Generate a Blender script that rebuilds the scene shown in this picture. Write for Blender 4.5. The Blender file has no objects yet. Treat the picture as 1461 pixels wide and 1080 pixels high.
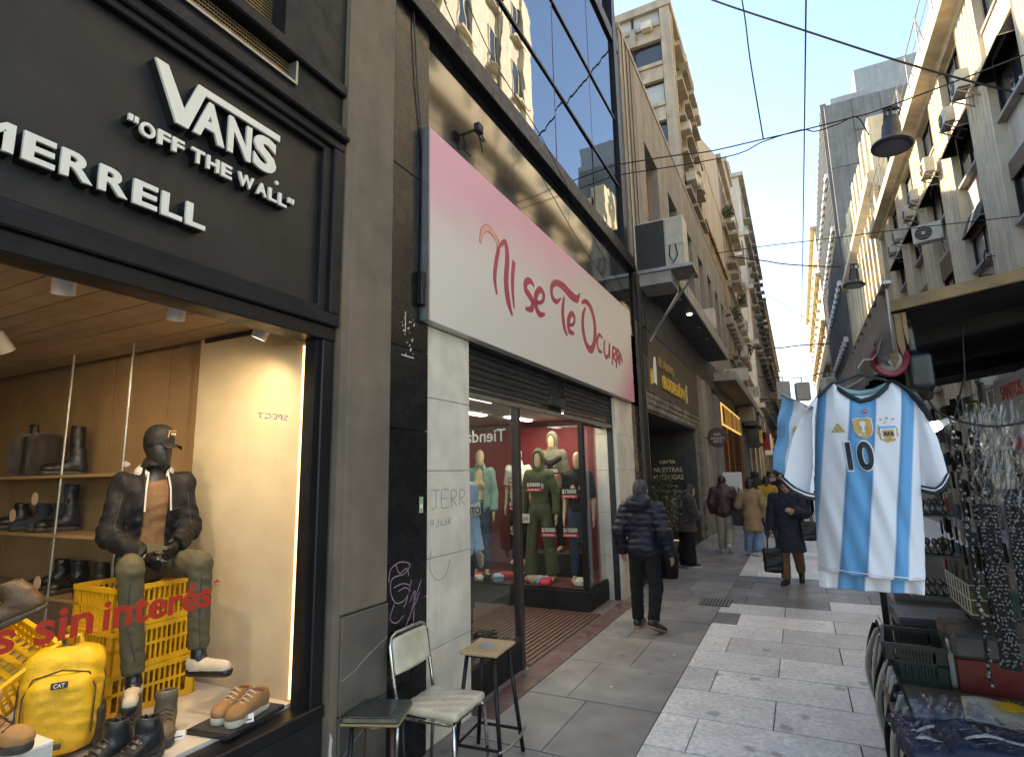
import bpy, bmesh, math, random
import numpy as np
from mathutils import Matrix, Vector, Euler
random.seed(7)
RAD = math.radians
scene = bpy.context.scene

# ---------------------------------------------------------------- camera
cd = bpy.data.cameras.new('camera'); cam = bpy.data.objects.new('camera', cd)
scene.collection.objects.link(cam); scene.camera = cam
cd.sensor_width = 36.0; cd.lens = 802.0 / 1461.0 * 36.0; cd.clip_start = 0.05; cd.clip_end = 2000
def cam_matrix(yaw, pitch, roll, loc):
    f = Vector((-math.sin(yaw)*math.cos(pitch), math.cos(yaw)*math.cos(pitch), math.sin(pitch)))
    r = Vector((math.cos(yaw), math.sin(yaw), 0)); u = r.cross(f)
    r2 = r*math.cos(roll) + u*math.sin(roll); u2 = -r*math.sin(roll) + u*math.cos(roll)
    m = Matrix((r2, u2, -f)).transposed().to_4x4(); m.translation = loc
    return m
cam.matrix_world = cam_matrix(RAD(26.6), RAD(9.7), RAD(-1.2), (0, 0, 1.82))

# ---------------------------------------------------------------- sky, sun, exposure
SUN_DIR = Vector((-1.0, 0.28, 0.72)).normalized()          # towards the sun
world = bpy.data.worlds.new('World'); scene.world = world; world.use_nodes = True
wn = world.node_tree.nodes; wl = world.node_tree.links
bg = wn['Background']; bg.inputs['Strength'].default_value = 0.15
sky = wn.new('ShaderNodeTexSky'); sky.sky_type = 'NISHITA'; sky.sun_disc = False
sky.sun_elevation = math.asin(SUN_DIR.z); sky.sun_rotation = math.atan2(SUN_DIR.x, SUN_DIR.y)
sky.air_density = 1.0; sky.dust_density = 0.25; sky.ozone_density = 1.2
wl.new(sky.outputs['Color'], bg.inputs['Color'])
sd = bpy.data.lights.new('sun', 'SUN'); sd.energy = 4.4; sd.angle = RAD(0.53); sd.color = (1.0, 0.88, 0.70)
sun = bpy.data.objects.new('sun', sd); scene.collection.objects.link(sun)
sun.rotation_euler = (-SUN_DIR).to_track_quat('-Z', 'Y').to_euler(); sun.location = (-20, 10, 30)
scene.view_settings.view_transform = 'Standard'; scene.view_settings.look = 'None'
scene.view_settings.exposure = 1.95; scene.view_settings.gamma = 1.0
scene.view_settings.use_curve_mapping = False
scene.view_settings.use_white_balance = True; scene.view_settings.white_balance_temperature = 7400; scene.view_settings.white_balance_tint = 10
scene.render.engine = 'CYCLES'
scene.cycles.max_bounces = 8; scene.cycles.diffuse_bounces = 4; scene.cycles.glossy_bounces = 4
scene.cycles.transmission_bounces = 8; scene.cycles.transparent_max_bounces = 12
scene.cycles.caustics_reflective = False; scene.cycles.caustics_refractive = False
scene.cycles.use_denoising = True; scene.cycles.sample_clamp_indirect = 6.0

# ---------------------------------------------------------------- object helpers
COL = scene.collection.objects
WM = {}
def link(name, mesh, parent=None, mw=None, **props):
    o = bpy.data.objects.new(name, mesh); COL.link(o)
    mw = Matrix(mw) if mw is not None else Matrix()
    o.matrix_basis = mw
    if parent is not None:
        o.parent = parent; o.matrix_parent_inverse = WM[parent.name].inverted()
    WM[o.name] = mw
    for k, v in props.items(): o[k] = v
    return o
ORD = ['first','second','third','fourth','fifth','sixth','seventh','eighth','ninth','tenth','eleventh','twelfth','thirteenth','fourteenth','fifteenth','sixteenth','seventeenth']
def thing(name, label, cat, loc=(0,0,0), group=None, rz=0.0):
    p = dict(label=label, category=cat)
    if group: p['group'] = group
    return link(name, None, None, Matrix.Translation(loc) @ Matrix.Rotation(rz, 4, 'Z'), **p)
def tag(o, label, cat, group=None):
    o['label'] = label; o['category'] = cat
    if group: o['group'] = group
    return o
def inst(src, parent=None, mw=None, name=None):
    o = link(name or src.name.split('.')[0], src.data, parent, mw); return o
def T(x, y, z): return Matrix.Translation((x, y, z))
def RZ(a): return Matrix.Rotation(a, 4, 'Z')
def RX(a): return Matrix.Rotation(a, 4, 'X')
def RY(a): return Matrix.Rotation(a, 4, 'Y')
def SC(x, y, z): return Matrix.Diagonal((x, y, z, 1))

class MB:
    """collects geometry, then links it as one mesh object"""
    def __init__(s, m=None): s.v = []; s.f = []; s.fm = []; s.m = Matrix(m) if m is not None else None; s.mi = 0
    def add(s, vs, fs):
        b = len(s.v)
        if s.m is not None: vs = [s.m @ Vector(q) for q in vs]
        s.v += [tuple(q) for q in vs]; s.f += [[b+i for i in f] for f in fs]; s.fm += [s.mi]*len(fs)
        return s
    def box(s, x0, x1, y0, y1, z0, z1, bev=0.0):
        if x0 > x1: x0, x1 = x1, x0
        if y0 > y1: y0, y1 = y1, y0
        if z0 > z1: z0, z1 = z1, z0
        b = min(bev, (x1-x0)*.45, (y1-y0)*.45, (z1-z0)*.45)
        if b <= 0:
            vs = [(x,y,z) for z in (z0,z1) for y in (y0,y1) for x in (x0,x1)]
            return s.add(vs, [(0,2,3,1),(4,5,7,6),(0,1,5,4),(2,6,7,3),(0,4,6,2),(1,3,7,5)])
        bm = bmesh.new(); bmesh.ops.create_cube(bm, size=1)
        for v in bm.verts: v.co = Vector(((x0+x1)/2+v.co.x*(x1-x0), (y0+y1)/2+v.co.y*(y1-y0), (z0+z1)/2+v.co.z*(z1-z0)))
        bmesh.ops.bevel(bm, geom=bm.edges[:], offset=b, segments=1, affect='EDGES', profile=.5)
        bm.verts.index_update()
        s.add([v.co[:] for v in bm.verts], [[v.index for v in f.verts] for f in bm.faces]); bm.free()
        return s
    def obox(s, mat, hx, hy, hz):
        vs = [mat @ Vector((x*hx,y*hy,z*hz)) for z in (-1,1) for y in (-1,1) for x in (-1,1)]
        return s.add(vs, [(0,2,3,1),(4,5,7,6),(0,1,5,4),(2,6,7,3),(0,4,6,2),(1,3,7,5)])
    def bar(s, a, b, w, h=None):
        """rectangular bar between two points"""
        a = Vector(a); b = Vector(b); d = b-a; L = d.length
        q = d.to_track_quat('Z', 'Y').to_matrix().to_4x4(); q.translation = (a+b)/2
        return s.obox(q, w/2, (h or w)/2, L/2)
    def tube(s, pts, r, n=8, cap=True, closed=False):
        pts = [Vector(p) for p in pts]; N = len(pts)
        rs = r if isinstance(r, (list, tuple)) else [r]*N
        vs = []; up = None
        for i, p in enumerate(pts):
            if closed: t = pts[(i+1) % N]-pts[i-1]
            else: t = pts[min(i+1, N-1)]-pts[max(i-1, 0)]
            t.normalize()
            if up is None: up = t.orthogonal().normalized()
            up = (up - t*up.dot(t)); up = up.normalized() if up.length > 1e-6 else t.orthogonal().normalized()
            w = t.cross(up)
            for k in range(n):
                a = 2*math.pi*k/n; vs.append(p + (up*math.cos(a)+w*math.sin(a))*rs[i])
        fs = []
        for i in range(N if closed else N-1):
            j = (i+1) % N
            for k in range(n): fs.append((i*n+k, i*n+(k+1) % n, j*n+(k+1) % n, j*n+k))
        if cap and not closed: fs.append(tuple(range(n))[::-1]); fs.append(tuple((N-1)*n+k for k in range(n)))
        return s.add(vs, fs)
    def cyl(s, a, b, r0, r1=None, n=16): return s.tube([a, b], [r0, r0 if r1 is None else r1], n)
    def lathe(s, prof, n=24, mat=None):
        """profile [(r,z)] around Z"""
        vs = []; N = len(prof); mat = mat or Matrix()
        for r, z in prof:
            for k in range(n):
                a = 2*math.pi*k/n; vs.append(mat @ Vector((r*math.cos(a), r*math.sin(a), z)))
        fs = [(i*n+k, i*n+(k+1) % n, (i+1)*n+(k+1) % n, (i+1)*n+k) for i in range(N-1) for k in range(n)]
        return s.add(vs, fs)
    def prism(s, poly, mat, h):
        """2D polygon (x,y) extruded along local +z by h, placed by mat"""
        n = len(poly)
        vs = [mat @ Vector((x, y, 0)) for x, y in poly] + [mat @ Vector((x, y, h)) for x, y in poly]
        a = sum(poly[i][0]*poly[(i+1) % n][1]-poly[(i+1) % n][0]*poly[i][1] for i in range(n))
        idx = list(range(n))
        if a < 0: idx = idx[::-1]
        fs = [tuple(reversed(idx)), tuple(n+i for i in idx)]
        for i in range(n):
            p, q = idx[i], idx[(i+1) % n]; fs.append((p, q, n+q, n+p))
        return s.add(vs, fs)
    def quad(s, a, b, c, d): return s.add([a, b, c, d], [(0,1,2,3)])
    def grid(s, fn, nu, nv):
        vs = [fn(i/nu, j/nv) for j in range(nv+1) for i in range(nu+1)]
        fs = [(j*(nu+1)+i, j*(nu+1)+i+1, (j+1)*(nu+1)+i+1, (j+1)*(nu+1)+i) for j in range(nv) for i in range(nu)]
        return s.add(vs, fs)
    def mesh(s, name, mats, smooth=False):
        me = bpy.data.meshes.new(name); me.from_pydata(s.v, [], s.f)
        for m in (mats if isinstance(mats, (list, tuple)) else [mats]): me.materials.append(m)
        if any(s.fm): me.polygons.foreach_set('material_index', s.fm)
        if smooth: me.shade_smooth()
        me.update(); return me
    def build(s, name, mats, parent=None, mw=None, smooth=False, **props):
        return link(name, s.mesh(name, mats, smooth), parent, mw, **props)
def auto_smooth(o, ang=35):
    me = o.data; me.shade_smooth()
    bm = bmesh.new(); bm.from_mesh(me)
    for e in bm.edges:
        if len(e.link_faces) == 2 and e.calc_face_angle(0) > RAD(ang): e.smooth = False
    bm.to_mesh(me); bm.free(); return o

# ---------------------------------------------------------------- materials
MATS = {}
def mat(name, col, rough=.6, var=.12, scale=4., bump=0., bscale=60., metal=0., spec=.5, col2=None, mix=0.,
        mscale=1.5, streak=0., coat=0., emit=None, estr=0., objrand=0., spots=0., alpha=1., trans=0., sheen=0., thr=.5, det=4.):
    """procedural surface: base colour with two noises (fine tone, large blotches of col2), vertical streaks and fine relief"""
    m = bpy.data.materials.new(name); m.use_nodes = True
    nt = m.node_tree; N = nt.nodes; L = nt.links; b = N['Principled BSDF']
    b.inputs['Roughness'].default_value = rough; b.inputs['Metallic'].default_value = metal
    b.inputs['Specular IOR Level'].default_value = spec
    if coat: b.inputs['Coat Weight'].default_value = coat; b.inputs['Coat Roughness'].default_value = .08
    if trans: b.inputs['Transmission Weight'].default_value = trans
    if sheen: b.inputs['Sheen Weight'].default_value = sheen
    if alpha < 1: b.inputs['Alpha'].default_value = alpha
    geo = N.new('ShaderNodeNewGeometry'); pos = geo.outputs['Position']
    def noise(sc, d=4., vec=None, stretch=None):
        n = N.new('ShaderNodeTexNoise'); n.inputs['Scale'].default_value = sc; n.inputs['Detail'].default_value = d
        if stretch:
            mp = N.new('ShaderNodeMapping'); mp.inputs['Scale'].default_value = stretch
            L.new(pos, mp.inputs['Vector']); L.new(mp.outputs['Vector'], n.inputs['Vector'])
        else: L.new(vec or pos, n.inputs['Vector'])
        return n.outputs['Fac']
    def ramp(fac, lo, hi, a, c):
        r = N.new('ShaderNodeMapRange'); r.inputs[1].default_value = lo; r.inputs[2].default_value = hi
        r.inputs[3].default_value = a; r.inputs[4].default_value = c; L.new(fac, r.inputs[0]); return r.outputs[0]
    def mul(colsock, fac):
        mx = N.new('ShaderNodeVectorMath'); mx.operation = 'SCALE'; L.new(colsock, mx.inputs[0]); L.new(fac, mx.inputs['Scale']); return mx.outputs[0]
    rgb = N.new('ShaderNodeRGB'); rgb.outputs[0].default_value = (*col, 1); c = rgb.outputs[0]
    if col2 is not None:
        mx = N.new('ShaderNodeMix'); mx.data_type = 'RGBA'
        L.new(ramp(noise(mscale, 6.), thr-.12, thr+.16, 0, mix), mx.inputs[0]); L.new(c, mx.inputs[6]); mx.inputs[7].default_value = (*col2, 1)
        c = mx.outputs[2]
    if streak:
        c = mul(c, ramp(noise(1., 5., stretch=(3.2, 3.2, .16)), .35, .72, 1+streak*.25, 1-streak))
    if objrand:
        oi = N.new('ShaderNodeObjectInfo'); c = mul(c, ramp(oi.outputs['Random'], 0, 1, 1-objrand, 1+objrand))
    if spots:                                               # trodden gum and drips
        vo = N.new('ShaderNodeTexVoronoi'); vo.inputs['Scale'].default_value = spots; L.new(pos, vo.inputs['Vector'])
        nn = N.new('ShaderNodeMath'); nn.operation = 'MULTIPLY_ADD'; L.new(noise(14., 3.), nn.inputs[0]); nn.inputs[1].default_value = -.22; L.new(vo.outputs['Distance'], nn.inputs[2])
        c = mul(c, ramp(nn.outputs[0], -.02, .05, .55, 1.))
    if var: c = mul(c, ramp(noise(scale, det), .25, .75, 1-var, 1+var))
    L.new(c, b.inputs['Base Color'])
    if var and rough > .12: L.new(ramp(noise(scale*1.7, 3.), .3, .7, max(.03, rough-.08), min(1, rough+.1)), b.inputs['Roughness'])
    if bump:
        bp = N.new('ShaderNodeBump'); bp.inputs['Strength'].default_value = min(1, bump); bp.inputs['Distance'].default_value = .01
        L.new(noise(bscale, 5.), bp.inputs['Height']); L.new(bp.outputs[0], b.inputs['Normal'])
    if emit: b.inputs['Emission Color'].default_value = (*emit, 1); b.inputs['Emission Strength'].default_value = estr
    MATS[name] = m; return m
def glass(name, tint=(1,1,1), refl=.08, rough=0.0, dark=1.0):
    """thin architectural pane: mostly clear, with a real mirror reflection that grows at grazing angles"""
    m = bpy.data.materials.new(name); m.use_nodes = True; nt = m.node_tree; N = nt.nodes; L = nt.links
    N.remove(N['Principled BSDF']); out = N['Material Output']
    t = N.new('ShaderNodeBsdfTransparent'); t.inputs[0].default_value = (*[x*dark for x in tint], 1)
    g = N.new('ShaderNodeBsdfGlossy'); g.inputs['Roughness'].default_value = rough; g.inputs[0].default_value = (.95, .97, 1, 1)
    lw_ = N.new('ShaderNodeLayerWeight'); lw_.inputs[0].default_value = .5      # Schlick, the same from both sides of the pane
    pw_ = N.new('ShaderNodeMath'); pw_.operation = 'POWER'; pw_.inputs[1].default_value = 5; L.new(lw_.outputs['Facing'], pw_.inputs[0])
    a = N.new('ShaderNodeMath'); a.operation = 'MULTIPLY_ADD'; a.inputs[1].default_value = 1-refl; a.inputs[2].default_value = refl; L.new(pw_.outputs[0], a.inputs[0])
    mx = N.new('ShaderNodeMixShader'); L.new(a.outputs[0], mx.inputs[0]); L.new(t.outputs[0], mx.inputs[1]); L.new(g.outputs[0], mx.inputs[2])
    L.new(mx.outputs[0], out.inputs[0]); MATS[name] = m; return m

# ---------------------------------------------------------------- implicit surfaces (bodies, clothes, shoes)
def s_cap(a, b, ra, rb=None):
    a = np.array(a, np.float32); b = np.array(b, np.float32); rb = ra if rb is None else rb
    def f(P):
        ab = b-a; l2 = max(float(ab@ab), 1e-9); t = np.clip(((P-a)@ab)/l2, 0, 1)
        q = P-a-t[:, None]*ab; return np.sqrt((q*q).sum(1))-(ra+(rb-ra)*t)
    f.bb = (np.minimum(a, b)-max(ra, rb), np.maximum(a, b)+max(ra, rb)); return f
def s_ell(c, r, M=None):
    c = np.array(c, np.float32); r = np.array(r, np.float32); Mi = None if M is None else np.array(M.to_3x3(), np.float32)
    def f(P):
        q = P-c
        if Mi is not None: q = q@Mi
        q1 = q/r; k0 = np.sqrt((q1*q1).sum(1)); q2 = q1/r; k1 = np.sqrt((q2*q2).sum(1))+1e-9
        return k0*(k0-1)/k1
    m = float(r.max()) if M is not None else r
    f.bb = (c-m, c+m); return f
def s_box(c, h, rd=.01, M=None):
    c = np.array(c, np.float32); h = np.array(h, np.float32)-rd; Mi = None if M is None else np.array(M.to_3x3(), np.float32)
    def f(P):
        q = P-c
        if Mi is not None: q = q@Mi
        q = np.abs(q)-h; o = np.maximum(q, 0)
        return np.sqrt((o*o).sum(1))+np.minimum(q.max(1), 0)-rd
    m = float(np.linalg.norm(h))+rd if M is not None else h+rd
    f.bb = (c-m, c+m); return f
def s_union(fs, k=.03):
    def f(P):
        d = None
        for g in fs:
            e = g(P)
            if d is None: d = e
            elif k > 0:
                h = np.clip(.5+.5*(e-d)/k, 0, 1); d = e+(d-e)*h-k*h*(1-h)
            else: d = np.minimum(d, e)
        return d
    f.bb = (np.min([g.bb[0] for g in fs], 0), np.max([g.bb[1] for g in fs], 0)); return f
def s_grow(g, t, fn=None):
    def f(P): return g(P)-t-(fn(P) if fn else 0)
    f.bb = (g.bb[0]-t-.03, g.bb[1]+t+.03); return f
def s_cut(g, p, n):
    """keep the side of the plane that n points away from"""
    p = np.array(p, np.float32); n = np.array(n, np.float32); n = n/np.linalg.norm(n)
    def f(P): return np.maximum(g(P), (P-p)@n)
    f.bb = g.bb; return f
def s_sub(g, h):
    def f(P): return np.maximum(g(P), -h(P))
    f.bb = g.bb; return f
def folds(amp, k, seed=0):
    rs = np.random.RandomState(seed); W = rs.randn(7, 3)*k; W[:, 2] *= 1.5; ph = rs.rand(7)*6.28
    W = W.astype(np.float32)
    def f(P):
        o = 0
        r = 0
        for i, (w, p) in enumerate(zip(W, ph)):
            a = P@w+p+1.3*np.sin(P[:, 2]*k*.6+p)
            if i < 4: o = o+np.sin(a)
            else: r = r+(.64-np.abs(np.sin(a*.9)))          # sharp creases
        return o*(amp*.22)+r*(amp*.5)
    return f
def snet(f, h):
    """surface nets: mesh of the zero level of f"""
    lo = np.array(f.bb[0], np.float32)-2.3*h; hi = np.array(f.bb[1], np.float32)+2.3*h
    n = np.ceil((hi-lo)/h).astype(int)+1
    ax = [lo[i]+h*np.arange(n[i], dtype=np.float32) for i in range(3)]
    P = np.stack(np.meshgrid(*ax, indexing='ij'), -1).reshape(-1, 3)
    D = np.concatenate([f(P[i:i+200000]) for i in range(0, len(P), 200000)]).reshape(n)
    S = D < 0
    c = [(i, j, k) for i in (0,1) for j in (0,1) for k in (0,1)]
    sl = lambda A, o: A[o[0]:A.shape[0]-1+o[0], o[1]:A.shape[1]-1+o[1], o[2]:A.shape[2]-1+o[2]]
    cnt = sum(sl(S, o).astype(np.int8) for o in c); act = (cnt > 0) & (cnt < 8)
    I = np.argwhere(act); idx = -np.ones(act.shape, int); idx[act] = np.arange(len(I))
    pos = np.zeros((len(I), 3)); w = np.zeros(len(I))
    for o in c:
        for a in range(3):
            if o[a]: continue
            p = list(o); p[a] = 1
            d0 = sl(D, o)[act]; d1 = sl(D, p)[act]; x = (d0 < 0) != (d1 < 0)
            t = np.where(x, d0/np.where(x, d0-d1, 1), 0)
            q = I+np.array(o); q = q.astype(float); q[:, a] += t
            pos[x] += q[x]; w[x] += 1
    V = lo+h*pos/w[:, None]
    F = []
    for a in range(3):
        b_, c_ = (a+1) % 3, (a+2) % 3
        s0 = [slice(None)]*3; s1 = [slice(None)]*3; s0[a] = slice(0, -1); s1[a] = slice(1, None)
        A = S[tuple(s0)]; B = S[tuple(s1)]
        E = np.argwhere(A != B)
        ok = (E[:, b_] > 0) & (E[:, c_] > 0) & (E[:, b_] < n[b_]-1) & (E[:, c_] < n[c_]-1); E = E[ok]
        def g(db, dc):
            q = E.copy(); q[:, b_] += db; q[:, c_] += dc; return idx[q[:, 0], q[:, 1], q[:, 2]]
        Q = np.stack([g(-1, -1), g(0, -1), g(0, 0), g(-1, 0)], 1)
        ins = A[E[:, 0], E[:, 1], E[:, 2]]
        Q[~ins] = Q[~ins][:, ::-1]; F.append(Q)
    return V, np.concatenate(F)
def sdf_obj(name, f, h, m, parent=None, mw=None, **props):
    """mesh of an implicit surface, placed by mw (the surface is described in local coordinates)"""
    V, F = snet(f, h)
    if mw is not None:
        Mw = np.array(mw); V = V@Mw[:3, :3].T+Mw[:3, 3]
    me = bpy.data.meshes.new(name); me.from_pydata(V.tolist(), [], F.tolist()); me.materials.append(m)
    me.shade_smooth(); me.update()
    return link(name, me, parent, None, **props)

from mathutils.bvhtree import BVHTree
def seam(par, name, src, pts, d, W, r, m, n=10):
    """thin stitched line lying on the surface of src, through local pts looked at along local direction d"""
    me = src.data; bv = BVHTree.FromPolygons([v.co for v in me.vertices], [list(p.vertices) for p in me.polygons])
    dw = (W.to_3x3() @ Vector(d)).normalized(); C = []
    for a, b in zip(pts, pts[1:]):
        for k in range(n):
            p = W @ (Vector(a).lerp(Vector(b), k/n)); h = bv.ray_cast(p-dw*.6, dw)
            if h[0] is not None: C.append(h[0]-dw*r*.3)
    if len(C) > 3: return MB().tube(C, r, 5).build(name, m, par, smooth=True)
# ---------------------------------------------------------------- lettering
def text_mesh(txt, size=1., ext=.0, bold=0., shear=0., align='LEFT', sx=1., space=1.):
    cu = bpy.data.curves.new('lettering', 'FONT'); cu.body = txt; cu.size = size; cu.extrude = ext; cu.offset = bold
    cu.shear = shear; cu.align_x = align; cu.space_character = space; cu.resolution_u = 4
    o = bpy.data.objects.new('lettering', cu); COL.link(o)
    dg = bpy.context.evaluated_depsgraph_get()
    me = bpy.data.meshes.new_from_object(o.evaluated_get(dg)); bpy.data.objects.remove(o); bpy.data.curves.remove(cu)
    if sx != 1:
        for v in me.vertices: v.co.x *= sx
    return me
def letter(name, txt, m, parent, mw, size=1., ext=.002, bold=0., shear=0., align='LEFT', width=None, height=None, space=1.):
    """lettering placed by mw (local x along the line, y up, z outwards), optionally stretched to width x height"""
    me = text_mesh(txt, size, ext, bold, shear, align, 1., space)
    if len(me.vertices):
        co = np.empty(len(me.vertices)*3); me.vertices.foreach_get('co', co); co = co.reshape(-1, 3)
        if width: co[:, 0] = (co[:, 0]-co[:, 0].min())*width/(np.ptp(co[:, 0])+1e-9)
        if height: co[:, 1] = (co[:, 1]-co[:, 1].min())*height/(np.ptp(co[:, 1])+1e-9)
        co[:, 2] -= co[:, 2].min(); me.vertices.foreach_set('co', co.ravel())
    me.materials.clear(); me.materials.append(m)
    me.transform(mw); me.update()
    return link(name, me, parent)
def frame(o, ex, ey):
    """matrix with local x along ex, y along ey, z = ex x ey at o"""
    ex = Vector(ex).normalized(); ey = Vector(ey).normalized(); ez = ex.cross(ey)
    m = Matrix((ex, ey, ez)).transposed().to_4x4(); m.translation = o; return m
def stroke(mb, pts, ws, mw, th=.004, sub=8):
    """brush stroke: Catmull-Rom through 2D pts with half-widths ws, as a thin raised ribbon"""
    P = [Vector((*p, 0)) for p in pts]; n = len(P)
    if not isinstance(ws, (list, tuple)): ws = [ws]*n
    C = []; Wd = []
    for i in range(n-1):
        p0, p1, p2, p3 = P[max(i-1,0)], P[i], P[i+1], P[min(i+2, n-1)]
        for k in range(sub):
            t = k/sub
            C.append(.5*((2*p1)+(p2-p0)*t+(2*p0-5*p1+4*p2-p3)*t*t+(3*p1-p0-3*p2+p3)*t**3)); Wd.append(ws[i]*(1-t)+ws[i+1]*t)
    C.append(P[-1]); Wd.append(ws[-1])
    vs = []; N = len(C)
    for i, p in enumerate(C):
        t = (C[min(i+1, N-1)]-C[max(i-1, 0)]); t = t.normalized() if t.length > 1e-9 else Vector((1,0,0))
        nn = Vector((-t.y, t.x, 0))*Wd[i]
        for q, z in ((p+nn, 0), (p-nn, 0), (p-nn, th), (p+nn, th)): vs.append(mw @ Vector((q.x, q.y, z)))
    fs = []
    for i in range(N-1):
        for k in range(4): fs.append((i*4+k, i*4+(k+1) % 4, i*4+4+(k+1) % 4, i*4+4+k))
    fs += [(0,1,2,3), tuple((N-1)*4+k for k in (3,2,1,0))]
    mb.add(vs, fs)
# ================================================================= materials of the setting
m_ground = mat('ground_dirt', (.10,.095,.09), .9, .2, 2., .2, 40)
m_joint = mat('joint_mortar', (.045,.042,.04), .9, .2, 8.)
m_walk = mat('sidewalk_stone', (.27,.258,.245), .5, .22, 3.5, .3, 90, spots=3.1, col2=(.17,.162,.152), mix=.8, mscale=1.1, objrand=.14, spec=.5, det=8.)
m_pale = mat('pale_granite', (.72,.705,.675), .42, .28, 26., .35, 160, spots=2.6, col2=(.55,.54,.52), mix=.7, mscale=3.4, objrand=.2, det=12.)
m_asph = mat('dark_patch_paving', (.21,.20,.195), .45, .2, 4., .3, 80, col2=(.13,.125,.12), mix=.7, mscale=1.2, objrand=.1)
m_red_stone = mat('red_threshold_stone', (.13,.07,.062), .35, .25, 8., .1, 60, col2=(.2,.15,.14), mix=.5, mscale=4)
m_black_metal = mat('black_metal_frame', (.010,.010,.011), .4, .2, 6., .05, 80, spec=.3)
m_dark_panel = mat('charcoal_sign_panel', (.022,.021,.021), .40, .25, 5., .25, 140, spec=.3, col2=(.034,.032,.029), mix=.5, mscale=2., det=8.)
m_dark_wood = mat('black_painted_wood', (.015,.015,.017), .5, .25, 6., .2, 50, col2=(.022,.021,.02), mix=.35, mscale=3, spec=.2)
m_stucco = mat('taupe_stucco', (.20,.152,.105), .85, .15, 5., .5, 150, col2=(.13,.108,.082), mix=.7, mscale=1.2, streak=.12)
m_stucco2 = mat('taupe_stone_base', (.115,.098,.078), .6, .2, 4., .25, 70, col2=(.065,.057,.048), mix=.7, mscale=2.5)
m_granite = mat('black_polished_granite', (.010,.010,.011), .07, .3, 9., .02, 3., spec=.8, coat=.3)
m_granite_m = mat('black_granite_worn', (.008,.008,.009), .25, .4, 7., .05, 60, spec=.3, col2=(.022,.021,.02), mix=.35, mscale=3)
m_trav = mat('cream_travertine', (.76,.70,.59), .6, .12, 5., .2, 90, col2=(.56,.51,.43), mix=.75, mscale=1.9, streak=.2, thr=.56)
m_white_letter = mat('white_acrylic', (.84,.79,.68), .4, .03, 8.)
m_black_return = mat('black_letter_return', (.012,.012,.013), .4, .1, 8.)
m_glass = glass('shop_window_glass', (1,1,1), .008)
m_glass2 = glass('shop_display_glass', (.95,.97,.96), .02)
m_warmwall = mat('warm_plaster', (.54,.46,.32), .7, .07, 6., .15, 120, col2=(.47,.37,.25), mix=.6, mscale=2.)
m_woodpanel = mat('oak_panel', (.33,.21,.105), .5, .14, 5., .1, 60, col2=(.25,.155,.075), mix=.6, mscale=2.5)
m_ceilplank = mat('ceiling_plank', (.27,.185,.11), .55, .16, 4., .1, 50, objrand=.12)
m_dispfloor = mat('pale_plinth', (.62,.575,.5), .6, .07, 6., .1, 90, col2=(.5,.45,.38), mix=.5, mscale=3)
m_white = mat('white_plastic', (.75,.73,.7), .4, .05, 8.)
m_chrome = mat('worn_chrome', (.55,.53,.5), .25, .15, 15., metal=1.)
m_steel = mat('grey_steel', (.30,.295,.285), .4, .15, 8., .05, 60, metal=.7)
m_redtext = mat('red_vinyl', (.50,.03,.012), .5, .05, 8.)
m_pink = mat('raspberry_print', (.40,.045,.085), .35, .05, 4.)
m_red_wall = mat('red_shop_wall', (.17,.014,.02), .6, .1, 3.)
m_grey_wall = mat('grey_shop_wall', (.30,.31,.30), .7, .08, 3.)
m_dark_int = mat('dark_interior', (.035,.033,.032), .8, .2, 3.)
m_shutter = mat('dark_shutter_slat', (.055,.055,.056), .38, .25, 7., .1, 40, metal=.5, col2=(.03,.03,.03), mix=.6, mscale=5)
m_cable = mat('black_cable', (.012,.012,.012), .6, .1, 8.)
m_lamp_on = mat('lit_lamp', (.9,.88,.8), .4, 0, emit=(1,.94,.82), estr=5.)
m_led_warm = mat('warm_led_strip', (.9,.8,.6), .4, 0, emit=(1,.55,.2), estr=1.3)

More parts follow.
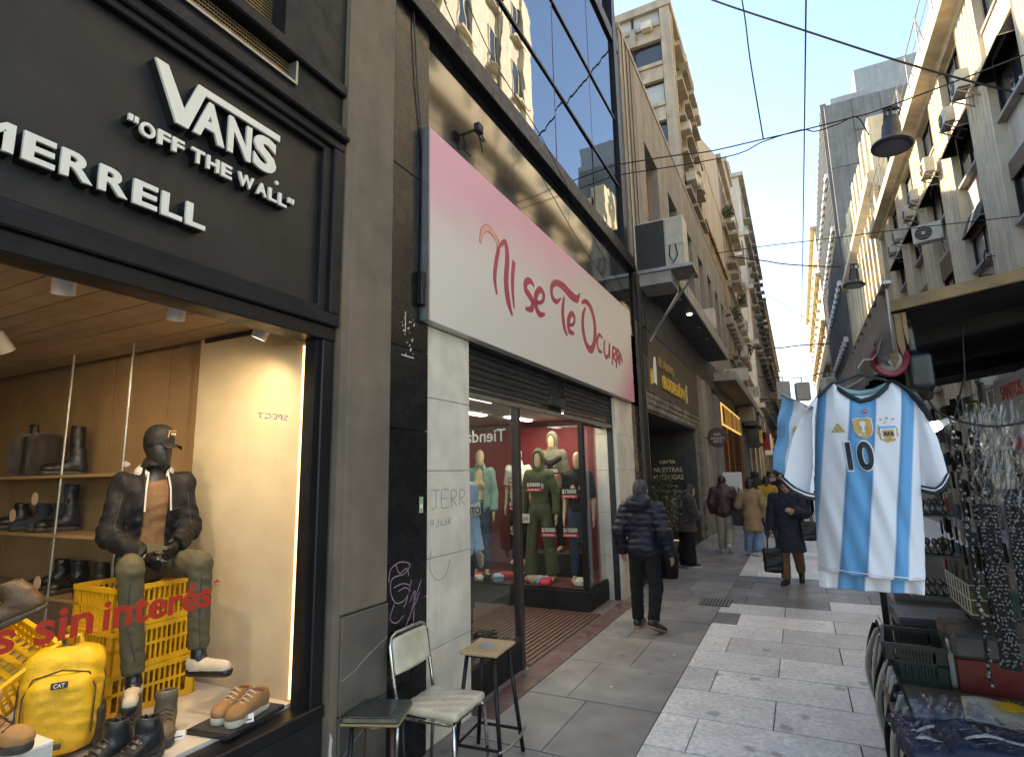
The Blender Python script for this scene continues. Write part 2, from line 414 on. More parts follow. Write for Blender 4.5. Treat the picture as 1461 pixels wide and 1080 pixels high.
def sign_gradient():
    m = bpy.data.materials.new('pink_fading_print'); m.use_nodes = True; nt = m.node_tree; N = nt.nodes; L = nt.links; b = N['Principled BSDF']
    b.inputs['Roughness'].default_value = .32
    geo = N.new('ShaderNodeNewGeometry'); sep = N.new('ShaderNodeSeparateXYZ'); L.new(geo.outputs['Position'], sep.inputs[0])
    def lin(ay, az, c):
        a = N.new('ShaderNodeMath'); a.operation = 'MULTIPLY_ADD'; L.new(sep.outputs['Y'], a.inputs[0]); a.inputs[1].default_value = ay; a.inputs[2].default_value = c
        d = N.new('ShaderNodeMath'); d.operation = 'MULTIPLY_ADD'; L.new(sep.outputs['Z'], d.inputs[0]); d.inputs[1].default_value = az; L.new(a.outputs[0], d.inputs[2])
        n = N.new('ShaderNodeTexNoise'); n.inputs['Scale'].default_value = 1.1; L.new(geo.outputs['Position'], n.inputs['Vector'])
        e = N.new('ShaderNodeMath'); e.operation = 'MULTIPLY_ADD'; L.new(n.outputs['Fac'], e.inputs[0]); e.inputs[1].default_value = .5; L.new(d.outputs[0], e.inputs[2])
        r = N.new('ShaderNodeMapRange'); r.interpolation_type = 'SMOOTHSTEP'; r.inputs[1].default_value = 0; r.inputs[2].default_value = 1; L.new(e.outputs[0], r.inputs[0])
        return r.outputs[0]
    m1 = lin(-.17, 1.2, -3.85)       # pink towards the upper left
    m2 = lin(.75, -.85, -3.45)         # pink in the lower right corner
    mx = N.new('ShaderNodeMix'); mx.data_type = 'RGBA'; L.new(m1, mx.inputs[0]); mx.inputs[6].default_value = (.68,.635,.58,1); mx.inputs[7].default_value = (.70,.34,.45,1)
    mx2 = N.new('ShaderNodeMix'); mx2.data_type = 'RGBA'; L.new(m2, mx2.inputs[0]); L.new(mx.outputs[2], mx2.inputs[6]); mx2.inputs[7].default_value = (.62,.22,.33,1)
    L.new(mx2.outputs[2], b.inputs['Base Color']); return m
m_signprint = sign_gradient()
def mirror_glass():
    m = bpy.data.materials.new('mirror_curtain_glass'); m.use_nodes = True; nt = m.node_tree; N = nt.nodes; L = nt.links
    N.remove(N['Principled BSDF']); g = N.new('ShaderNodeBsdfGlossy'); g.inputs['Roughness'].default_value = .012; g.inputs[0].default_value = (.50,.545,.60,1)
    d = N.new('ShaderNodeBsdfDiffuse'); d.inputs[0].default_value = (.012,.016,.022,1)
    f = N.new('ShaderNodeFresnel'); f.inputs['IOR'].default_value = 2.3
    mx = N.new('ShaderNodeMixShader'); a = N.new('ShaderNodeMath'); a.operation = 'MAXIMUM'; a.inputs[1].default_value = .62; L.new(f.outputs[0], a.inputs[0])
    geo = N.new('ShaderNodeNewGeometry'); n = N.new('ShaderNodeTexNoise'); n.inputs['Scale'].default_value = 1.6; L.new(geo.outputs['Position'], n.inputs['Vector'])
    bp = N.new('ShaderNodeBump'); bp.inputs['Strength'].default_value = .04; bp.inputs['Distance'].default_value = .05; L.new(n.outputs['Fac'], bp.inputs['Height']); L.new(bp.outputs[0], g.inputs['Normal'])
    L.new(a.outputs[0], mx.inputs[0]); L.new(d.outputs[0], mx.inputs[1]); L.new(g.outputs[0], mx.inputs[2]); L.new(mx.outputs[0], N['Material Output'].inputs[0]); return m
m_mirror = mirror_glass()

# ================================================================= ground and paving
MB().box(-400, 400, -60, 900, -.5, -.05).build('ground', m_ground, kind='structure')
walk = MB().box(-2.9, -1.13, -3, 140, -.046, -.012).build('sidewalk', m_joint, kind='structure')
street = MB().box(-1.128, 3.9, -3, 140, -.046, -.0125).build('street_paving', m_joint, kind='structure')
MB().box(3.902, 5.6, -3, 140, -.046, 0).build('far_sidewalk', m_walk, kind='structure')
def slab(x0, x1, y0, y1, m, par, name):
    dz = random.uniform(-.002, .001)
    j_ = .004 if m is m_pale else .003; MB().box(x0+j_, x1-j_, y0+j_*2, y1-j_*2, -.02, dz, .003).build(name, m, par)
y = 0.02; k = 0
while y < 17:
    s = random.choice((-1.78, -1.72, -1.9)) if k % 3 else None
    xs = [-2.46, s, -1.13] if s else [-2.46, -1.62, -1.13]
    for a, b in zip(xs, xs[1:]):
        if b > -1.3 and 8.2 < y+.4 < 8.9: b = -1.13
        slab(a, b, y, y+.93, m_walk, walk, 'paving_slab')
    y += .93; k += 1
MB().box(-2.46, -1.134, y, 140, -.02, -.001).build('distant_paving', m_walk, walk)
for k in range(-6, 22):
    y0 = 4.12+.572*k; y1 = y0+.572
    if y0 > 14.2: break
    off = -.85 if k % 2 == 0 else -.34
    xs = [-1.13]+[off+1.04*i for i in range(0, 5) if off+1.04*i < 3.8]+[3.9]
    for a, b in zip(xs, xs[1:]):
        dark = 8.60 < y0 < 10.6 and not (a > .15 and y0 < 8.9)
        if k == 6 and a < -1.1: dark = True
        slab(a, b, y0, y1, m_asph if dark else m_pale, street, 'granite_slab')
yend = y1
MB().box(-1.126, 3.896, yend-.57, 140, -.019, -.001).build('distant_granite', m_pale, street)
gr = thing('drain_grate', 'small worn steel drain grate set in grey sidewalk beside pale granite edge', 'drain grate', (-1.3, 8.6, 0))
MB().box(-1.42, -1.02, 8.42, 8.9, .003, .006).build('frame', m_joint, gr)
for i in range(9): MB().box(-1.40+i*.043, -1.376+i*.043, 8.45, 8.87, .006, .016).build('bar', m_steel, gr)

# ================================================================= shoe shop (left foreground)
XF = -2.42
vs = thing('shoe_shop_building', 'black fronted shoe shop with large lit display window and white raised lettering', 'shop building', (XF, 1, 0))
MB().box(-2.62, -2.47, -3, 2.34, 2.815, 3.86).build('sign_panel', m_dark_panel, vs)
fr = MB(); fr.box(-2.6, -2.40, -3, 2.48, 2.715, 2.79, .008); fr.box(-2.6, -2.43, -3, 2.39, 2.79, 2.83, .006)
fr.box(-2.6, -2.40, 2.40, 2.483, 2.79, 3.86, .008); fr.box(-2.6, -2.43, 2.335, 2.40, 2.82, 3.86, .006)
fr.box(-2.6, -2.40, -3, 2.483, 3.86, 3.92, .008); fr.box(-2.6, -2.425, -3, 2.335, 3.82, 3.862, .006)
fr.build('sign_frame', m_dark_wood, vs)
lg = MB(); lg.box(-2.6, -2.36, -3, 2.488, 3.925, 3.965, .01); lg.box(-2.6, -2.385, -3, 2.486, 3.965, 4.03, .012); lg.build('cornice_ledge', m_dark_wood, vs)
bd = MB(); bd.box(-2.7, -2.44, -3, 2.487, 4.032, 4.10); bd.box(-2.7, -2.44, 2.10, 2.487, 4.1, 4.26); bd.box(-2.7, -2.40, -3, 2.487, 4.262, 4.34, .01)
bd.box(-2.7, -2.43, -3, 1.10, 4.342, 5.6); bd.box(-2.7, -2.43, 2.0, 2.487, 4.342, 5.6); bd.box(-2.7, -2.425, 1.1, 2.0, 5.2, 5.6); bd.box(-2.72, -2.44, -3, 2.487, 5.6, 12)
bd.build('upper_wall', m_dark_wood, vs)
m_mesh_bronze = mat('bronze_wire', (.30,.22,.12), .45, .2, 10., metal=.6)
MB().box(-2.66, -2.6, -3, 2.1, 4.09, 4.27).build('grille_backing', m_dark_int, vs)
g1 = MB()
for i in range(130): g1.box(-2.5, -2.49, -.0+i*.0162, .006+i*.0162, 4.1, 4.262)
for i in range(7): g1.box(-2.488, -2.482, 0, 2.1, 4.112+i*.022, 4.118+i*.022)
g1.build('grille', m_mesh_bronze, vs, kind='stuff')
fr2 = MB(); fr2.box(-2.5, -2.42, -3, 2.10, 4.098, 4.115); fr2.box(-2.5, -2.42, 2.085, 2.10, 4.115, 4.25); fr2.build('grille_frame', m_steel, vs)
g2 = MB()
for i in range(56): g2.box(-2.56, -2.55, 1.1+i*.0162, 1.106+i*.0162, 4.342, 5.2)
for i in range(40): g2.box(-2.548, -2.542, 1.1, 2.0, 4.36+i*.021, 4.366+i*.021)
g2.build('window_mesh', m_mesh_bronze, vs, kind='stuff')
MB().box(-2.68, -2.64, 1.1, 2.0, 4.342, 5.2).build('window_backing', m_stucco, vs)
# window opening
wf = MB(); wf.box(-2.58, -2.425, -3, 2.476, 2.63, 2.713, .006); wf.box(-2.56, -2.43, 2.385, 2.474, .56, 2.63, .006); wf.box(-2.54, -2.455, 2.352, 2.385, .62, 2.63)
wf.box(-2.56, -2.415, -3, 2.476, .55, .62, .008); wf.build('window_frame', m_black_metal, vs)
MB().box(-2.56, -2.43, -3, 2.474, .0, .548).build('bulkhead', m_dark_wood, vs)
MB().box(-2.474, -2.466, -3, 2.354, .62, 2.632).build('window_pane', m_glass, vs)
# display room
MB().box(-8, -2.565, -3, 2.6, .54, .636).build('display_floor', m_dispfloor, vs)
MB().box(-3.55, -2.565, 2.384, 2.66, .638, 2.80).build('side_wall', m_warmwall, vs)
wp = [-3.552, -4.05, -4.75, -5.45, -6.2, -7.0, -8]
for a, b in zip(wp, wp[1:]): MB().box(b+.004, a-.004, 2.50, 2.66, .638, 2.84).build('wall_panel', m_woodpanel, vs)
MB().box(-3.60, -3.556, 2.44, 2.5, .638, 2.8).build('corner_trim', m_warmwall, vs)
MB().box(-8.1, -8, -3, 2.66, .6, 2.9).build('back_wall', m_woodpanel, vs)
MB().box(-8, -2.57, -3.1, -3, 0, 2.9).build('end_wall', m_woodpanel, vs)
i = 0; yy = -3.0
while yy < 2.39:
    MB().box(-8, -2.57, yy+.003, min(yy+.115, 2.385), 2.765+.002*(i % 2), 2.80).build('ceiling_plank', m_ceilplank, vs); yy += .118; i += 1
MB().box(-8, -2.585, -3, 2.66, 2.81, 2.86).build('ceiling_slab', m_dark_int, vs)
MB().box(-3.5, -2.58, 2.372, 2.383, 2.735, 2.764).build('shadow_gap_trim', m_dark_wood, vs)
MB().box(-2.562, -2.55, 2.356, 2.382, .66, 2.6).build('led_strip', m_led_warm, vs)
sl1 = MB(); 
for z, nm in ((1.885, 0), (1.475, 0), (1.06, 0)):
    MB().box(-6.6, -3.62, 2.17, 2.497, z-.022, z, .003).build('shelf', m_woodpanel, vs)
for x in (-3.98, -4.72): MB().tube([(x, 2.19, .64), (x, 2.19, 2.76)], .009, 8).build('shelf_rod', m_steel, vs)
def spot_lamp(x, y, z, tx, ty, power):
    d = Vector((tx-x, ty-y, -1)).normalized(); q = d.to_track_quat('-Z', 'Y').to_matrix().to_4x4(); q.translation = (x, y, z)
    o = MB(q).lathe([(.0, .07), (.043, .07), (.043, -.06), (.036, -.06), (.036, -.045), (0, -.045)], 20).build('spot_lamp', m_white, vs)
    auto_smooth(o)
    MB(q).lathe([(.034, -.048), (0, -.048)], 20).build('lamp_lens', m_lamp_on, o)
    if power:
        ld = bpy.data.lights.new('display_spot', 'SPOT'); ld.energy = power; ld.color = (1, .78, .50); ld.spot_size = RAD(165); ld.spot_blend = 1.0; ld.shadow_soft_size = .04
        lo = bpy.data.objects.new('display_spot', ld); COL.link(lo); lo.matrix_world = q @ T(0, 0, -.07)
for sx, sy, tx, ty, pw in ((-2.72, 1.68, -3.1, 1.9, 15), (-2.70, 2.18, -3.1, 2.0, 8), (-2.74, 1.2, -3.1, 1.4, 13), (-2.74, .5, -3.3, .9, 7), (-4.3, 1.6, -4.4, 2.4, 2.2), (-4.9, .6, -5, 2.0, 2.2)):
    spot_lamp(sx, sy, 2.68, tx, ty, pw)
# raised lettering
SG = frame((-2.468, 0, 0), (0,1,0), (0,0,1))
def raised(name, poly=None, txt=None, p=None, w=None, h=None, d=.05, bold=.0, size=1.):
    if poly:
        o = MB().prism(poly, SG @ T(0,0,d), .014).build(name, m_white_letter, vs)
        MB().prism(poly, SG, d-.001).build('letter_return', m_black_return, o)
    else:
        o = letter(name, txt, m_white_letter, vs, SG @ T(p[0], p[1], d), size, .007/1, bold, width=w, height=h)
        b = letter('letter_return', txt, m_black_return, o, SG @ T(p[0], p[1], 0), size, d/2-.0005, bold, width=w, height=h)
raised('sign_letter', [(1.30,3.70),(1.358,3.70),(1.447,3.53),(1.505,3.70),(1.985,3.70),(1.985,3.663),(1.545,3.663),(1.472,3.445),(1.415,3.445)])
raised('sign_letter', txt='A', p=(1.495,3.448), w=.165, h=.195, bold=.035)
raised('sign_letter', txt='N', p=(1.675,3.448), w=.135, h=.195, bold=.035)
raised('sign_letter', txt='S', p=(1.825,3.445), w=.145, h=.20, bold=.04)
def word(txt, y0, y1, z0, z1, d, bold, z2=None):
    n = len(txt.replace(' ', '')); adv = {'I': .5, '"': .62, ' ': .35, 'W': 1.4, 'M': 1.3, 'L': .85, 'E': .9, 'F': .85}
    tot = sum(adv.get(c, 1) for c in txt); u = (y1-y0)/tot; y = y0
    for c in txt:
        a = adv.get(c, 1)
        if c == '"':
            h = z1-z0
            for q in (0, .30): raised('sign_letter', [(y+u*q+u*.05, z1-h*.42), (y+u*q+u*.26, z1-h*.42), (y+u*q+u*.28, z1), (y+u*q+u*.05, z1)], d=d)
        elif c != ' ': raised('sign_letter', txt=c, p=(y+u*.05, z0), w=u*a*.86, h=z1-z0, d=d, bold=bold)
        y += u*a
word('"OFF THE WALL"', 1.215, 2.11, 3.305, 3.375, .045, .035)
word('MERRELL', .70, 1.60, 2.985, 3.095, .05, .03)
o = MB().lathe([(0, .01), (.012, .01), (.012, 0)], 12, SG @ T(2.0, 3.435, .03)).build('trademark_dot', m_white_letter, vs)
# red lettering on the pane
PG = frame((-2.464, 0, 0), (0,1,0), (0,0,1))
letter('window_lettering', 's', m_redtext, vs, PG @ T(1.0, 1.258, 0), 1, .0012, .022, width=.06, height=.078)
letter('window_lettering', 'sin', m_redtext, vs, PG @ T(1.115, 1.258, 0), 1, .0012, .022, width=.188, height=.112)
letter('window_lettering', 'inter\u00e9s', m_redtext, vs, PG @ T(1.337, 1.256, 0), 1, .0012, .022, width=.455, height=.112)
letter('window_lettering', '*', m_redtext, vs, PG @ T(1.80, 1.335, 0), 1, .0012, .03, width=.03, height=.035)
m_ghost = mat('pale_vinyl', (.62,.58,.5), .6, .05, 8.)
letter('window_lettering', 'SPECT', m_ghost, vs, frame((-2.48, 2.195, 2.137), (0,-1,0), (0,0,1)), 1, .001, .01, width=.20, height=.03)
# pilaster between the shops
pi = thing('stucco_pilaster', 'taupe stucco pilaster between black shoe shop and black granite pier', 'pilaster', (-2.4, 2.7, 0))
MB().box(-2.75, -2.385, 2.55, 2.955, 1.05, 14, .012).build('shaft', m_stucco, pi)
MB().box(-2.75, -2.395, 2.489, 2.549, 0, 14).build('side_return', m_stucco, pi)
for z0, z1 in ((0, .52), (.525, 1.045)): MB().box(-2.75, -2.38, 2.552, 2.957, z0, z1, .004).build('base_stone', m_stucco2, pi)
m_scratch = mat('pale_scratch', (.33,.31,.28), .8, .3, 20.)
sc = MB(); SF = frame((-2.379, 0, 0), (0,1,0), (0,0,1))
stroke(sc, [(2.56,.71),(2.66,.735),(2.78,.79),(2.95,.85)], [.003,.001,.003,.001], SF, .0008); sc.build('scratch', m_scratch, pi)
sc = MB(); stroke(sc, [(2.57,.31),(2.75,.40),(2.93,.47)], [.001,.003,.001], SF, .0008); sc.build('scratch', m_scratch, pi)
rp = thing('torn_paper', 'scrap of torn whitish poster stuck low on the pilaster edge', 'torn paper', (-2.38, 2.5, .2))
MB().prism([(2.493,.18),(2.52,.2),(2.525,.33),(2.512,.36),(2.518,.43),(2.50,.47),(2.493,.4)], frame((-2.394,0,0),(0,1,0),(0,0,1)), .002).build('paper', m_ghost, rp)

# ================================================================= clothing shop with the black granite front
bs = thing('clothing_shop_building', 'black granite and mirror glass building over a clothing shop with open shutter', 'shop building', (XF, 6, 0))
for z0, z1 in ((0, 1.0), (1.003, 2.14), (2.146, 2.72), (2.723, 4.06), (4.066, 5.44)):
    MB().box(-2.8, -2.40, 2.962, 3.398, z0, z1, .003).build('granite_panel', m_granite_m, bs)
for a, b in ((3.402, 4.98), (4.984, 6.62), (6.624, 8.26), (8.264, 9.85)):
    for z0, z1 in ((4.2, 5.44),): MB().box(-2.8, -2.425, a, b, z0, z1, .002).build('granite_panel', m_granite, bs)
MB().box(-2.8, -2.43, 3.402, 9.85, 2.95, 4.2).build('lintel_wall', m_dark_int, bs)
MB().box(-2.75, -2.43, 9.30, 9.85, 0, 4.2).build('end_pier', m_granite_m, bs)
tb = MB(); tb.box(-2.8, -2.33, 2.96, 9.87, 5.445, 5.56, .01); tb.box(-2.8, -2.36, 2.96, 9.87, 5.56, 5.72, .01); tb.build('transom_beam', m_black_metal, bs)
ym = [3.0, 4.67, 6.24, 7.80, 9.24]; zm = [5.72, 6.85, 8.15, 9.78]
for i in range(4):
    for j in range(3):
        w2 = (ym[i+1]-ym[i])/2-.012; h2 = (zm[j+1]-zm[j])/2-.012
        q = T(-2.42, (ym[i]+ym[i+1])/2, (zm[j]+zm[j+1])/2) @ RZ(RAD(random.uniform(-.25, .25))) @ RY(RAD(random.uniform(-.25, .25)))
        MB().obox(q, .004, w2, h2).build('mirror_pane', m_mirror, bs)
mu = MB()
for yv in ym[1:-1]: mu.box(-2.5, -2.412, yv-.010, yv+.010, 5.72, 9.78)
for zv in zm[1:3]: mu.box(-2.5, -2.395, 3.0, 9.24, zv-.018, zv+.018)
mu.build('mullion', m_black_metal, bs)
MB().box(-2.9, -2.37, 2.96, 9.62, 9.78, 10.05, .01).build('spandrel_beam', m_black_metal, bs)
MB().box(-2.9, -2.45, 2.96, 9.62, 10.05, 13.2).build('upper_glazing', m_mirror, bs)
MB().box(-9, -2.5, 2.96, 9.85, 5.72, 13.0).build('core_wall', m_dark_int, bs)
pp = MB(); pp.box(-2.8, -2.36, 9.245, 9.44, 5.72, 13.2); pp.box(-2.8, -2.40, 9.47, 9.62, 5.72, 13.2); pp.build('corner_post', m_black_metal, bs)
tz = [0, .62, 1.24, 1.86, 2.40, 2.95]
for a, b in ((3.402, 4.02), (8.30, 9.28)):
    for z0, z1 in zip(tz, tz[1:]):
        MB().box(-2.75, -2.418-random.uniform(0,.002), a, b, z0+.002, z1-.002, .003).build('travertine_block', m_trav, bs)
# sign board
MB().box(-2.428, -2.33, 3.315, 9.17, 2.955, 4.515, .004).build('sign_board', m_signprint, bs)
MB().box(-2.428, -2.327, 3.296, 3.313, 2.955, 4.515).build('sign_edge', m_steel, bs)
STK = {
'N1': ([(4.084,3.844),(4.117,3.959),(4.213,4.032),(4.321,4.025),(4.424,3.943),(4.379,3.78),(4.34,3.602),(4.379,3.449)], [.015,.03,.035,.03,.028,.03,.03,.012]),
'N2': ([(4.394,3.869),(4.471,3.969),(4.573,4.027),(4.604,3.886),(4.57,3.645),(4.603,3.456),(4.688,3.325)], [.01,.02,.03,.04,.045,.045,.012]),
'i': ([(4.75,3.90),(4.72,3.78),(4.705,3.60),(4.73,3.41)], [.03,.034,.03,.012]),
's': ([(5.22,3.776),(5.136,3.813),(5.021,3.766),(5.003,3.687),(5.09,3.645),(5.172,3.596),(5.131,3.508),(4.991,3.478)], [.012,.03,.04,.04,.042,.042,.035,.015]),
'e': ([(5.267,3.613),(5.422,3.667),(5.475,3.76),(5.369,3.788),(5.257,3.682),(5.264,3.558),(5.349,3.507),(5.49,3.543)], [.02,.024,.034,.034,.042,.042,.035,.014]),
'T1': ([(5.988,3.863),(5.839,3.781),(5.714,3.811),(5.715,3.923),(5.86,4.015),(6.087,4.034),(6.303,4.002),(6.547,4.007),(6.665,4.117)], [.01,.03,.038,.036,.036,.05,.06,.05,.012]),
'T2': ([(6.093,3.907),(6.028,3.705),(6.065,3.522),(6.159,3.448)], [.02,.045,.042,.015]),
'e2': ([(6.221,3.59),(6.383,3.642),(6.424,3.74),(6.327,3.759),(6.208,3.644),(6.224,3.523),(6.4,3.522)], [.02,.024,.034,.034,.042,.04,.014]),
'O': ([(6.717,4.004),(6.903,4.07),(7.106,4.02),(7.227,3.847),(7.191,3.598),(7.027,3.439),(6.838,3.479),(6.737,3.637),(6.75,3.831),(6.869,3.982)], [.02,.035,.05,.055,.055,.05,.045,.05,.04,.015]),
'c': ([(7.561,3.707),(7.409,3.725),(7.304,3.613),(7.35,3.5),(7.515,3.491)], [.02,.04,.05,.045,.018]),
'u': ([(7.654,3.701),(7.603,3.549),(7.682,3.455),(7.816,3.521),(7.886,3.689),(7.863,3.47)], [.035,.045,.045,.035,.035,.03]),
'r1': ([(8.057,3.679),(7.979,3.395)], [.045,.04]), 'r2': ([(8.057,3.679),(8.203,3.663),(8.159,3.584),(8.049,3.546),(8.24,3.447)], [.03,.04,.035,.035,.04]),
'q1': ([(8.283,3.687),(8.181,3.376)], [.045,.04]), 'q2': ([(8.283,3.687),(8.402,3.656),(8.341,3.581),(8.26,3.558),(8.414,3.468)], [.03,.04,.035,.035,.04]),
'a1': ([(8.464,3.649),(8.306,3.476)], [.045,.035]), 'a2': ([(8.464,3.649),(8.535,3.515)], [.045,.04]), 'a3': ([(8.332,3.53),(8.51,3.557)], [.02,.02])}
SB = frame((-2.3298, 0, 0), (0,1,0), (0,0,1))
for grp in (('N1','N2'),('i',),('s',),('e',),('T1','T2'),('e2',),('O',),('c',),('u',),('r1','r2'),('q1','q2'),('a1','a2','a3')):
    q = MB()
    for n_, g in enumerate(grp): stroke(q, STK[g][0], [w_*(.72 if g in ('c','u','r1','r2','q1','q2','a1','a2','a3') else 1.05) for w_ in STK[g][1]], SB @ T(0,0,n_*.0006), .002, 10)
    q.build('sign_letter', m_pink, bs)
m_peach = mat('peach_print', (.70,.34,.25), .4, .05, 5.)
q = MB(); stroke(q, STK['N1'][0][:5], [.012,.026,.031,.027,.02], SB @ T(0,0,.0026), .001, 10); q.build('sign_letter_curl', m_peach, bs)
# rolled shutter
z = 2.945; k = 0
while z > 2.53:
    for a, b in ((4.03, 5.92), (6.45, 8.29)):
        MB().box(-2.535+.012*(k % 2), -2.50+.008*(k % 2), a, b, z-.058, z-.004, .012).build('shutter_slat', m_shutter, bs)
    z -= .06; k += 1
sb = MB(); sb.box(-2.53, -2.478, 4.03, 8.29, 2.485, 2.53, .006); sb.build('shutter_bottom_bar', mat('shutter_bar_tin', (.30,.27,.22), .4, .2, 6., metal=.6), bs)
MB().box(-2.60, -2.56, 5.92, 6.45, 2.53, 2.95).build('shutter_gap_panel', m_dark_int, bs)
MB().box(-2.55, -2.49, 5.95, 6.42, 2.60, 2.72, .01).build('shutter_motor_box', m_shutter, bs)
for yv in (4.022, 8.285): MB().box(-2.56, -2.47, yv, yv+.02, 0, 2.95).build('shutter_guide', m_shutter, bs)
# shop room
MB().box(-7, -2.43, 4.02, 9.3, -.01, .004).build('shop_floor', mat('shop_floor_tile', (.22,.20,.18), .35, .1, 3.), bs)
MB().box(-7, -2.62, 4.02, 9.3, 2.72, 2.95).build('shop_ceiling', mat('shop_ceiling_paint', (.55,.53,.50), .7, .05, 3.), bs)
MB().box(-7, -6.9, 4.02, 9.3, 0, 2.72).build('back_wall', m_red_wall, bs)
MB().box(-6.9, -2.80, 9.0, 9.28, 0, 2.72).build('red_wall', m_red_wall, bs)
MB().box(-6.9, -2.80, 4.022, 4.10, 0, 2.72).build('grey_wall', m_grey_wall, bs)
MB().box(-2.80, -2.66, 8.66, 9.0, .0, 2.72).build('red_jamb', m_red_wall, bs)
thr = MB(); thr.box(-2.46, -2.24, 4.05, 8.3, -.011, .008, .003); thr.build('threshold_stone', m_red_stone, bs)
m_mat = mat('brown_ribbed_mat', (.115,.062,.048), .55, .2, 10., .1, 80)
mt = thing('entrance_mat', 'reddish brown ribbed entrance mat between the two display windows', 'mat', (-3.2, 6.2, 0))
MB().box(-4.6, -2.47, 5.2, 7.40, .005, .010).build('backing', m_mat, mt)
for i in range(34): MB().box(-4.57+i*.062, -4.535+i*.062, 5.22, 7.38, .010, .022).build('rib', m_mat, mt)
m_mullion = mat('brown_steel_post', (.06,.045,.04), .4, .2, 8., metal=.4)
# left display
MB().box(-4.3, -2.51, 4.045, 5.16, .006, .26, .006).build('display_base', m_dark_wood, bs)
MB().box(-2.535, -2.528, 4.045, 5.10, .262, 2.485).build('display_pane', m_glass2, bs)
MB().box(-4.25, -2.60, 5.126, 5.132, .262, 2.485).build('display_pane', m_glass2, bs)
MB().box(-2.58, -2.50, 5.095, 5.165, .0, 2.485, .006).build('display_post', m_mullion, bs)
MB().box(-2.58, -2.51, 4.042, 5.095, .262, .30).build('display_rail', m_mullion, bs)
# right display
MB().box(-5.1, -2.64, 7.42, 8.99, .006, .27, .006).build('display_base', m_dark_wood, bs)
MB().box(-5.05, -2.72, 7.448, 7.455, .29, 2.485).build('display_pane', m_glass2, bs)
MB().box(-2.675, -2.668, 7.50, 8.655, .29, 2.485).build('display_pane', m_glass2, bs)
MB().box(-2.72, -2.645, 7.43, 7.50, .272, 2.50, .005).build('display_post', m_black_metal, bs)
MB().box(-5.1, -5.05, 7.43, 7.48, .272, 2.50).build('display_post', m_black_metal, bs)
for z0, z1 in ((.272, .29), (2.486, 2.53)):
    MB().box(-5.05, -2.72, 7.435, 7.47, z0, z1).build('display_rail', m_black_metal, bs); MB().box(-2.69, -2.65, 7.5, 8.655, z0, z1).build('display_rail', m_black_metal, bs)
MB().box(-5.05, -2.70, 7.47, 8.98, .271, .285).build('display_deck', mat('dark_red_deck', (.10,.03,.03), .6, .2, 6.), bs)
m_tube_on = mat('lit_ceiling_tube', (.9,.9,.85), .4, 0, emit=(1, .95, .85), estr=4.)
for x, yv, l in ((-3.1, 4.7, .45), (-3.3, 5.6, .5), (-4.2, 5.0, .5), (-3.2, 6.6, .4), (-4.2, 7.0, .4), (-3.2, 8.2, .4), (-4.0, 8.2, .4), (-5.2, 6.2, .5), (-5.6, 8.2, .5)):
    MB().box(x-.06, x+.06, yv-l, yv+l, 2.70, 2.719, .004).build('ceiling_tube', m_tube_on, bs)
for x, yv, e in ((-3.5, 5.3, 5.5), (-3.5, 8.1, 7), (-5.4, 6.6, 5)):
    ld = bpy.data.lights.new('shop_ceiling_light', 'AREA'); ld.shape = 'RECTANGLE'; ld.size = 1.2; ld.size_y = 1.0; ld.energy = e; ld.color = (1, .93, .82)
    lo = bpy.data.objects.new('shop_ceiling_light', ld); COL.link(lo); lo.location = (x, yv, 2.69)
letter('glass_lettering', 'Tienda o', m_white, bs, frame((-2.66, 5.136, 2.16), (-1,0,0), (0,0,1)), 1, .001, .01, width=.62, height=.13)
# graffiti, plates and cables on the piers
gf = MB(); GF = frame((-2.3995, 0, 0), (0,1,0), (0,0,1)); rs = random.Random(3)
for pts in ([(2.98,1.16),(3.0,1.24),(3.1,1.27),(3.2,1.24),(3.14,1.19),(3.02,1.18),(3.0,1.1),(3.06,1.02),(3.16,1.03),(3.2,1.10),(3.12,1.13),(3.03,1.12)], [(3.05,1.26),(3.09,1.2),(3.16,1.22),(3.19,1.17)], [(3.08,1.09),(3.15,1.10),(3.21,1.07)],
            [(3.22,1.14),(3.17,1.02),(3.14,.98)], [(3.2,1.0),(3.26,1.06),(3.24,.96),(3.31,1.04)], [(3.33,1.12),(3.22,.95)], [(3.10,.78),(3.22,.93),(3.25,.98),(3.24,.80)], [(3.17,.85),(3.25,.86)], [(3.04,1.02),(3.0,.94),(3.06,.9),(3.14,.93)]):
    stroke(gf, pts, .0032, GF, .0006, 6)
gf.build('graffiti', mat('mauve_marker', (.33,.20,.27), .7, .3, 30.), bs)
g2 = MB(); GW = frame((-2.4165, 0, 0), (0,1,0), (0,0,1)); m_pencil = mat('grey_marker', (.23,.215,.185), .8, .3, 30.)
for pts in ([(3.47,1.72),(3.58,1.72)], [(3.53,1.72),(3.53,1.60),(3.48,1.585)], [(3.70,1.715),(3.61,1.715),(3.61,1.59),(3.70,1.59)], [(3.61,1.655),(3.68,1.655)], [(3.74,1.59),(3.74,1.71),(3.81,1.70),(3.80,1.655),(3.745,1.65),(3.82,1.59)], [(3.86,1.59),(3.86,1.71),(3.93,1.70),(3.92,1.655),(3.865,1.65),(3.94,1.59)],
            [(3.50,1.475),(3.46,1.49),(3.47,1.51),(3.50,1.50),(3.49,1.48)], [(3.56,1.51),(3.56,1.46),(3.53,1.455)], [(3.60,1.505),(3.60,1.465),(3.64,1.465)], [(3.68,1.505),(3.655,1.49),(3.68,1.475),(3.655,1.46)], [(3.70,1.51),(3.70,1.46)], [(3.74,1.505),(3.71,1.48),(3.74,1.46)], [(3.47,1.30),(3.46,1.17),(3.55,1.08),(3.66,1.1),(3.72,1.2)]):
    stroke(g2, pts, .0022, GW, .0006, 5)
g2.build('graffiti', m_pencil, bs)
st = MB()
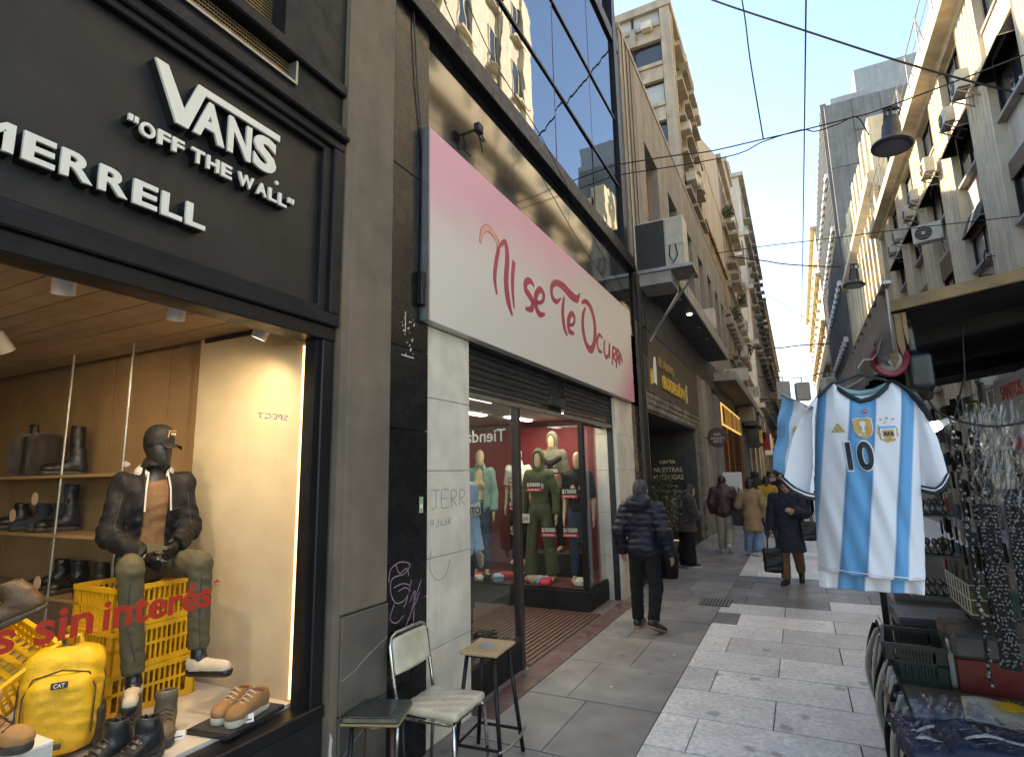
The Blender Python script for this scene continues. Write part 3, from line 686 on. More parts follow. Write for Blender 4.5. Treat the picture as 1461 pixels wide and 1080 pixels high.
for i in range(26): st.box(-2.401, -2.3975, 3.10+rs.random()*.12, 0, 2.70+rs.random()*.38, 0) if 0 else None
for i in range(24):
    a, b = 3.08+rs.random()*.15, 2.66+rs.random()*.28; r = rs.uniform(.003, .008); st.lathe([(0, .0015), (r, .0015), (r, 0)], 8, frame((-2.3995, a, b), (0,1,0), (0,0,1)))
st.box(-2.3998, -2.398, 3.115, 3.123, 2.83, 2.98); st.box(-2.3998, -2.398, 3.08, 3.22, 2.655, 2.663)
st.build('glue_dots', m_ghost, bs)
k1 = thing('green_sticker', 'tiny pale green sticker on the black granite pier', 'sticker', (-2.398, 3.3, 1.6))
MB().box(-2.3995, -2.398, 3.30, 3.345, 1.57, 1.68).build('sticker', mat('green_paper', (.35,.42,.25), .6, .1, 20.), k1)
MB().box(-2.398, -2.3972, 3.308, 3.337, 1.60, 1.63).build('print', m_white, k1)
def cable(name, pts, r, label, n=6, group=None, sub=10):
    P = [Vector(p) for p in pts]; C = []
    for i in range(len(P)-1):
        p0, p1, p2, p3 = P[max(i-1,0)], P[i], P[i+1], P[min(i+2, len(P)-1)]
        for k in range(sub):
            t = k/sub; C.append(.5*((2*p1)+(p2-p0)*t+(2*p0-5*p1+4*p2-p3)*t*t+(3*p1-p0-3*p2+p3)*t**3))
    C.append(P[-1]); o = MB().tube(C, r, n).build(name, m_cable, smooth=True); tag(o, label, 'cable', group); return o
cable('hanging_cable', [(-2.39,3.08,8.2),(-2.385,3.12,6.2),(-2.385,3.2,5.0),(-2.39,3.29,4.3),(-2.392,3.285,3.4),(-2.392,3.275,2.95)], .006, 'thin black cable running down the black pier beside pink sign edge')
cable('sagging_cable', [(-2.31,3.1,6.7),(-2.31,4.2,5.9),(-2.30,5.6,5.62),(-2.32,7.4,5.1),(-2.34,9.6,4.7)], .005, 'thin cable sagging diagonally across black beam above the pink sign')
jb = thing('junction_box', 'small black junction box at left edge of the pink sign', 'junction box', (-2.36, 3.27, 3.0))
MB().box(-2.40, -2.35, 3.245, 3.292, 3.06, 3.32, .006).build('body', m_black_metal, jb)
MB().box(-2.35, -2.345, 3.25, 3.287, 3.2, 3.3).build('cover', m_cable, jb)
wl_ = thing('wall_bracket', 'tangled black lamp bracket on granite wall above the pink sign', 'bracket', (-2.42, 4.05, 4.85))
bk = MB(); bk.tube([(-2.42,4.0,4.88),(-2.30,4.02,4.9)], .012, 8); bk.tube([(-2.30,4.02,4.9),(-2.28,4.1,4.82),(-2.33,4.16,4.86),(-2.36,4.06,4.93)], .008, 6); bk.box(-2.33,-2.27,3.98,4.07,4.86,4.95,.01); bk.tube([(-2.3,4.02,4.86),(-2.36,4.2,4.78)], .006, 6)
bk.build('arm', m_cable, wl_)
# ================================================================= other buildings on the left side
m_greyplaster = mat('grey_render', (.25,.243,.23), .8, .15, 3., .3, 60, col2=(.20,.188,.17), mix=.6, mscale=.9, streak=.28)
m_beigeconc = mat('beige_concrete', (.35,.322,.275), .85, .15, 2.5, .3, 40, col2=(.32,.28,.22), mix=.7, mscale=.8, streak=.3)
m_partywall = mat('cream_party_wall', (.47,.428,.36), .85, .12, 2., .3, 30, col2=(.44,.38,.30), mix=.7, mscale=.35, streak=.35)
m_ornate = mat('grimy_stone', (.38,.342,.285), .85, .18, 2., .4, 25, col2=(.23,.20,.155), mix=.8, mscale=.6, streak=.35)
m_rusty = mat('rust_stained_plaster', (.33,.23,.12), .85, .25, 3., .3, 30, col2=(.16,.11,.06), mix=.9, mscale=.8, streak=.4)
m_winglass = mat('dark_window_glass', (.03,.035,.04), .06, .2, 2., spec=.9)
m_winlit = mat('pale_curtained_glass', (.32,.34,.33), .08, .2, 1.2, spec=.9, coat=.4)
m_woodframe = mat('orange_wood_frame', (.28,.11,.05), .5, .2, 6.)
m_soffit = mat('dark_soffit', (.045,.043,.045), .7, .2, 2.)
m_conc_fascia = mat('grey_concrete_fascia', (.33,.31,.29), .85, .15, 3., .2, 50, streak=.25)
m_ac = mat('off_white_ac', (.52,.50,.43), .5, .1, 5., col2=(.38,.35,.29), mix=.5, mscale=4)
m_ac_dark = mat('dark_ac_grille', (.02,.02,.021), .5, .2, 10.)
m_brick_dark = mat('dark_rough_stone', (.17,.148,.122), .8, .25, 6., .5, 40, objrand=.35)
m_gold = mat('gold_letter', (.75,.47,.06), .35, .1, 6., metal=.3)
m_menu = mat('chalk_black', (.015,.014,.013), .6, .2, 8.)
m_menu_txt = mat('chalk_gold', (.55,.42,.22), .6, .1, 8.)
m_leafgreen = mat('dusty_leaf', (.05,.065,.025), .6, .3, 12., objrand=.3)
def ac_unit(name, x, y, z, w, d, h, rz, label, group=None, bracket=True, fan=True, body=None):
    """outdoor air conditioner: fan side faces local -Y"""
    t = thing(name, label, 'air conditioner', (x, y, z), group, rz); Mw = T(x, y, z) @ RZ(rz)
    MB(Mw).box(-w/2, w/2, -d/2, d/2, 0, h, .015).build('casing', body or m_ac, t)
    if fan:
        r = h*.40
        MB(Mw).lathe([(r, 0), (r, .012), (r*.95, .014), (r*.95, .004), (0, .004)], 20, T(-w*.12, -d/2-.001, h/2) @ RX(RAD(90))).build('fan_ring', m_ac_dark, t)
        f = MB(Mw)
        for i in range(4): f.box(-w*.12-r*.9, -w*.12+r*.9, -d/2-.022, -d/2-.017, h/2-r*.6+i*r*.4, h/2-r*.57+i*r*.4)
        f.cyl((-w*.12, -d/2-.03, h/2), (-w*.12, -d/2-.014, h/2), r*.22, n=10); f.build('fan_guard', m_ac, t)
    if bracket:
        b = MB(Mw)
        for s in (-1, 1):
            b.bar((s*w*.38, -d/2-.03, -.03), (s*w*.38, d/2+.25, -.03), .035); b.bar((s*w*.38, -d/2, -.04), (s*w*.38, d/2+.25, -.38), .03)
        b.build('bracket', m_steel, t)
    return t
# ---- grey building with canopy and restaurant
gb = thing('grey_building', 'low grey rendered building with tall dark windows above a wide canopy', 'building', (XF, 18, 0))
wy = [(11.66,13.0),(14.24,15.55),(16.7,17.95),(19.2,20.4),(21.4,22.55),(23.5,24.65),(25.5,26.7)]
y0, y1, zt = 9.88, 27.4, 10.6
gw = MB(); gw.box(-9, XF, y0, y1, 9.12, zt); gw.box(-9, XF, y0, y1, 5.5, 6.7); prev = y0
for a, b in wy: gw.box(-3.3, XF, prev, a, 6.7, 9.12); prev = b
gw.box(-3.3, XF, prev, y1, 6.7, 9.12); gw.box(-9, -2.85, y0, y1, 6.71, 9.11); gw.build('wall', m_greyplaster, gb)
for i, (a, b) in enumerate(wy):
    w = MB().box(-2.80, -2.72, a+.01, b-.01, 6.71, 9.11).build('window', m_winglass, gb)
    f = MB(); f.box(-2.72, -2.66, a+.01, a+.09, 6.71, 9.11); f.box(-2.72, -2.66, b-.09, b-.01, 6.71, 9.11); f.box(-2.72, -2.67, a+.09, b-.09, 7.9, 7.98); f.box(-2.72, -2.66, a+.09, b-.09, 9.03, 9.11)
    f.build('window_frame', m_woodframe if i == 0 else m_dark_wood, w)
cp = MB(); cp.box(-2.9, XF+.02, y0, y1, zt, zt+.12); cp.build('coping', m_conc_fascia, gb)
for yy in (10.1, 10.35, 10.62): MB().tube([(-2.40, yy, 4.0), (-2.40, yy+.02, 10.6)], .018 if yy < 10.2 else .01, 6).build('pipe', m_steel if yy < 10.2 else m_cable, gb)
# canopy
ca = MB(); ca.box(-2.42, -1.78, 11.06, 19.6, 5.45, 5.78); ca.build('canopy', m_conc_fascia, gb)
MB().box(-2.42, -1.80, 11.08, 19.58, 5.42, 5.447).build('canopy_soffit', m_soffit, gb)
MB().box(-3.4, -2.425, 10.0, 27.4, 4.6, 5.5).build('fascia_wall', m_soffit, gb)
dl = MB().lathe([(0,0),(.05,0),(.06,.02)], 14, T(-1.95, 13.2, 5.40)).build('downlight', m_lamp_on, gb)
for yy in (11.9, 14.6, 16.0): MB().lathe([(0,0),(.05,0),(.06,.02)], 14, T(-1.95, yy, 5.40)).build('downlight', m_steel, gb)
MB().bar((-2.40, 10.9, 4.35), (-1.86, 11.4, 5.44), .03).build('stay_rod', m_steel, gb)
# restaurant front
MB().box(-3.0, -2.44, 10.75, 16.9, 3.35, 4.6).build('restaurant_fascia', mat('brown_fascia', (.085,.068,.052), .7, .25, 4., .3, 40, col2=(.05,.042,.034), mix=.6, mscale=2.), gb)
rs = random.Random(5)
for r in range(3):
    yy = 10.5-.2*(r % 2)
    while yy < 16.8:
        w = rs.uniform(.3, .6); MB().box(-2.9, -2.43+rs.uniform(-.012, .012), max(yy, 10.5), min(yy+w-.015, 16.85), 2.985+r*.12, 3.09+r*.12, .01).build('rough_stone', m_brick_dark, gb); yy += w
SR = frame((-2.438, 0, 0), (0,1,0), (0,0,1))
letter('sign_lettering', 'BODEG\u00d3N', m_gold, gb, SR @ T(12.0, 3.55, 0), 1, .02, .02, width=2.45, height=.36)
letter('sign_lettering', 'EL ALAMO', mat('dull_gold', (.33,.22,.09), .5, .1, 6.), gb, SR @ T(11.7, 3.98, 0), 1, .015, .01, width=1.6, height=.2)
q = MB(); stroke(q, [(11.25,3.55),(11.3,3.85),(11.35,4.12)], [.10,.09,.02], SR, .03); q.build('sign_leaf', m_white_letter, gb)
q = MB(); stroke(q, [(10.95,3.5),(10.97,3.68),(11.0,3.82)], [.06,.06,.02], SR, .03); q.build('sign_leaf', m_gold, gb)
q = MB(); stroke(q, [(14.9,3.55),(14.85,3.75),(14.95,4.0)], [.1,.07,.02], SR, .03); q.build('sign_leaf', m_menu_txt, gb)
MB().box(-3.0, -2.43, 9.9, 10.48, 0, 4.58).build('restaurant_pier', m_brick_dark, gb)
MB().box(-3.0, -2.425, 16.2, 16.95, 0, 2.98).build('restaurant_pier', m_brick_dark, gb)
MB().box(-3.1, -2.43, 16.95, 19.9, 0, 4.6).build('plain_pier', m_greyplaster, gb)
MB().box(-2.43, -2.36, 17.7, 18.2, 0, 4.55).build('pier_strip', m_ornate, gb)
for i in range(22): MB().box(-2.43, -2.385+rs.uniform(0,.03), 16.25, 16.55, .1+i*.13, .215+i*.13, .01).build('rough_stone', m_brick_dark, gb)
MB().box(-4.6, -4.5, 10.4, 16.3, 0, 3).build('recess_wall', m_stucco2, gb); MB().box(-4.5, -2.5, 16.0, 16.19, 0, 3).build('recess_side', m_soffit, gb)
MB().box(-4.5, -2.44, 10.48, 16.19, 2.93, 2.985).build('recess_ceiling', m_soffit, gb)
dp = MB().box(-4.49, -4.46, 11.6, 13.0, 0, 2.6).build('door', m_woodpanel, gb); MB().box(-4.46, -4.44, 11.75, 12.85, .3, 2.45).build('door_glass', m_winglass, dp)
mb_ = thing('menu_board', 'tall black menu board with gold lettering in the restaurant recess', 'menu board', (-2.7, 14.6, 0))
MB().box(-3.5, -2.5, 14.62, 14.70, .35, 2.2, .01).build('board', m_menu, mb_)
MF = frame((-3.45, 14.619, 0), (1,0,0), (0,0,1))
for i, (tx, z, w) in enumerate((('NUESTRAS', 1.80, .7), ('MALENGAS', 1.62, .74), ('pizzas', 1.42, .4), ('pastas caseras', 1.29, .55), ('parrilla', 1.16, .42), ('empanadas', 1.03, .5), ('minutas', .90, .38), ('postres', .77, .42), ('MENU', .58, .34))):
    letter('lettering', tx, m_menu_txt, mb_, MF @ T(.48-w/2, z, 0), 1, .002, .012, width=w, height=.12 if w > .65 else .075)
letter('lettering', 'carta', m_menu_txt, mb_, MF @ T(.28, 2.02, 0), 1, .002, .012, width=.4, height=.09)
rsn = thing('round_sign', 'small round dark hanging sign on an arm above the restaurant pier', 'sign', (-2.05, 17.7, 2.75))
RS = frame((-2.08, 17.7, 2.78), (1,0,0), (0,0,1))
MB().lathe([(0,.035),(.27,.035),(.29,.02),(.29,-.02),(.27,-.035),(0,-.035)], 28, RS).build('disc', mat('dark_red_enamel', (.05,.022,.02), .4, .1, 6.), rsn)
for tx, z, w in (('BAR', .06, .2), ('BODEG\u00d3N', -.05, .36), ('RESTO', -.15, .24)): letter('lettering', tx, mat('pale_enamel', (.5,.42,.38), .5, 0), rsn, RS @ T(-w/2, z, .036), 1, .002, .01, width=w, height=.07)
MB().cyl((-2.45, 17.7, 2.78), (-2.36, 17.7, 2.78), .02, n=8).build('arm', m_black_metal, rsn)
# potted bushes by the restaurant
def leafy(mb, c, r, n, rnd, s=.07):
    for i in range(n):
        d = Vector((rnd.gauss(0,1), rnd.gauss(0,1), rnd.gauss(0,1))).normalized()*(rnd.random()**.4)
        p = Vector(c)+Vector((d.x*r[0], d.y*r[1], d.z*r[2])); q = Euler((rnd.random()*6, rnd.random()*6, rnd.random()*6)).to_matrix().to_4x4(); q.translation = p
        l = s*rnd.uniform(.6, 1.3); mb.add([q@Vector((0,0,0)), q@Vector((l*.3,l*.5,.1*l)), q@Vector((0,l,0)), q@Vector((-l*.3,l*.5,.1*l))], [(0,1,2,3)])
pl = thing('potted_shrub', 'dark bushy potted shrub beside the restaurant entrance pier', 'potted shrub', (-2.2, 10.3, 0))
MB().lathe([(0,.0),(.15,.0),(.2,.42),(.17,.42),(.15,.36),(0,.36)], 20, T(-2.2, 10.35, 0)).build('pot', m_black_metal, pl, smooth=False)
tk = MB()
for i in range(5): tk.tube([(-2.2,10.35,.36),(-2.2+.06*math.cos(i*1.3),10.35+.06*math.sin(i*1.3),.9),(-2.2+.2*math.cos(i*1.3),10.35+.2*math.sin(i*1.3),1.5)], [.02,.014,.006], 6)
tk.build('stem', m_woodpanel, pl)
lf = MB(); leafy(lf, (-2.2,10.35,1.25), (.3,.36,.62), 900, random.Random(2)); lf.build('foliage', m_leafgreen, pl, kind='stuff')
# ---- big ac unit on its shelf
ac = ac_unit('condenser_unit', -1.98, 10.55, 5.60, .92, .42, .98, RAD(0), 'large air conditioner with black grille standing on the canopy corner shelf', bracket=False, fan=False)
MB(T(-1.98,10.55,5.60)).box(-.455, .10, -.222, -.212, .03, .95).build('grille', m_ac_dark, ac)
q = MB(T(-1.98,10.55,5.60)); q.box(.12, .45, -.226, -.212, .42, .96, .01); q.build('service_cover', m_ac, ac)
MB(T(-1.98,10.55,5.60)).tube([(.2,-.23,.42),(.18,-.26,.2),(.25,-.27,.05),(.33,-.26,.2),(.3,-.23,.42)], .012, 6).build('hose', m_cable, ac)
shf = thing('condenser_shelf', 'grey metal shelf with diagonal stay under the large air conditioner', 'shelf', (-2.0, 10.6, 5.5))
q = MB(); q.box(-2.42, -1.40, 10.25, 11.05, 5.535, 5.595); q.build('plate', m_steel, shf)
q = MB(); q.box(-2.42, -1.80, 10.3, 11.05, 5.30, 5.534); q.build('block', m_conc_fascia, shf)
MB().bar((-1.42, 10.7, 5.53), (-2.40, 10.9, 4.4), .035).build('stay', m_steel, shf)
# bundle of cables down the pier
for i, (yy, off) in enumerate(((9.90, 0), (9.96, .03), (10.03, -.02), (10.10, .02))):
    cable('drop_cable', [(-2.37, yy, 5.5), (-2.35, yy+.03+off, 4.8), (-2.37, yy+off, 4.2), (-2.36, yy-.02, 3.3), (-2.37, yy+off, 1.8), (-2.38, yy, .2)], .022 if i == 1 else .014, ORD[i]+' dark cable from the left in bundle between pink sign and restaurant', group='cables bundled between the shops')
# ---- gold shop and second canopy
gs = thing('gold_sign_shop', 'narrow shop under the second canopy with glowing gold sign and amber curtain', 'shop', (XF, 25, 0))
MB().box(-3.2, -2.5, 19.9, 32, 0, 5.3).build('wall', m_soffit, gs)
MB().box(-2.50, -2.36, 21.9, 29.3, 3.45, 4.3).build('sign_box', mat('amber_lit_sign', (.55,.33,.1), .5, .2, 3., emit=(1,.58,.16), estr=.25), gs)
rg = random.Random(9); yy = 22.1
while yy < 29:
    w = rg.uniform(.25, .6); MB().box(-2.36, -2.33, yy, yy+w, 3.52, 4.2, .02).build('sign_strip', rg.choice((m_gold, m_woodpanel, m_dark_wood, m_gold)), gs); yy += w+rg.uniform(.12, .3)
m_amber = mat('glowing_amber_curtain', (.24,.085,.02), .5, .5, 6., emit=(1,.35,.05), estr=.025)  # lit look put into the curtain cloth as a faint glow of its own
m_amber2 = mat('brown_curtain', (.07,.028,.012), .6, .4, 8.)
rgc = random.Random(17)
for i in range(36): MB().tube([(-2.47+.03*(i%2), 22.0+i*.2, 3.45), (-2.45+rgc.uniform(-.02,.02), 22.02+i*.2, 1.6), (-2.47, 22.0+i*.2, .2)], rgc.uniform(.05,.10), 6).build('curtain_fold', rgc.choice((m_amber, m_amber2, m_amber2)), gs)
MB().box(-2.5, -2.38, 20.3, 21.8, 0, 4.4).build('pier', m_greyplaster, gs)
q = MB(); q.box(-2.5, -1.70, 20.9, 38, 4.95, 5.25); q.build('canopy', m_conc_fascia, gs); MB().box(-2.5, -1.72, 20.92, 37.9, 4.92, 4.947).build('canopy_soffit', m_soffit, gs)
MB().lathe([(0,0),(.16,0),(.17,.03)], 14, T(-2.0, 32.5, 4.6)).build('downlight', m_lamp_on, gs)
for i in range(9): MB().box(-2.5, -1.75-.05*(i%3), 30+i*1.6, 30.8+i*1.6, 4.2+.1*(i%2), 4.9).build('hanging_sign', m_soffit if i%3 else m_conc_fascia, gs)
st_ = thing('street_poster', 'white paper notice stand in front of the amber curtain', 'notice', (-2.2, 20.5, 1))
MB().box(-2.35, -1.75, 20.5, 20.54, .95, 1.75).build('sheet', m_white, st_); MB().box(-2.08, -2.03, 20.545, 20.58, 0, 1.75).build('post', m_black_metal, st_)
letter('lettering', 'ELLE', m_black_return, st_, frame((-2.28, 20.499, 1.05), (1,0,0), (0,0,1)), 1, .002, .02, width=.46, height=.14)

# ---- generic facade builder for upper storeys
def facade(par, face, u0, u1, z0, z1, nu, nz, ww, wh, mwall, mglass, depth=.25, sill=True, name='window', zoff=0., frame_m=None):
    """windows on a wall plane: face=('x',X,s) or ('y',Y,s); s = outward sign; each window a part with frame and sill"""
    ax, P, s = face
    def box(mb, a, b, d0, d1, c, d):
        lo, hi = P+s*min(d0, d1), P+s*max(d0, d1)
        if ax == 'x': mb.box(lo, hi, a, b, c, d)
        else: mb.box(a, b, lo, hi, c, d)
    for i in range(nu):
        for j in range(nz):
            cu = u0+(u1-u0)*(i+.5)/nu; cz = z0+(z1-z0)*(j+.5)/nz+zoff
            a, b, c, d = cu-ww/2, cu+ww/2, cz-wh/2, cz+wh/2
            w = MB(); box(w, a, b, -.02, .012, c, d); w = w.build(name, mglass, par)
            f = MB(); t = .07
            box(f, a-t, a, -.02, .06, c-t, d+t); box(f, b, b+t, -.02, .06, c-t, d+t); box(f, a, b, -.02, .06, d, d+t); box(f, a, b, -.02, .05, c-t, c); box(f, cu-.03, cu+.03, -.02, .04, c, d)
            f.build('window_frame', frame_m or mwall, w)
            if sill: q = MB(); box(q, a-.12, b+.12, -.02, depth, c-t-.12, c-t-.002); q.build('window_sill', mwall, w)
# ---- beige office tower
bt = thing('beige_tower', 'tall beige concrete office block with deep window bands rising behind the grey building', 'building', (-2.5, 20, 0))
TX, TY0, TY1, TZ = -2.5, 17.45, 22.4, 17.7
MB().box(-9, TX-.15, TY0+.15, TY1, 10.72, TZ-.25).build('wall', m_beigeconc, bt)
q = MB(); q.box(-9, TX+.06, TY0-.05, TY1+.05, TZ-.25, TZ+.05); q.build('roof_slab', m_beigeconc, bt)
q = MB(); q.box(TX-.32, TX, TY0, TY0+.30, 10.72, TZ-.25); q.box(TX-.2, TX+.03, TY1-.3, TY1, 10.72, TZ-.25); q.build('corner_pier', m_beigeconc, bt)
zf = [10.9, 12.45, 13.95, 15.45, 16.95]
for j, z in enumerate(zf[1:]):
    q = MB(); q.box(-8.9, TX-.33, TY0-.06, TY0+.15, z-.70, z-.52); q.box(-8.9, TX-.33, TY0+.02, TY0+.149, z-.515, z-.16); q.box(-8.9, TX-.33, TY0-.05, TY0+.15, z-.155, z-.02)
    q.build('spandrel', m_beigeconc, bt)
    for k in range(4):
        xa = TX-.36-1.55*k
        for a, b in ((xa-.92, xa), (xa-1.5, xa-.96)):
            w = MB().box(a, b, TY0+.10, TY0+.148, z, z+.76).build('window', m_winlit if (j+k) % 2 else m_winglass, bt)
            f = MB(); f.box(a, a+.04, TY0+.05, TY0+.098, z, z+.76); f.box(a+.04, b, TY0+.05, TY0+.098, z+.72, z+.76); f.build('window_frame', m_dark_wood, w)
        MB().box(xa-1.0, xa-.8, TY0-.10, TY0+.10, z-.72, z-.02).build('bracket', m_beigeconc, bt)
facade(bt, ('x', TX-.14, 1), TY0+.35, TY1-.3, 10.8, TZ-.3, 3, 5, .95, .7, m_beigeconc, m_winglass, .35)
q = MB()
for k in range(4): q.box(TX-.15, TX+.02, TY0+.35+1.4*k, TY0+.5+1.4*k, 10.75, TZ-.25)
q.build('facade_fin', m_beigeconc, bt)
ac_unit('window_air_conditioner', -3.25, TY0-.14, 16.66, .34, .26, .26, 0, 'small air conditioner under the top window of the beige tower', 'small units on the beige tower', bracket=False, fan=False)
rg = random.Random(4)
for i in range(9):
    ac_unit('window_air_conditioner', TX+.12, TY0+.8+rg.random()*3.8, 11.0+rg.random()*5.6, .42, .34, .32, RAD(90), ORD[i]+' of the small white units scattered on street side of beige tower', 'units on the street face of the beige tower', bracket=False, fan=False)
# ---- cream party-wall building and the grimy stuccoed ones behind
pb = thing('party_wall_building', 'plain cream building with blank stained upper wall beyond the beige tower', 'building', (-2.5, 30, 0))
MB().box(-10, -2.62, 23.2, 31.9, 5, 15.6).build('lower_wall', m_partywall, pb)
q = MB(); q.prism([(23.2,15.6),(31.9,15.6),(31.9,19.6),(27,17.6),(23.2,16.0)], frame((-9,0,0),(0,1,0),(0,0,1)), 6.4); q.build('upper_wall', m_partywall, pb)
MB().box(-8, -2.45, 27.45, 40, 5.0, 9.6).build('base_wall', m_ornate, pb)
q = MB(); q.box(-3.2, -2.38, 22.5, 30.2, 11.6, 11.75); q.box(-3.1, -2.48, 22.6, 30.0, 9.0, 11.6); q.build('rusty_block', m_rusty, pb)
for i in range(14):
    z = 9.4-i*.0; yy = 27.6+i*.9
    MB().box(-2.5, -2.15, yy, yy+.5, 8.6-.03*i, 9.0-.03*i).build('cornice_bracket', m_ornate, pb)
q = MB(); q.box(-3, -2.2, 27.5, 40, 9.05, 9.25); q.box(-3, -2.3, 27.5, 40, 6.9, 7.05); q.build('cornice', m_ornate, pb)
facade(pb, ('x', -2.45, 1), 27.6, 39.8, 5.1, 8.9, 7, 2, .9, 1.3, m_ornate, m_winglass, .35)
ob = thing('stone_building', 'grimy stone building with cornices and balconies stepping up behind party wall', 'building', (-2.5, 35, 0))
MB().box(-10, -2.6, 32, 40.2, 5, 19.4).build('wall', m_ornate, ob)
q = MB(); q.box(-10, -2.35, 31.9, 40.3, 19.4, 19.7); q.box(-10, -2.5, 36.5, 40.2, 19.7, 21.6); q.box(-10, -2.35, 36.4, 40.3, 21.6, 21.9); q.box(-9, -2.4, 31.95, 40.3, 15.3, 15.5); q.box(-9, -2.4, 31.95, 40.3, 11.8, 12); q.build('cornice', m_ornate, ob)
facade(ob, ('x', -2.6, 1), 32.2, 40, 9.6, 19.2, 4, 3, 1.0, 1.8, m_ornate, m_winglass, .5)
rg = random.Random(11)
for k, (z, yy) in enumerate(((12.2, 33.2), (12.2, 36.9), (15.6, 34.6), (15.6, 38.7))):
    b = MB(); b.box(-2.6, -1.95, yy-.9, yy+.9, z-.15, z)
    for i in range(9): b.box(-2.0, -1.97, yy-.88+i*.21, yy-.85+i*.21, z, z+.9)
    b.box(-2.02, -1.95, yy-.9, yy+.9, z+.9, z+.95); b.build('balcony', m_ornate, ob)
fa = thing('far_stone_building', 'far tall pale stone apartment building along left side towards street end', 'building', (-2.5, 80, 0))
MB().box(-14, -2.5, 52, 84, 0, 28.2).build('wall', m_partywall, fa)
q = MB()
for z in (7, 12.5, 17.5, 22.5, 28.2): q.box(-14, -2.1, 51.8, 84.2, z, z+.4)
q.box(-12, -3.2, 52.5, 80, 28.6, 30.2); q.build('cornice', m_ornate, fa)
facade(fa, ('x', -2.5, 1), 52.5, 83.5, 3, 28, 9, 6, 1.3, 2.2, m_ornate, m_winglass, .6)
facade(fa, ('y', 52, -1), -9.5, -3, 17, 28, 3, 3, 1.2, 1.9, m_ornate, m_winglass, .3)
fb = thing('farthest_left_building', 'farthest pale building closing the left side of the street', 'building', (-2.5, 115, 0))
MB().box(-14, -2.5, 84.3, 150, 0, 25).build('wall', m_partywall, fb)
q = MB()
for z in (6, 11, 16, 20.5, 25): q.box(-14, -2.0, 84.3, 150.2, z, z+.4)
q.build('cornice', m_ornate, fb); facade(fb, ('x', -2.5, 1), 85, 149, 3, 25, 12, 5, 1.6, 2.2, m_ornate, m_winglass, .6)
lw = thing('low_shop_row', 'row of dark ground floor shop fronts farther along the left side', 'shop row', (-2.5, 45, 0))
MB().box(-6, -2.62, 32, 84, 0, 5).build('wall', m_soffit, lw)
for i in range(12): MB().box(-2.62, -2.35, 34+i*4.1, 35+i*4.1, 0, 4.9).build('pier', m_ornate if i % 2 else m_greyplaster, lw)
rg = random.Random(21)
for i in range(14):
    MB().box(-2.35, -1.8, 33.5+i*3.4, 33.62+i*3.4, rg.uniform(2.8, 4), rg.uniform(4.2, 4.8)).build('blade_sign', rg.choice((m_red_wall, m_white, m_soffit, m_gold, m_dark_wood)), lw)
for i, (yy, z) in enumerate(((31.5, 15.7), (36, 11.9), (39.5, 9.4), (29.2, 9.3))):
    v = thing('ledge_plant', ('wild plant highest up on the left ledges', 'wild plant on middle ledge of the grimy stone facade', 'wild plant on farthest low ledge of left facades', 'wild plant on nearest low ledge of left facades')[i], 'plant', (-2.3, yy, z), 'plants growing on the left ledges')
    l = MB(); leafy(l, (-2.2, yy, z+.2), (.25,.45,.35), 130, random.Random(int(yy)), .16); l.build('foliage', m_leafgreen, v, kind='stuff')
    MB().tube([(-2.4,yy,z-.1),(-2.2,yy,z+.3)], .03, 6).build('stem', m_woodpanel, v)
for i, (yy, z) in enumerate(((16.6, 5.78), (24.5, 5.3), (28.6, 6.0), (31, 5.35), (33.5, 8.0), (35.2, 9.9), (37, 6.2))):
    ac_unit('facade_air_conditioner', -2.15, yy, z, .8, .4, .6, RAD(90 if z > 6.5 else 0), ORD[i]+' nearest white air conditioner along the left facades past the canopy', 'air conditioners along the left facades', bracket=False)

# ================================================================= right side of the street
m_cream = mat('cream_stone', (.60,.51,.365), .8, .12, 2.5, .3, 40, col2=(.48,.42,.32), mix=.6, mscale=.9, streak=.22)
m_cream2 = mat('yellow_render', (.64,.55,.37), .8, .1, 2., .2, 40, col2=(.42,.34,.2), mix=.5, mscale=.6, streak=.2)
m_spandrel = mat('grey_spandrel', (.47,.425,.355), .8, .12, 2., .2, 40, streak=.3)
m_towerconc = mat('pale_board_concrete', (.17,.17,.168), .8, .15, 1.5, .3, 20, col2=(.12,.12,.118), mix=.7, mscale=.35, streak=.2)
m_penthouse = mat('metal_penthouse', (.26,.28,.29), .5, .1, 1., streak=.15)
m_awn = mat('black_awning', (.02,.021,.023), .7, .2, 5.)
m_blind = mat('brown_roller_blind', (.12,.075,.05), .6, .2, 8.)
rb = thing('cream_building', 'sunlit cream building with fluted pilasters, awnings and deep cornice', 'building', (5.5, 25, 0))
XR = 5.5
MB().box(XR, 14, 2, 36.0, 0, 15.2).build('wall', m_spandrel, rb)
pil = [3.77*i+17.25-3.87*3+.10*i for i in range(-1, 8)]
pw = 1.72
for k, a in enumerate(pil):
    if a > 35 or a < 2: continue
    b = min(a+pw, 35.9); poly = [(XR+.02, a)]; nfl = 6; prof = []
    w = (b-a)/nfl
    for i in range(nfl):
        s = a+i*w; poly += [(XR-.26, s+.02), (XR-.26, s+w*.52), (XR-.20, s+w*.58), (XR-.20, s+w*.94)]
    poly += [(XR-.26, b), (XR+.02, b)]
    MB().prism(poly, Matrix(), 14.4).build('fluted_pilaster', m_cream, rb)
bays = [(pil[i]+pw, pil[i+1]) for i in range(len(pil)-1) if pil[i] > 1 and pil[i] < 34]
awn_n = -1
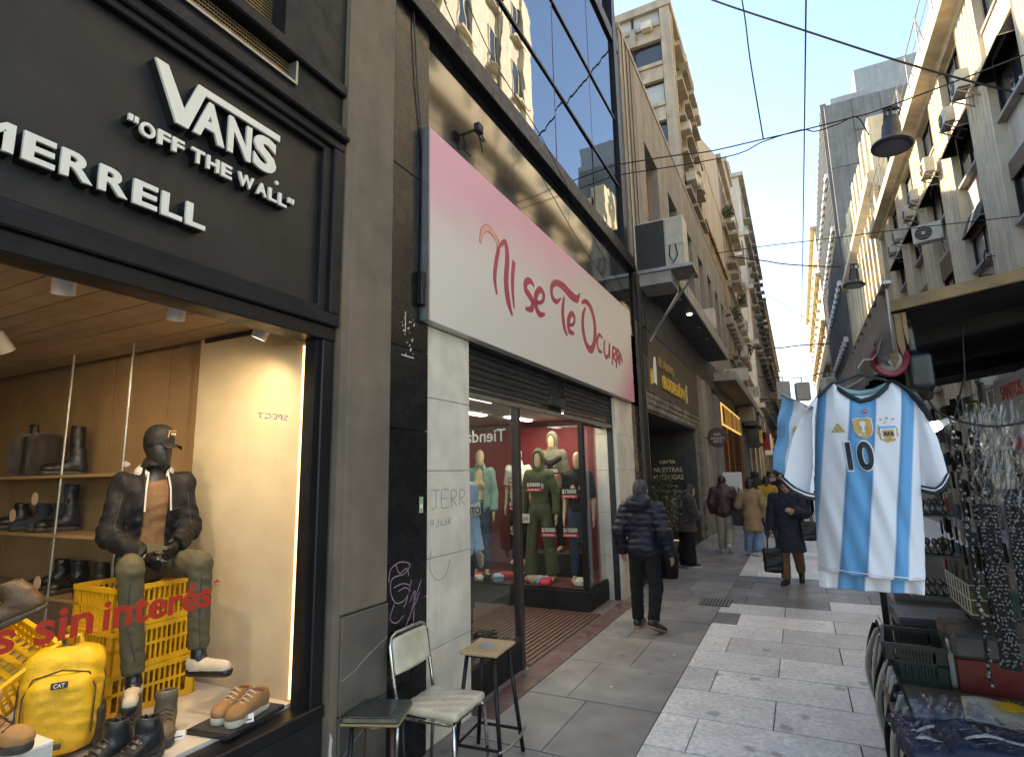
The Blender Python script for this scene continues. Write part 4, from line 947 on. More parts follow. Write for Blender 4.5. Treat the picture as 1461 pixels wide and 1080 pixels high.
for bi, (a, b) in enumerate(bays):
    for ri, (z0, z1) in enumerate(((4.9, 6.4), (7.68, 9.2), (10.45, 12.0), (13.0, 14.3))):
        w = MB(); w.box(XR-.03, XR+.002, a+.12, b-.12, z0, z1); w = w.build('window', m_winlit if (bi*3+ri) % 4 == 1 else m_winglass, rb)
        f = MB(); f.box(XR-.09, XR-.031, a+.05, a+.14, z0, z1); f.box(XR-.09, XR-.031, b-.14, b-.05, z0, z1); f.box(XR-.08, XR-.031, a+.14, b-.14, z1-.06, z1); f.box(XR-.07, XR-.031, (a+b)/2-.03, (a+b)/2+.03, z0, z1-.06)
        f.build('window_frame', m_dark_wood if ri else m_cream, w)
        MB().box(XR-.20, XR-.001, a+.01, b-.01, z0-.10, z0, .01).build('window_sill', m_conc_fascia, w)
        if ri == 1: MB().box(XR-.14, XR-.095, a+.06, b-.06, z1-.45-.3*((bi*7) % 3)/2, z1).build('roller_blind', m_blind, w)
        q = MB().box(XR-.10, XR-.001, a+.01, b-.01, z1, z1+.18, .01).build('window_head', m_cream if ri > 1 else m_spandrel, rb)
    MB().box(XR-.16, XR-.001, a+.01, b-.01, 12.0+.19, 12.88, .01).build('spandrel_panel', m_cream2, rb)
co = MB(); co.prism([(XR+.1,14.4),(XR-.28,14.4),(XR-.34,14.55),(XR-.72,14.62),(XR-.74,14.95),(XR-.66,15.0),(XR-.66,15.2),(XR+.1,15.2)], frame((0,36.3,0),(1,0,0),(0,0,1)), 34.3); co.build('cornice', m_cream, rb)
MB().box(XR-.5, XR+.2, 2, 36.1, 15.2, 15.4).build('parapet', m_cream, rb)
MB().box(6.6, 14, 2, 33, 15.4, 19.6).build('attic_wall', m_cream2, rb)
MB().box(6.4, 14, 2, 33.2, 19.6, 19.9).build('attic_coping', m_cream, rb)
facade(rb, ('x', 6.6, -1), 14, 33, 15.6, 19.4, 5, 1, 1.6, 2., m_cream, m_winglass, .3)
MB().box(6.6, 14, 2, 24.6, 19.9, 27.5).build('upper_storeys', m_cream, rb)
for i in range(9): MB().box(6.35, 6.6, 3.4+i*2.6, 4.3+i*2.6, 15.5, 27.3).build('upper_pilaster', m_cream, rb)
facade(rb, ('x', 6.6, -1), 4.4, 25.2, 20.2, 27.2, 8, 2, 1.2, 2.0, m_cream, m_winglass, .3)
for i in range(13):
    yy = 11+i*2.0
    p = MB(); p.cyl((4.86, yy, 15.0), (4.86, yy, 16.6), .022, n=6); p.cyl((4.86, yy, 16.6), (5.4, yy+.9, 15.3), .018, n=6); p.build('railing_post', m_steel, rb)
q = MB(); q.cyl((4.86, 11, 16.58), (4.86, 35, 16.58), .02, n=6); q.build('railing_bar', m_steel, rb); q = MB(); q.cyl((4.86, 11, 15.95), (4.86, 35, 15.95), .014, n=6); q.build('railing_bar', m_steel, rb)
for bi, (a, b) in enumerate(bays):
    if a < 14: continue
    for z1, pj in ((12.02, .55),) + (((9.25, .35),) if bi % 3 == 1 else ()):
        awn_n += 1; A = thing('window_awning', ORD[awn_n]+' dark fabric awning on the cream building counting away from the camera', 'awning', (XR, a, z1), 'dark awnings on the cream building')
        q = MB(); y_0, y_1 = a+.08, b-.08
        q.add([(XR-.10,y_0,z1+.1),(XR-.10,y_1,z1+.1),(XR-pj,y_1,z1-.55),(XR-pj,y_0,z1-.55),(XR-.10,y_0,z1-.55),(XR-.10,y_1,z1-.55)], [(0,3,2,1),(0,4,3),(1,2,5)]); q.build('fabric', m_awn, A)
        r = MB(); r.tube([(XR-.1,y_0,z1-.56),(XR-pj,y_0,z1-.56),(XR-pj,y_1,z1-.56),(XR-.1,y_1,z1-.56)], .015, 6); r.build('frame', m_steel, A)
for i, (yy, z, s) in enumerate(((18.1,11.9,1.0),(19.7,11.85,.9),(22.7,11.75,1.),(25.4,11.9,.9),(26.7,11.8,.9),(23.9,9.75,1.25),(29.5,11.9,.9),(31.0,11.8,.9),(33.4,9.0,.9),(20.2,4.0,1))):
    lab = 'large air conditioner on a steel bracket low on shaded part of the cream facade' if s > 1.2 else ORD[i]+' bracketed air conditioner along the cream facade counting from the near end'
    ac_unit('wall_air_conditioner', XR-.56, yy, z, .72*s, .30*s, .52*s, RAD(-90) if s < 1.2 else RAD(-20), lab, None if s > 1.2 else 'air conditioners on the cream facade')
dr_ = thing('drying_rack', 'small zigzag iron rack fixed below a window on the cream facade', 'iron rack', (5.1, 19.5, 7))
q = MB(); pts = [(5.05, 18.7, 7.55)]
for i in range(6): pts += [(5.05, 18.9+i*.32, 7.45-i*.16), (5.05, 18.9+i*.32, 7.29-i*.16)]
for a, b in zip(pts, pts[1:]): q.bar(a, b, .03)
for i in range(5): q.bar((5.05, 18.75+i*.34, 7.36-i*.16), (5.45, 18.75+i*.34, 7.36-i*.16), .025)
q.build('bars', m_cable, dr_)
# second cream building
r2 = thing('second_cream_building', 'cream building with tall fins and cornice between fluted building and concrete tower', 'building', (5.6, 46, 0))
MB().box(5.75, 14, 36.4, 58, 0, 18).build('wall', m_cream, r2)
q = MB(); q.prism([(5.9,17.4),(5.5,17.5),(5.0,17.9),(5.0,18.35),(5.2,18.5),(5.9,18.5)], frame((0,58,0),(1,0,0),(0,0,1)), 22.2); q.build('cornice', m_cream, r2)
for i in range(13): MB().box(5.35, 5.75, 36.6+i*1.75, 37.1+i*1.75, 0, 17.45).build('fin', m_cream, r2)
for i in range(11): MB().box(5.5, 6.4, 36.6+i*1.95, 37.5+i*1.95, 18.5, 22.2+.3*(i % 3)).build('parapet_block', m_cream2, r2)
MB().box(6.2, 12, 36.6, 57.5, 18.5, 21.5).build('attic_wall', m_cream2, r2)
facade(r2, ('x', 5.75, -1), 36.9, 58.2, 4, 17, 12, 4, .9, 2.0, m_cream, m_winglass, .15)
# concrete tower with fins
tw = thing('concrete_tower', 'tall pale grey concrete tower with blank wall and vertical fins facing the street', 'tower', (9, 70, 0))
for j in range(11):
    for i in range(4): MB().box(5.6+i*2.35, 5.6+(i+1)*2.35-.03, 60.0-.05*((i+j) % 2), 60.6, j*3.42, (j+1)*3.42-.03).build('concrete_panel', m_towerconc, tw)
MB().box(5.75, 15, 60.3, 88, 0, 37.7).build('core_wall', m_towerconc, tw)
for i in range(20): MB().box(5.3, 5.85, 60.6+i*1.36, 60.95+i*1.36, 3, 38.2-.15*i).build('fin', m_towerconc, tw)
for j in range(12): MB().box(5.62, 5.75, 61, 88, 2.4+j*3.0, 4.4+j*3.0).build('window_band', m_winglass, tw)
for j in range(5):
    for i in range(24): MB().box(5.05, 5.3, 61+i*1.12, 61.55+i*1.12, 8+j*5.6+.25*(i % 2), 8.5+j*5.6+.25*(i % 2)).build('white_louvre', m_white, tw)
ph = MB(); ph.box(8.6, 15, 61, 80, 37.7, 41.2); ph.build('penthouse', m_penthouse, tw); MB().box(6.2, 15, 60.2, 80, 37.7, 38.3).build('roof_kerb', m_penthouse, tw)
fr_ = thing('far_right_building', 'pale ornate building closing the right side at the far street end', 'building', (5.5, 110, 0))
MB().box(5.2, 16, 89, 150, 0, 36).build('wall', m_cream, fr_)
q = MB()
for z in (8, 16, 22, 29, 36): q.box(4.6, 16, 88.8, 150, z, z+.5)
q.build('cornice', m_cream2, fr_); facade(fr_, ('x', 5.2, -1), 90, 149, 3, 36, 10, 6, 1.6, 2.6, m_cream, m_winglass, .6)
# ================================================================= overhead wires and lamps
m_bell = mat('dark_bell_lamp', (.045,.045,.05), .45, .2, 6., metal=.3)
def bell_lamp(x, y, z, label):
    t = thing('street_lamp', label, 'street lamp', (x, y, z), 'bell lamps hung over the street'); M0 = T(x, y, z) @ RX(RAD(-4)) @ RY(RAD(5))
    auto_smooth(MB(M0).lathe([(.0,.02),(.245,.0),(.262,.02),(.25,.05),(.16,.12),(.125,.17),(.115,.36),(.095,.40),(.095,.47),(.06,.49),(0,.49)], 32).build('shade', m_bell, t))
    MB(M0).lathe([(0,.003),(.2,.003),(.2,-.004),(0,-.004)], 24).build('lens', mat('grey_lens', (.10,.10,.11), .2, .1, 5.), t)
    q = MB(M0); q.cyl((0,0,.48),(0,0,.62),.022,n=8); q.box(-.09,.09,-.025,.025,.60,.64); q.box(-.085,-.05,-.03,.03,.5,.6); q.tube([(.09,0,.62),(.12,0,.58),(.1,0,.5)], .012, 6); q.build('hanger', m_bell, t)
    return t
bell_lamp(1.60, 9, 6.28, 'larger, nearer bell shaped street lamp hanging from a wire before the concrete tower')
bell_lamp(1.77, 17.1, 6.62, 'smaller, farther bell shaped street lamp hanging before the second cream building')
cable('street_cable', [(-2.4,16,17.2),(-1.04,16,15.77),(1.3,16,13.72),(3.26,16,12.03),(4.52,16,11.02),(5.49,16,10.31)], .028, 'thick dark cable sloping across the sky to right facade', 8)
cable('street_cable', [(.72,5,8.5),(.72,22,8.45),(.68,52,8.5),(.66,90,8.9)], .012, 'thin wire running straight along the street overhead')
cable('street_cable', [(-2.4,9.1,7.2),(-1.39,9,7.03),(-.82,9,6.94),(-.02,9,6.91),(.5,9,6.89),(1.17,9,6.89),(1.6,9,6.91),(3.5,9,7.2),(5.5,9,7.6)], .010, 'thin wire across the street carrying the nearer bell lamp')
cable('street_cable', [(-2.4,9.1,7.0),(-.58,9,6.77),(-.02,9,6.87),(.5,9,6.9),(.69,9,6.82),(.98,9,6.84),(1.23,9,6.88),(1.35,9,6.55)], .009, 'slack second wire twisted along the wire of the nearer lamp')
cable('street_cable', [(-.3,9,12),(-.12,9,9.46),(-.09,9,8.33),(-.02,9,6.91)], .011, 'wire dropping from above onto the crossing wire of the nearer lamp')
def px(x, y, Y):
    """street position seen at photo position (x, y) at distance Y along the street"""
    d = cam.matrix_world.to_3x3() @ Vector(((x-730.5)/802, -(y-540)/802, -1)); return Vector((0,0,1.82))+d*(Y/d.y)
for nm, Y, P, r in (('wire crossing the street to the low part of the right facade', 17.1, [(1020,362),(1078,353),(1163,343),(1218,336),(1300,326),(1461,308)], .012),
                 ('knotted double wire across the far sky between facades', 30, [(1040,366),(1088,372),(1120,377),(1167,380),(1200,381)], .03),
                 ('faint wire slanting down across the far sky', 40, [(1085,415),(1130,442),(1180,476)], .018),
                 ('knotted wire lower across the far street', 48, [(1070,494),(1105,497),(1140,493),(1185,490)], .05),
                 ('lowest far wire carrying three box floodlights', 54, [(1080,538),(1116,538),(1143,539),(1180,531),(1200,530)], .04)):
    cable('street_cable', [px(x, y, Y) for x, y in P], r, nm)
for i, (x, y) in enumerate(((1116,538),(1143,539),(1180,532))):
    p = px(x, y, 54); L_ = ('leftmost', 'middle', 'rightmost')[i]
    t = thing('box_floodlight', L_+' of three grey box floodlights hanging on lowest far wire', 'floodlight', p, 'three box floodlights')
    MB(T(*p) @ RZ(.3*i)).box(-.55, .55, -.35, .35, -2.0, -.45, .06).build('housing', m_penthouse, t)
    q = MB(T(*p)); q.cyl((0,0,0),(0,0,-.46),.05,n=6); q.box(-.5,.5,-.03,.03,-.46,-.38); q.build('bracket', m_steel, t)
# ================================================================= figures
J0 = dict(head=(0,-.015,1.625), neck=(0,.015,1.47), chest=(0,.0,1.27), belly=(0,-.005,1.08), pelvis=(0,.0,.94),
          shL=(.185,.01,1.40), elL=(.245,.035,1.12), wrL=(.255,-.05,.875), shR=(-.185,.01,1.40), elR=(-.245,.035,1.12), wrR=(-.255,-.05,.875),
          hiL=(.09,0,.90), knL=(.10,-.025,.50), anL=(.105,.03,.085), toL=(.125,-.15,.035), hiR=(-.09,0,.90), knR=(-.10,-.025,.50), anR=(-.105,.03,.085), toR=(-.125,-.15,.035))
def pose(**k):
    J = {a: np.array(b, float) for a, b in J0.items()}
    for a, b in k.items(): J[a] = np.array(b, float)
    return J
def hand(J, s, curl=.5, spread=1.):
    """palm and five bent fingers continuing the forearm"""
    w = J['wr'+s]; d = w-J['el'+s]; d = d/np.linalg.norm(d); sg = 1 if s == 'L' else -1
    back = np.array([sg, 0, .0]); back = back-d*(back@d); back /= np.linalg.norm(back)+1e-9     # back of the hand looks outwards
    acr = np.cross(d, back)*sg; acr = acr if acr[1] < 0 else -acr                                # thumb side looks forwards
    P = []; base = w+d*.09
    P.append(s_cap(w-d*.02, w+d*.03, .026, .030))
    for q in (-.024, 0, .024): P.append(s_cap(w+d*.03+acr*q*.8, base+acr*q, .016, .015))
    for q, L in ((.031, .070), (.011, .080), (-.010, .074), (-.030, .058)):
        a = base+acr*q*spread; b = a+d*L*.5-back*L*.22*curl; c = b+d*L*.38*(1-curl*.6)-back*L*.5*curl
        P.append(s_cap(a, b, .0105, .0095)); P.append(s_cap(b, c, .0095, .008))
    a = w+d*.025+acr*.024; b = a+d*.035+acr*.030-back*.01; c = b+d*.032+acr*.004-back*.012*curl
    P.append(s_cap(a, b, .014, .011)); P.append(s_cap(b, c, .011, .009))
    return s_union(P, .012)
def head_prims(J, face=True, tilt=None):
    c = J['head']; M = tilt or Matrix(); R_ = lambda v: c+np.array(M @ Vector(v))
    P = [s_ell(R_((0,.012,.03)), (.078,.096,.092), M), s_ell(R_((0,-.018,-.035)), (.064,.076,.085), M), s_ell(R_((0,-.05,-.085)), (.036,.036,.03), M)]
    if face: P += [s_cap(R_((0,-.088,.02)), R_((0,-.108,-.022)), .010, .015), s_cap(R_((0,-.088,-.052)), R_((0,-.09,-.058)), .02, .018), s_ell(R_((.028,-.080,.032)), (.024,.014,.010), M), s_ell(R_((-.028,-.080,.032)), (.024,.014,.010), M),
                   s_ell(R_((.079,.012,-.005)), (.012,.022,.032), M), s_ell(R_((-.079,.012,-.005)), (.012,.022,.032), M)]
    return P
def torso_prims(J, fem=False):
    c, b, p = J['chest'], J['belly'], J['pelvis']; w = .92 if fem else 1.
    ax = J['neck']-p; ax = ax/np.linalg.norm(ax); side = J['shL']-J['shR']; side /= np.linalg.norm(side); fw = np.cross(side, ax)
    M = Matrix((Vector(side), Vector(-fw) if fw[1] > 0 else Vector(-fw), Vector(ax))).transposed().to_4x4()
    hs = J['hiL']-J['hiR']; hs /= np.linalg.norm(hs)
    P = [s_ell(c+ax*.02, (.172*w,.115,.185), M), s_ell(b, (.145*w,.108,.16), M), s_ell(p, (.168,.122,.125)), s_cap(J['shL']+ax*.0, J['shR'], .058*w), s_cap(J['neck']-ax*.06, J['head']-np.array((0,0,.03)), .056*w, .050*w)]
    if fem: P += [s_ell(c+np.array(M@Vector((.065,-.085,-.02))), (.06,.055,.06), M), s_ell(c+np.array(M@Vector((-.065,-.085,-.02))), (.06,.055,.06), M)]
    return P
def limb(J, a, b, c, r): return [s_cap(J[a], J[b], r[0], r[1]), s_cap(J[b], J[c], r[1], r[2])]
def arms(J, g=0, sides='LR'): return sum([limb(J, 'sh'+s, 'el'+s, 'wr'+s, (.056+g, .043+g, .031+g)) for s in sides], [])
def legs(J, g=0): return sum([limb(J, 'hi'+s, 'kn'+s, 'an'+s, (.088+g, .060+g, .042+g)) for s in 'LR'], [])
def feet(J, g=0): return sum([[s_cap(J['an'+s], J['an'+s]+(J['to'+s]-J['an'+s])*.12-np.array((0,0,.02)), .038+g, .036+g), s_cap(J['an'+s]-np.array((0,0,.035)), J['to'+s], .036+g, .030+g)] for s in 'LR'], [])
def multi(name, fs, m, parent, mw):
    Vs, Fs = [], []; b = 0
    for f, h in fs:
        V, F = snet(f, h); Vs.append(V); Fs.append(F+b); b += len(V)
    V = np.concatenate(Vs); F = np.concatenate(Fs); Mw = np.array(mw); V = V@Mw[:3, :3].T+Mw[:3, 3]
    me = bpy.data.meshes.new(name); me.from_pydata(V.tolist(), [], F.tolist()); me.materials.append(m); me.shade_smooth(); me.update()
    return link(name, me, parent)
def body(t, J, m, mw, h=.014, face=True, tilt=None, fem=False, hands='LR', curl=.5, hh=.006):
    f = s_union(torso_prims(J, fem)+head_prims(J, face, tilt)+arms(J)+legs(J)+feet(J), .035)
    return multi('body', [(f, h)]+[(hand(J, s, curl), hh) for s in hands], m, t, mw)
def jacket(t, name, J, m, mw, hem=.86, g=.028, h=.013, fem=False, quilt=0, seed=0, cuff=.02, neck=.045, fold=.006, flare=0, short=None, hood=False, open_front=False, sl=(.058,.048,.040)):
    fo = folds(fold, 26, seed)
    P = torso_prims(J, fem)[:4]
    if flare: P.append(s_cap(J['pelvis'], J['pelvis']*np.array((1,1,0))+np.array((0,0,hem)), .13, .13+flare))
    A = []
    for s in 'LR':
        w = J['wr'+s]; e = J['el'+s]; d = w-e; L = np.linalg.norm(d)
        if short: A.append(s_cut(s_cap(J['sh'+s], e, .062, .062), J['sh'+s]+(e-J['sh'+s])*short, e-J['sh'+s]))
        else: A.append(s_cut(s_union(limb(J, 'sh'+s, 'el'+s, 'wr'+s, sl), .03), w-d/L*cuff, d))
    core = s_union(P, .05); core = s_cut(core, (0,0,hem), (0,0,-1))
    ax = J['neck']-J['chest']; core = s_cut(core, J['neck']-ax/np.linalg.norm(ax)*.02, ax)
    U = [core]+A
    if hood: U.append(s_sub(s_ell(J['neck']+np.array((0,.065,.0)), (.125,.085,.085)), s_ell(J['neck']+np.array((0,.0,.07)), (.085,.085,.08))))
    col = s_sub(s_cap(J['neck']-np.array((0,0,.05)), J['neck']+np.array((0,0,neck-.02)), .075, .07), s_cap(J['neck'], J['neck']+np.array((0,0,.3)), .058, .07)); U.append(col)
    base = s_union(U, .03)
    def fn(P_):
        o = fo(P_)
        if quilt: o = o+.010*np.abs(np.sin(np.pi*P_[:, 2]/quilt))**.7-.006
        return o
    f = s_grow(base, g, fn); f = s_cut(f, (0,0,hem-g), (0,0,-1))
    if open_front:
        p = J['chest']; f = s_sub(f, s_box((p[0], p[1]-.22, p[2]-.12), (.075, .17, .36), .02))
    return sdf_obj(name, f, h, m, t, mw)
def trousers(t, J, m, mw, g=.022, h=.013, seed=1, hem=None, wide=0., top=None, flare=0., fold=.006):
    P = [s_ell(J['pelvis'], (.165,.120,.13))]
    for s in 'LR':
        k, a = J['kn'+s], J['an'+s]; e = a+(k-a)*(.06 if hem is None else hem)
        L = s_union([s_cap(J['hi'+s], k, .090, .064+wide*.4), s_cap(k, a, .064+wide*.4, .052+wide+flare)], .02)
        P.append(s_cut(L, e, a-k))
    f = s_grow(s_union(P, .035), g, folds(fold, 24, seed))
    if top: f = s_cut(f, (0,0,top), (0,0,1))
    return sdf_obj('trousers', f, h, m, t, mw)
def shoes(t, J, mu, ms, mw, h=.009, g=.012):
    for s in 'LR':
        a, b = J['an'+s], J['to'+s]; d = b-a; d = d*np.array((1,1,0)); d = d/np.linalg.norm(d)
        dn = (b-np.array((0,0,.0)))-(a-np.array((0,0,.05))); dn /= np.linalg.norm(dn)
        heel = a-np.array((0,0,.045))-dn*.035
        up = s_union([s_cap(a-np.array((0,0,.005)), heel+np.array((0,0,.02)), .045, .043), s_cap(heel+dn*.03, b+dn*.035, .044, .034)], .03)
        o = sdf_obj('shoe', s_grow(up, .004), h, mu, t, mw)
        so = s_union([s_cap(heel-np.array((0,0,.022)), b+dn*.045-np.array((0,0,.012)), .044, .040)], .02)
        dd = np.cross(dn, np.cross(np.array((0,0,1.)), dn)); mid = heel-np.array((0,0,.028))
        so = s_cut(so, mid+np.array((0,0,.012)), dd if dd[2] > 0 else -dd); so = s_cut(so, mid-np.array((0,0,.018)), -dd if dd[2] > 0 else dd)
        sdf_obj('sole', s_grow(so, .003), h, ms, o, mw)
def hair(t, J, m, mw, h=.010, tilt=None, long=0., bun=False, cover=0.0, seed=3, name='hair'):
    M = tilt or Matrix(); c = J['head']; R_ = lambda v: c+np.array(M @ Vector(v))
    P = [s_ell(R_((0,.020,.040)), (.086,.102,.092), M), s_ell(R_((0,.055,-.02)), (.076,.062,.085), M)]
    if long: P += [s_cap(R_((0,.06,-.03)), R_((0,.085,-long)), .078, .062), s_cap(R_((.06,.02,-.02)), R_((.07,.03,-long*.8)), .035, .03), s_cap(R_((-.06,.02,-.02)), R_((-.07,.03,-long*.8)), .035, .03)]
    if bun: P.append(s_ell(R_((0,.11,.06)), (.045,.045,.045), M))
    f = s_grow(s_union(P, .03), .004+cover, folds(.006, 60, seed))
    f = s_sub(f, s_ell(R_((0,-.115,-.035)), (.075,.085,.105), M))
    return sdf_obj(name, f, h, m, t, mw)
def eyes(t, J, mw, tilt=None):
    M = tilt or Matrix(); c = Vector(J['head'])
    for s in (-1, 1):
        MB(mw @ T(*(c+M @ Vector((s*.028,-.083,.018))))).lathe([(0,.009),(.008,.006),(.010,0),(.008,-.006),(0,-.009)], 10, RX(RAD(90))).build('eye', m_black_return, t, smooth=True)
    MB(mw @ T(*(c+M @ Vector((0,-.105,-.058)))) @ M.to_4x4()).box(-.022,.022,-.004,.004,-.003,.003,.002).build('mouth', mat('lip', (.25,.10,.08), .5, 0), t)
m_skin = mat('skin', (.42,.25,.17), .5, .08, 20., .05, 90)
m_navy_nylon = mat('navy_nylon', (.011,.013,.024), .45, .15, 9., .6, 34, spec=.35)
m_black_cloth = mat('black_cloth', (.010,.010,.011), .85, .15, 12., .2, 120, spec=.25)
m_navy_wool = mat('navy_wool', (.012,.015,.027), .85, .15, 12., .5, 24, sheen=.05)
m_brown_cloth = mat('brown_leather', (.060,.028,.022), .5, .2, 10., .6, 24)
m_dkbrown = mat('dark_brown_coat', (.040,.026,.020), .85, .2, 10., .2, 90, sheen=.2)
m_tan = mat('tan_coat', (.30,.19,.095), .8, .14, 10., .6, 22)
m_khaki = mat('beige_trouser', (.36,.29,.21), .8, .1, 10., .2, 100)
m_ochre = mat('brown_trouser', (.17,.085,.035), .8, .12, 10., .2, 100)
m_jeans = mat('light_jeans', (.17,.25,.36), .8, .2, 9., .2, 100)
m_dkjeans = mat('dark_jeans', (.025,.045,.085), .8, .2, 9., .2, 100)
m_greyhair = mat('grey_hair', (.05,.047,.045), .6, .3, 40., .4, 90)
m_darkhair = mat('dark_hair', (.018,.013,.010), .5, .3, 40., .4, 90)
m_yellowcoat = mat('mustard_coat', (.45,.24,.03), .8, .12, 10., .1, 80)
m_whiteshoe = mat('white_shoe', (.60,.58,.54), .5, .08, 15.)
m_gumsole = mat('gum_sole', (.30,.16,.10), .6, .1, 15.)
m_blackshoe = mat('black_shoe', (.014,.013,.013), .4, .2, 12.)
m_bag = mat('black_bag', (.012,.012,.013), .45, .2, 10., .15, 60)
def place(x, y, face, s=1., z=0.): return T(x, y, z) @ RZ(face) @ SC(s, s, s)
# --- man in the padded jacket, seen from behind
P1 = thing('person', 'man in navy padded jacket and black trousers walking away past clothing shop', 'person', (-1.76, 6.95, 0), 'people walking in the street')
J = pose(anL=(.085,.20,.16), toL=(.10,.06,.035), knL=(.095,.02,.50), anR=(-.105,-.06,.085), toR=(-.13,-.24,.035), knR=(-.105,-.06,.50), elR=(-.27,.05,1.13), wrR=(-.28,-.02,.88), elL=(.275,.06,1.13), wrL=(.275,-.03,.89))
J['anL'], J['anR'] = np.array((.145,-.05,.085)), np.array((-.15,.20,.15)); J['toL'], J['toR'] = np.array((.17,-.23,.035)), np.array((-.19,.04,.035)); J['knL'], J['knR'] = np.array((.135,-.055,.50)), np.array((-.14,.03,.50))
J['elL'], J['elR'], J['wrL'], J['wrR'] = np.array((.285,.06,1.13)), np.array((-.29,.05,1.13)), np.array((.30,-.04,.89)), np.array((-.315,-.04,.88))
W = place(-1.76, 6.95, RAD(180-8), .985)
body(P1, J, m_skin, W, h=.016)
jacket(P1, 'padded_jacket', J, m_navy_nylon, W, hem=.83, g=.040, quilt=.075, hood=True, seed=2, fold=.007)
trousers(P1, J, m_black_cloth, W, g=.016, seed=3); shoes(P1, J, m_blackshoe, m_gumsole, W)
hair(P1, J, m_greyhair, W)
# --- hunched person with a bag by the restaurant
P2 = thing('person', 'hunched person in dark brown coat with backpack and wide black trousers', 'person', (-2.1, 11.6, 0), 'people walking in the street')
J = pose(head=(0,-.16,1.50), neck=(0,-.06,1.38), chest=(0,-.02,1.2), shL=(.185,-.03,1.32), shR=(-.185,-.03,1.32), elL=(.24,-.08,1.05), wrL=(.10,-.28,1.02), elR=(-.24,-.08,1.05), wrR=(-.10,-.28,1.0))
W = place(-2.1, 11.6, RAD(130), .96)
body(P2, J, m_skin, W, h=.02, hh=.01, hands='LR'); jacket(P2, 'coat', J, m_dkbrown, W, hem=.74, g=.05, h=.018, flare=.05, seed=5, fold=.012)
trousers(P2, J, m_black_cloth, W, h=.018, wide=.05, flare=.03); shoes(P2, J, m_blackshoe, m_whiteshoe, W); hair(P2, J, m_darkhair, W, h=.014, long=.1)
bg_ = thing('backpack', 'grey backpack hanging on the hunched person near restaurant', 'backpack', (-2.0, 11.5, 1))
sdf_obj('pack', s_grow(s_box((0,.25,1.15), (.14,.085,.22), .06), 0, folds(.01, 20, 6)), .018, mat('grey_pack', (.10,.095,.09), .8, .2, 8., .2, 60), bg_, W)
q = MB(W); 
for s in (-1, 1): q.tube([(s*.1,.2,1.35),(s*.12,.02,1.46),(s*.13,-.12,1.3),(s*.13,-.1,1.1)], .02, 6)
q.build('strap', m_bag, bg_)
# --- couple walking away
P3 = thing('person', 'man in brown leather jacket and beige trousers walking away beside a woman', 'person', (-1.66, 13.85, 0), 'people walking in the street')
J = pose(anR=(-.09,.22,.20), toR=(-.11,.10,.06), knR=(-.10,.0,.50), knL=(.10,-.06,.5), anL=(.10,-.08,.085), toL=(.12,-.26,.035), elR=(-.30,.02,1.16), wrR=(-.26,-.16,.98), elL=(.28,.03,1.13), wrL=(.26,-.10,.93))
W = place(-1.62, 13.85, RAD(180), .97)
body(P3, J, m_skin, W, h=.02, hh=.01); jacket(P3, 'jacket', J, m_brown_cloth, W, hem=.84, g=.05, h=.018, seed=8, fold=.01); trousers(P3, J, m_khaki, W, h=.018, wide=.015); shoes(P3, J, m_whiteshoe, m_whiteshoe, W); hair(P3, J, m_darkhair, W, h=.014)
P4 = thing('person', 'woman in long tan coat and wide pale jeans walking away', 'person', (-1.05, 13.6, 0), 'people walking in the street')
J = pose(elL=(.30,.0,1.15), wrL=(.22,-.18,1.02), elR=(-.28,.04,1.14), wrR=(-.27,-.02,.9), anL=(.1,-.08,.085), toL=(.12,-.26,.035), anR=(-.1,.1,.1), toR=(-.12,-.08,.035))
W = place(-1.02, 13.6, RAD(180), .92)
body(P4, J, m_skin, W, h=.02, hh=.01, fem=True); jacket(P4, 'coat', J, m_tan, W, hem=.60, g=.045, h=.018, fem=True, flare=.06, seed=9, fold=.01); trousers(P4, J, m_jeans, W, h=.018, wide=.05, flare=.02); shoes(P4, J, m_whiteshoe, m_whiteshoe, W); hair(P4, J, m_darkhair, W, h=.014, long=.22)
def tote(name, x, y, z, w, h, d, m, label, rz=0, strap=.25):
    t = thing(name, label, 'bag', (x, y, z)); M0 = T(x, y, z) @ RZ(rz)
    sdf_obj('bag_body', s_grow(s_box((0,0,h/2), (w/2, d/2, h/2), .04), 0, folds(.008, 22, 4)), .014, m, t, M0)
    q = MB(M0)
    for s in (-1, 1): q.tube([(-w*.25, s*d*.3, h), (-w*.18, s*.01, h+strap), (w*.18, s*.01, h+strap), (w*.25, s*d*.3, h)], .010, 6)
    q.build('handle', m, t); return t
tote('shoulder_bag', -1.30, 13.65, .62, .26, .32, .14, m_dkbrown, 'dark brown shoulder bag carried between man and woman walking away', 0, .5)
# --- grey-haired man in the navy coat, coming closer
P5 = thing('person', 'grey haired man in navy coat and brown trousers walking towards the camera', 'person', (-.3, 10.5, 0), 'people walking in the street')
J = pose(head=(.02,-.07,1.60), neck=(0,-.01,1.46), anL=(.10,.22,.17), toL=(.115,.08,.05), knL=(.10,-.01,.5), anR=(-.10,-.10,.085), toR=(-.12,-.28,.035), knR=(-.10,-.09,.5), elL=(.27,.0,1.14), wrL=(.13,-.22,1.19), elR=(-.26,.03,1.12), wrR=(-.28,-.04,.87))
W = place(-.25, 10.55, RAD(-6), .965); TL = RX(RAD(16)) @ RZ(RAD(10))
body(P5, J, m_skin, W, h=.014, tilt=TL, curl=.8); jacket(P5, 'coat', J, m_navy_wool, W, hem=.55, g=.038, h=.015, flare=.07, seed=12, fold=.008); trousers(P5, J, m_ochre, W, h=.014); shoes(P5, J, m_blackshoe, m_blackshoe, W); hair(P5, J, m_greyhair, W, tilt=TL); eyes(P5, J, W, TL)
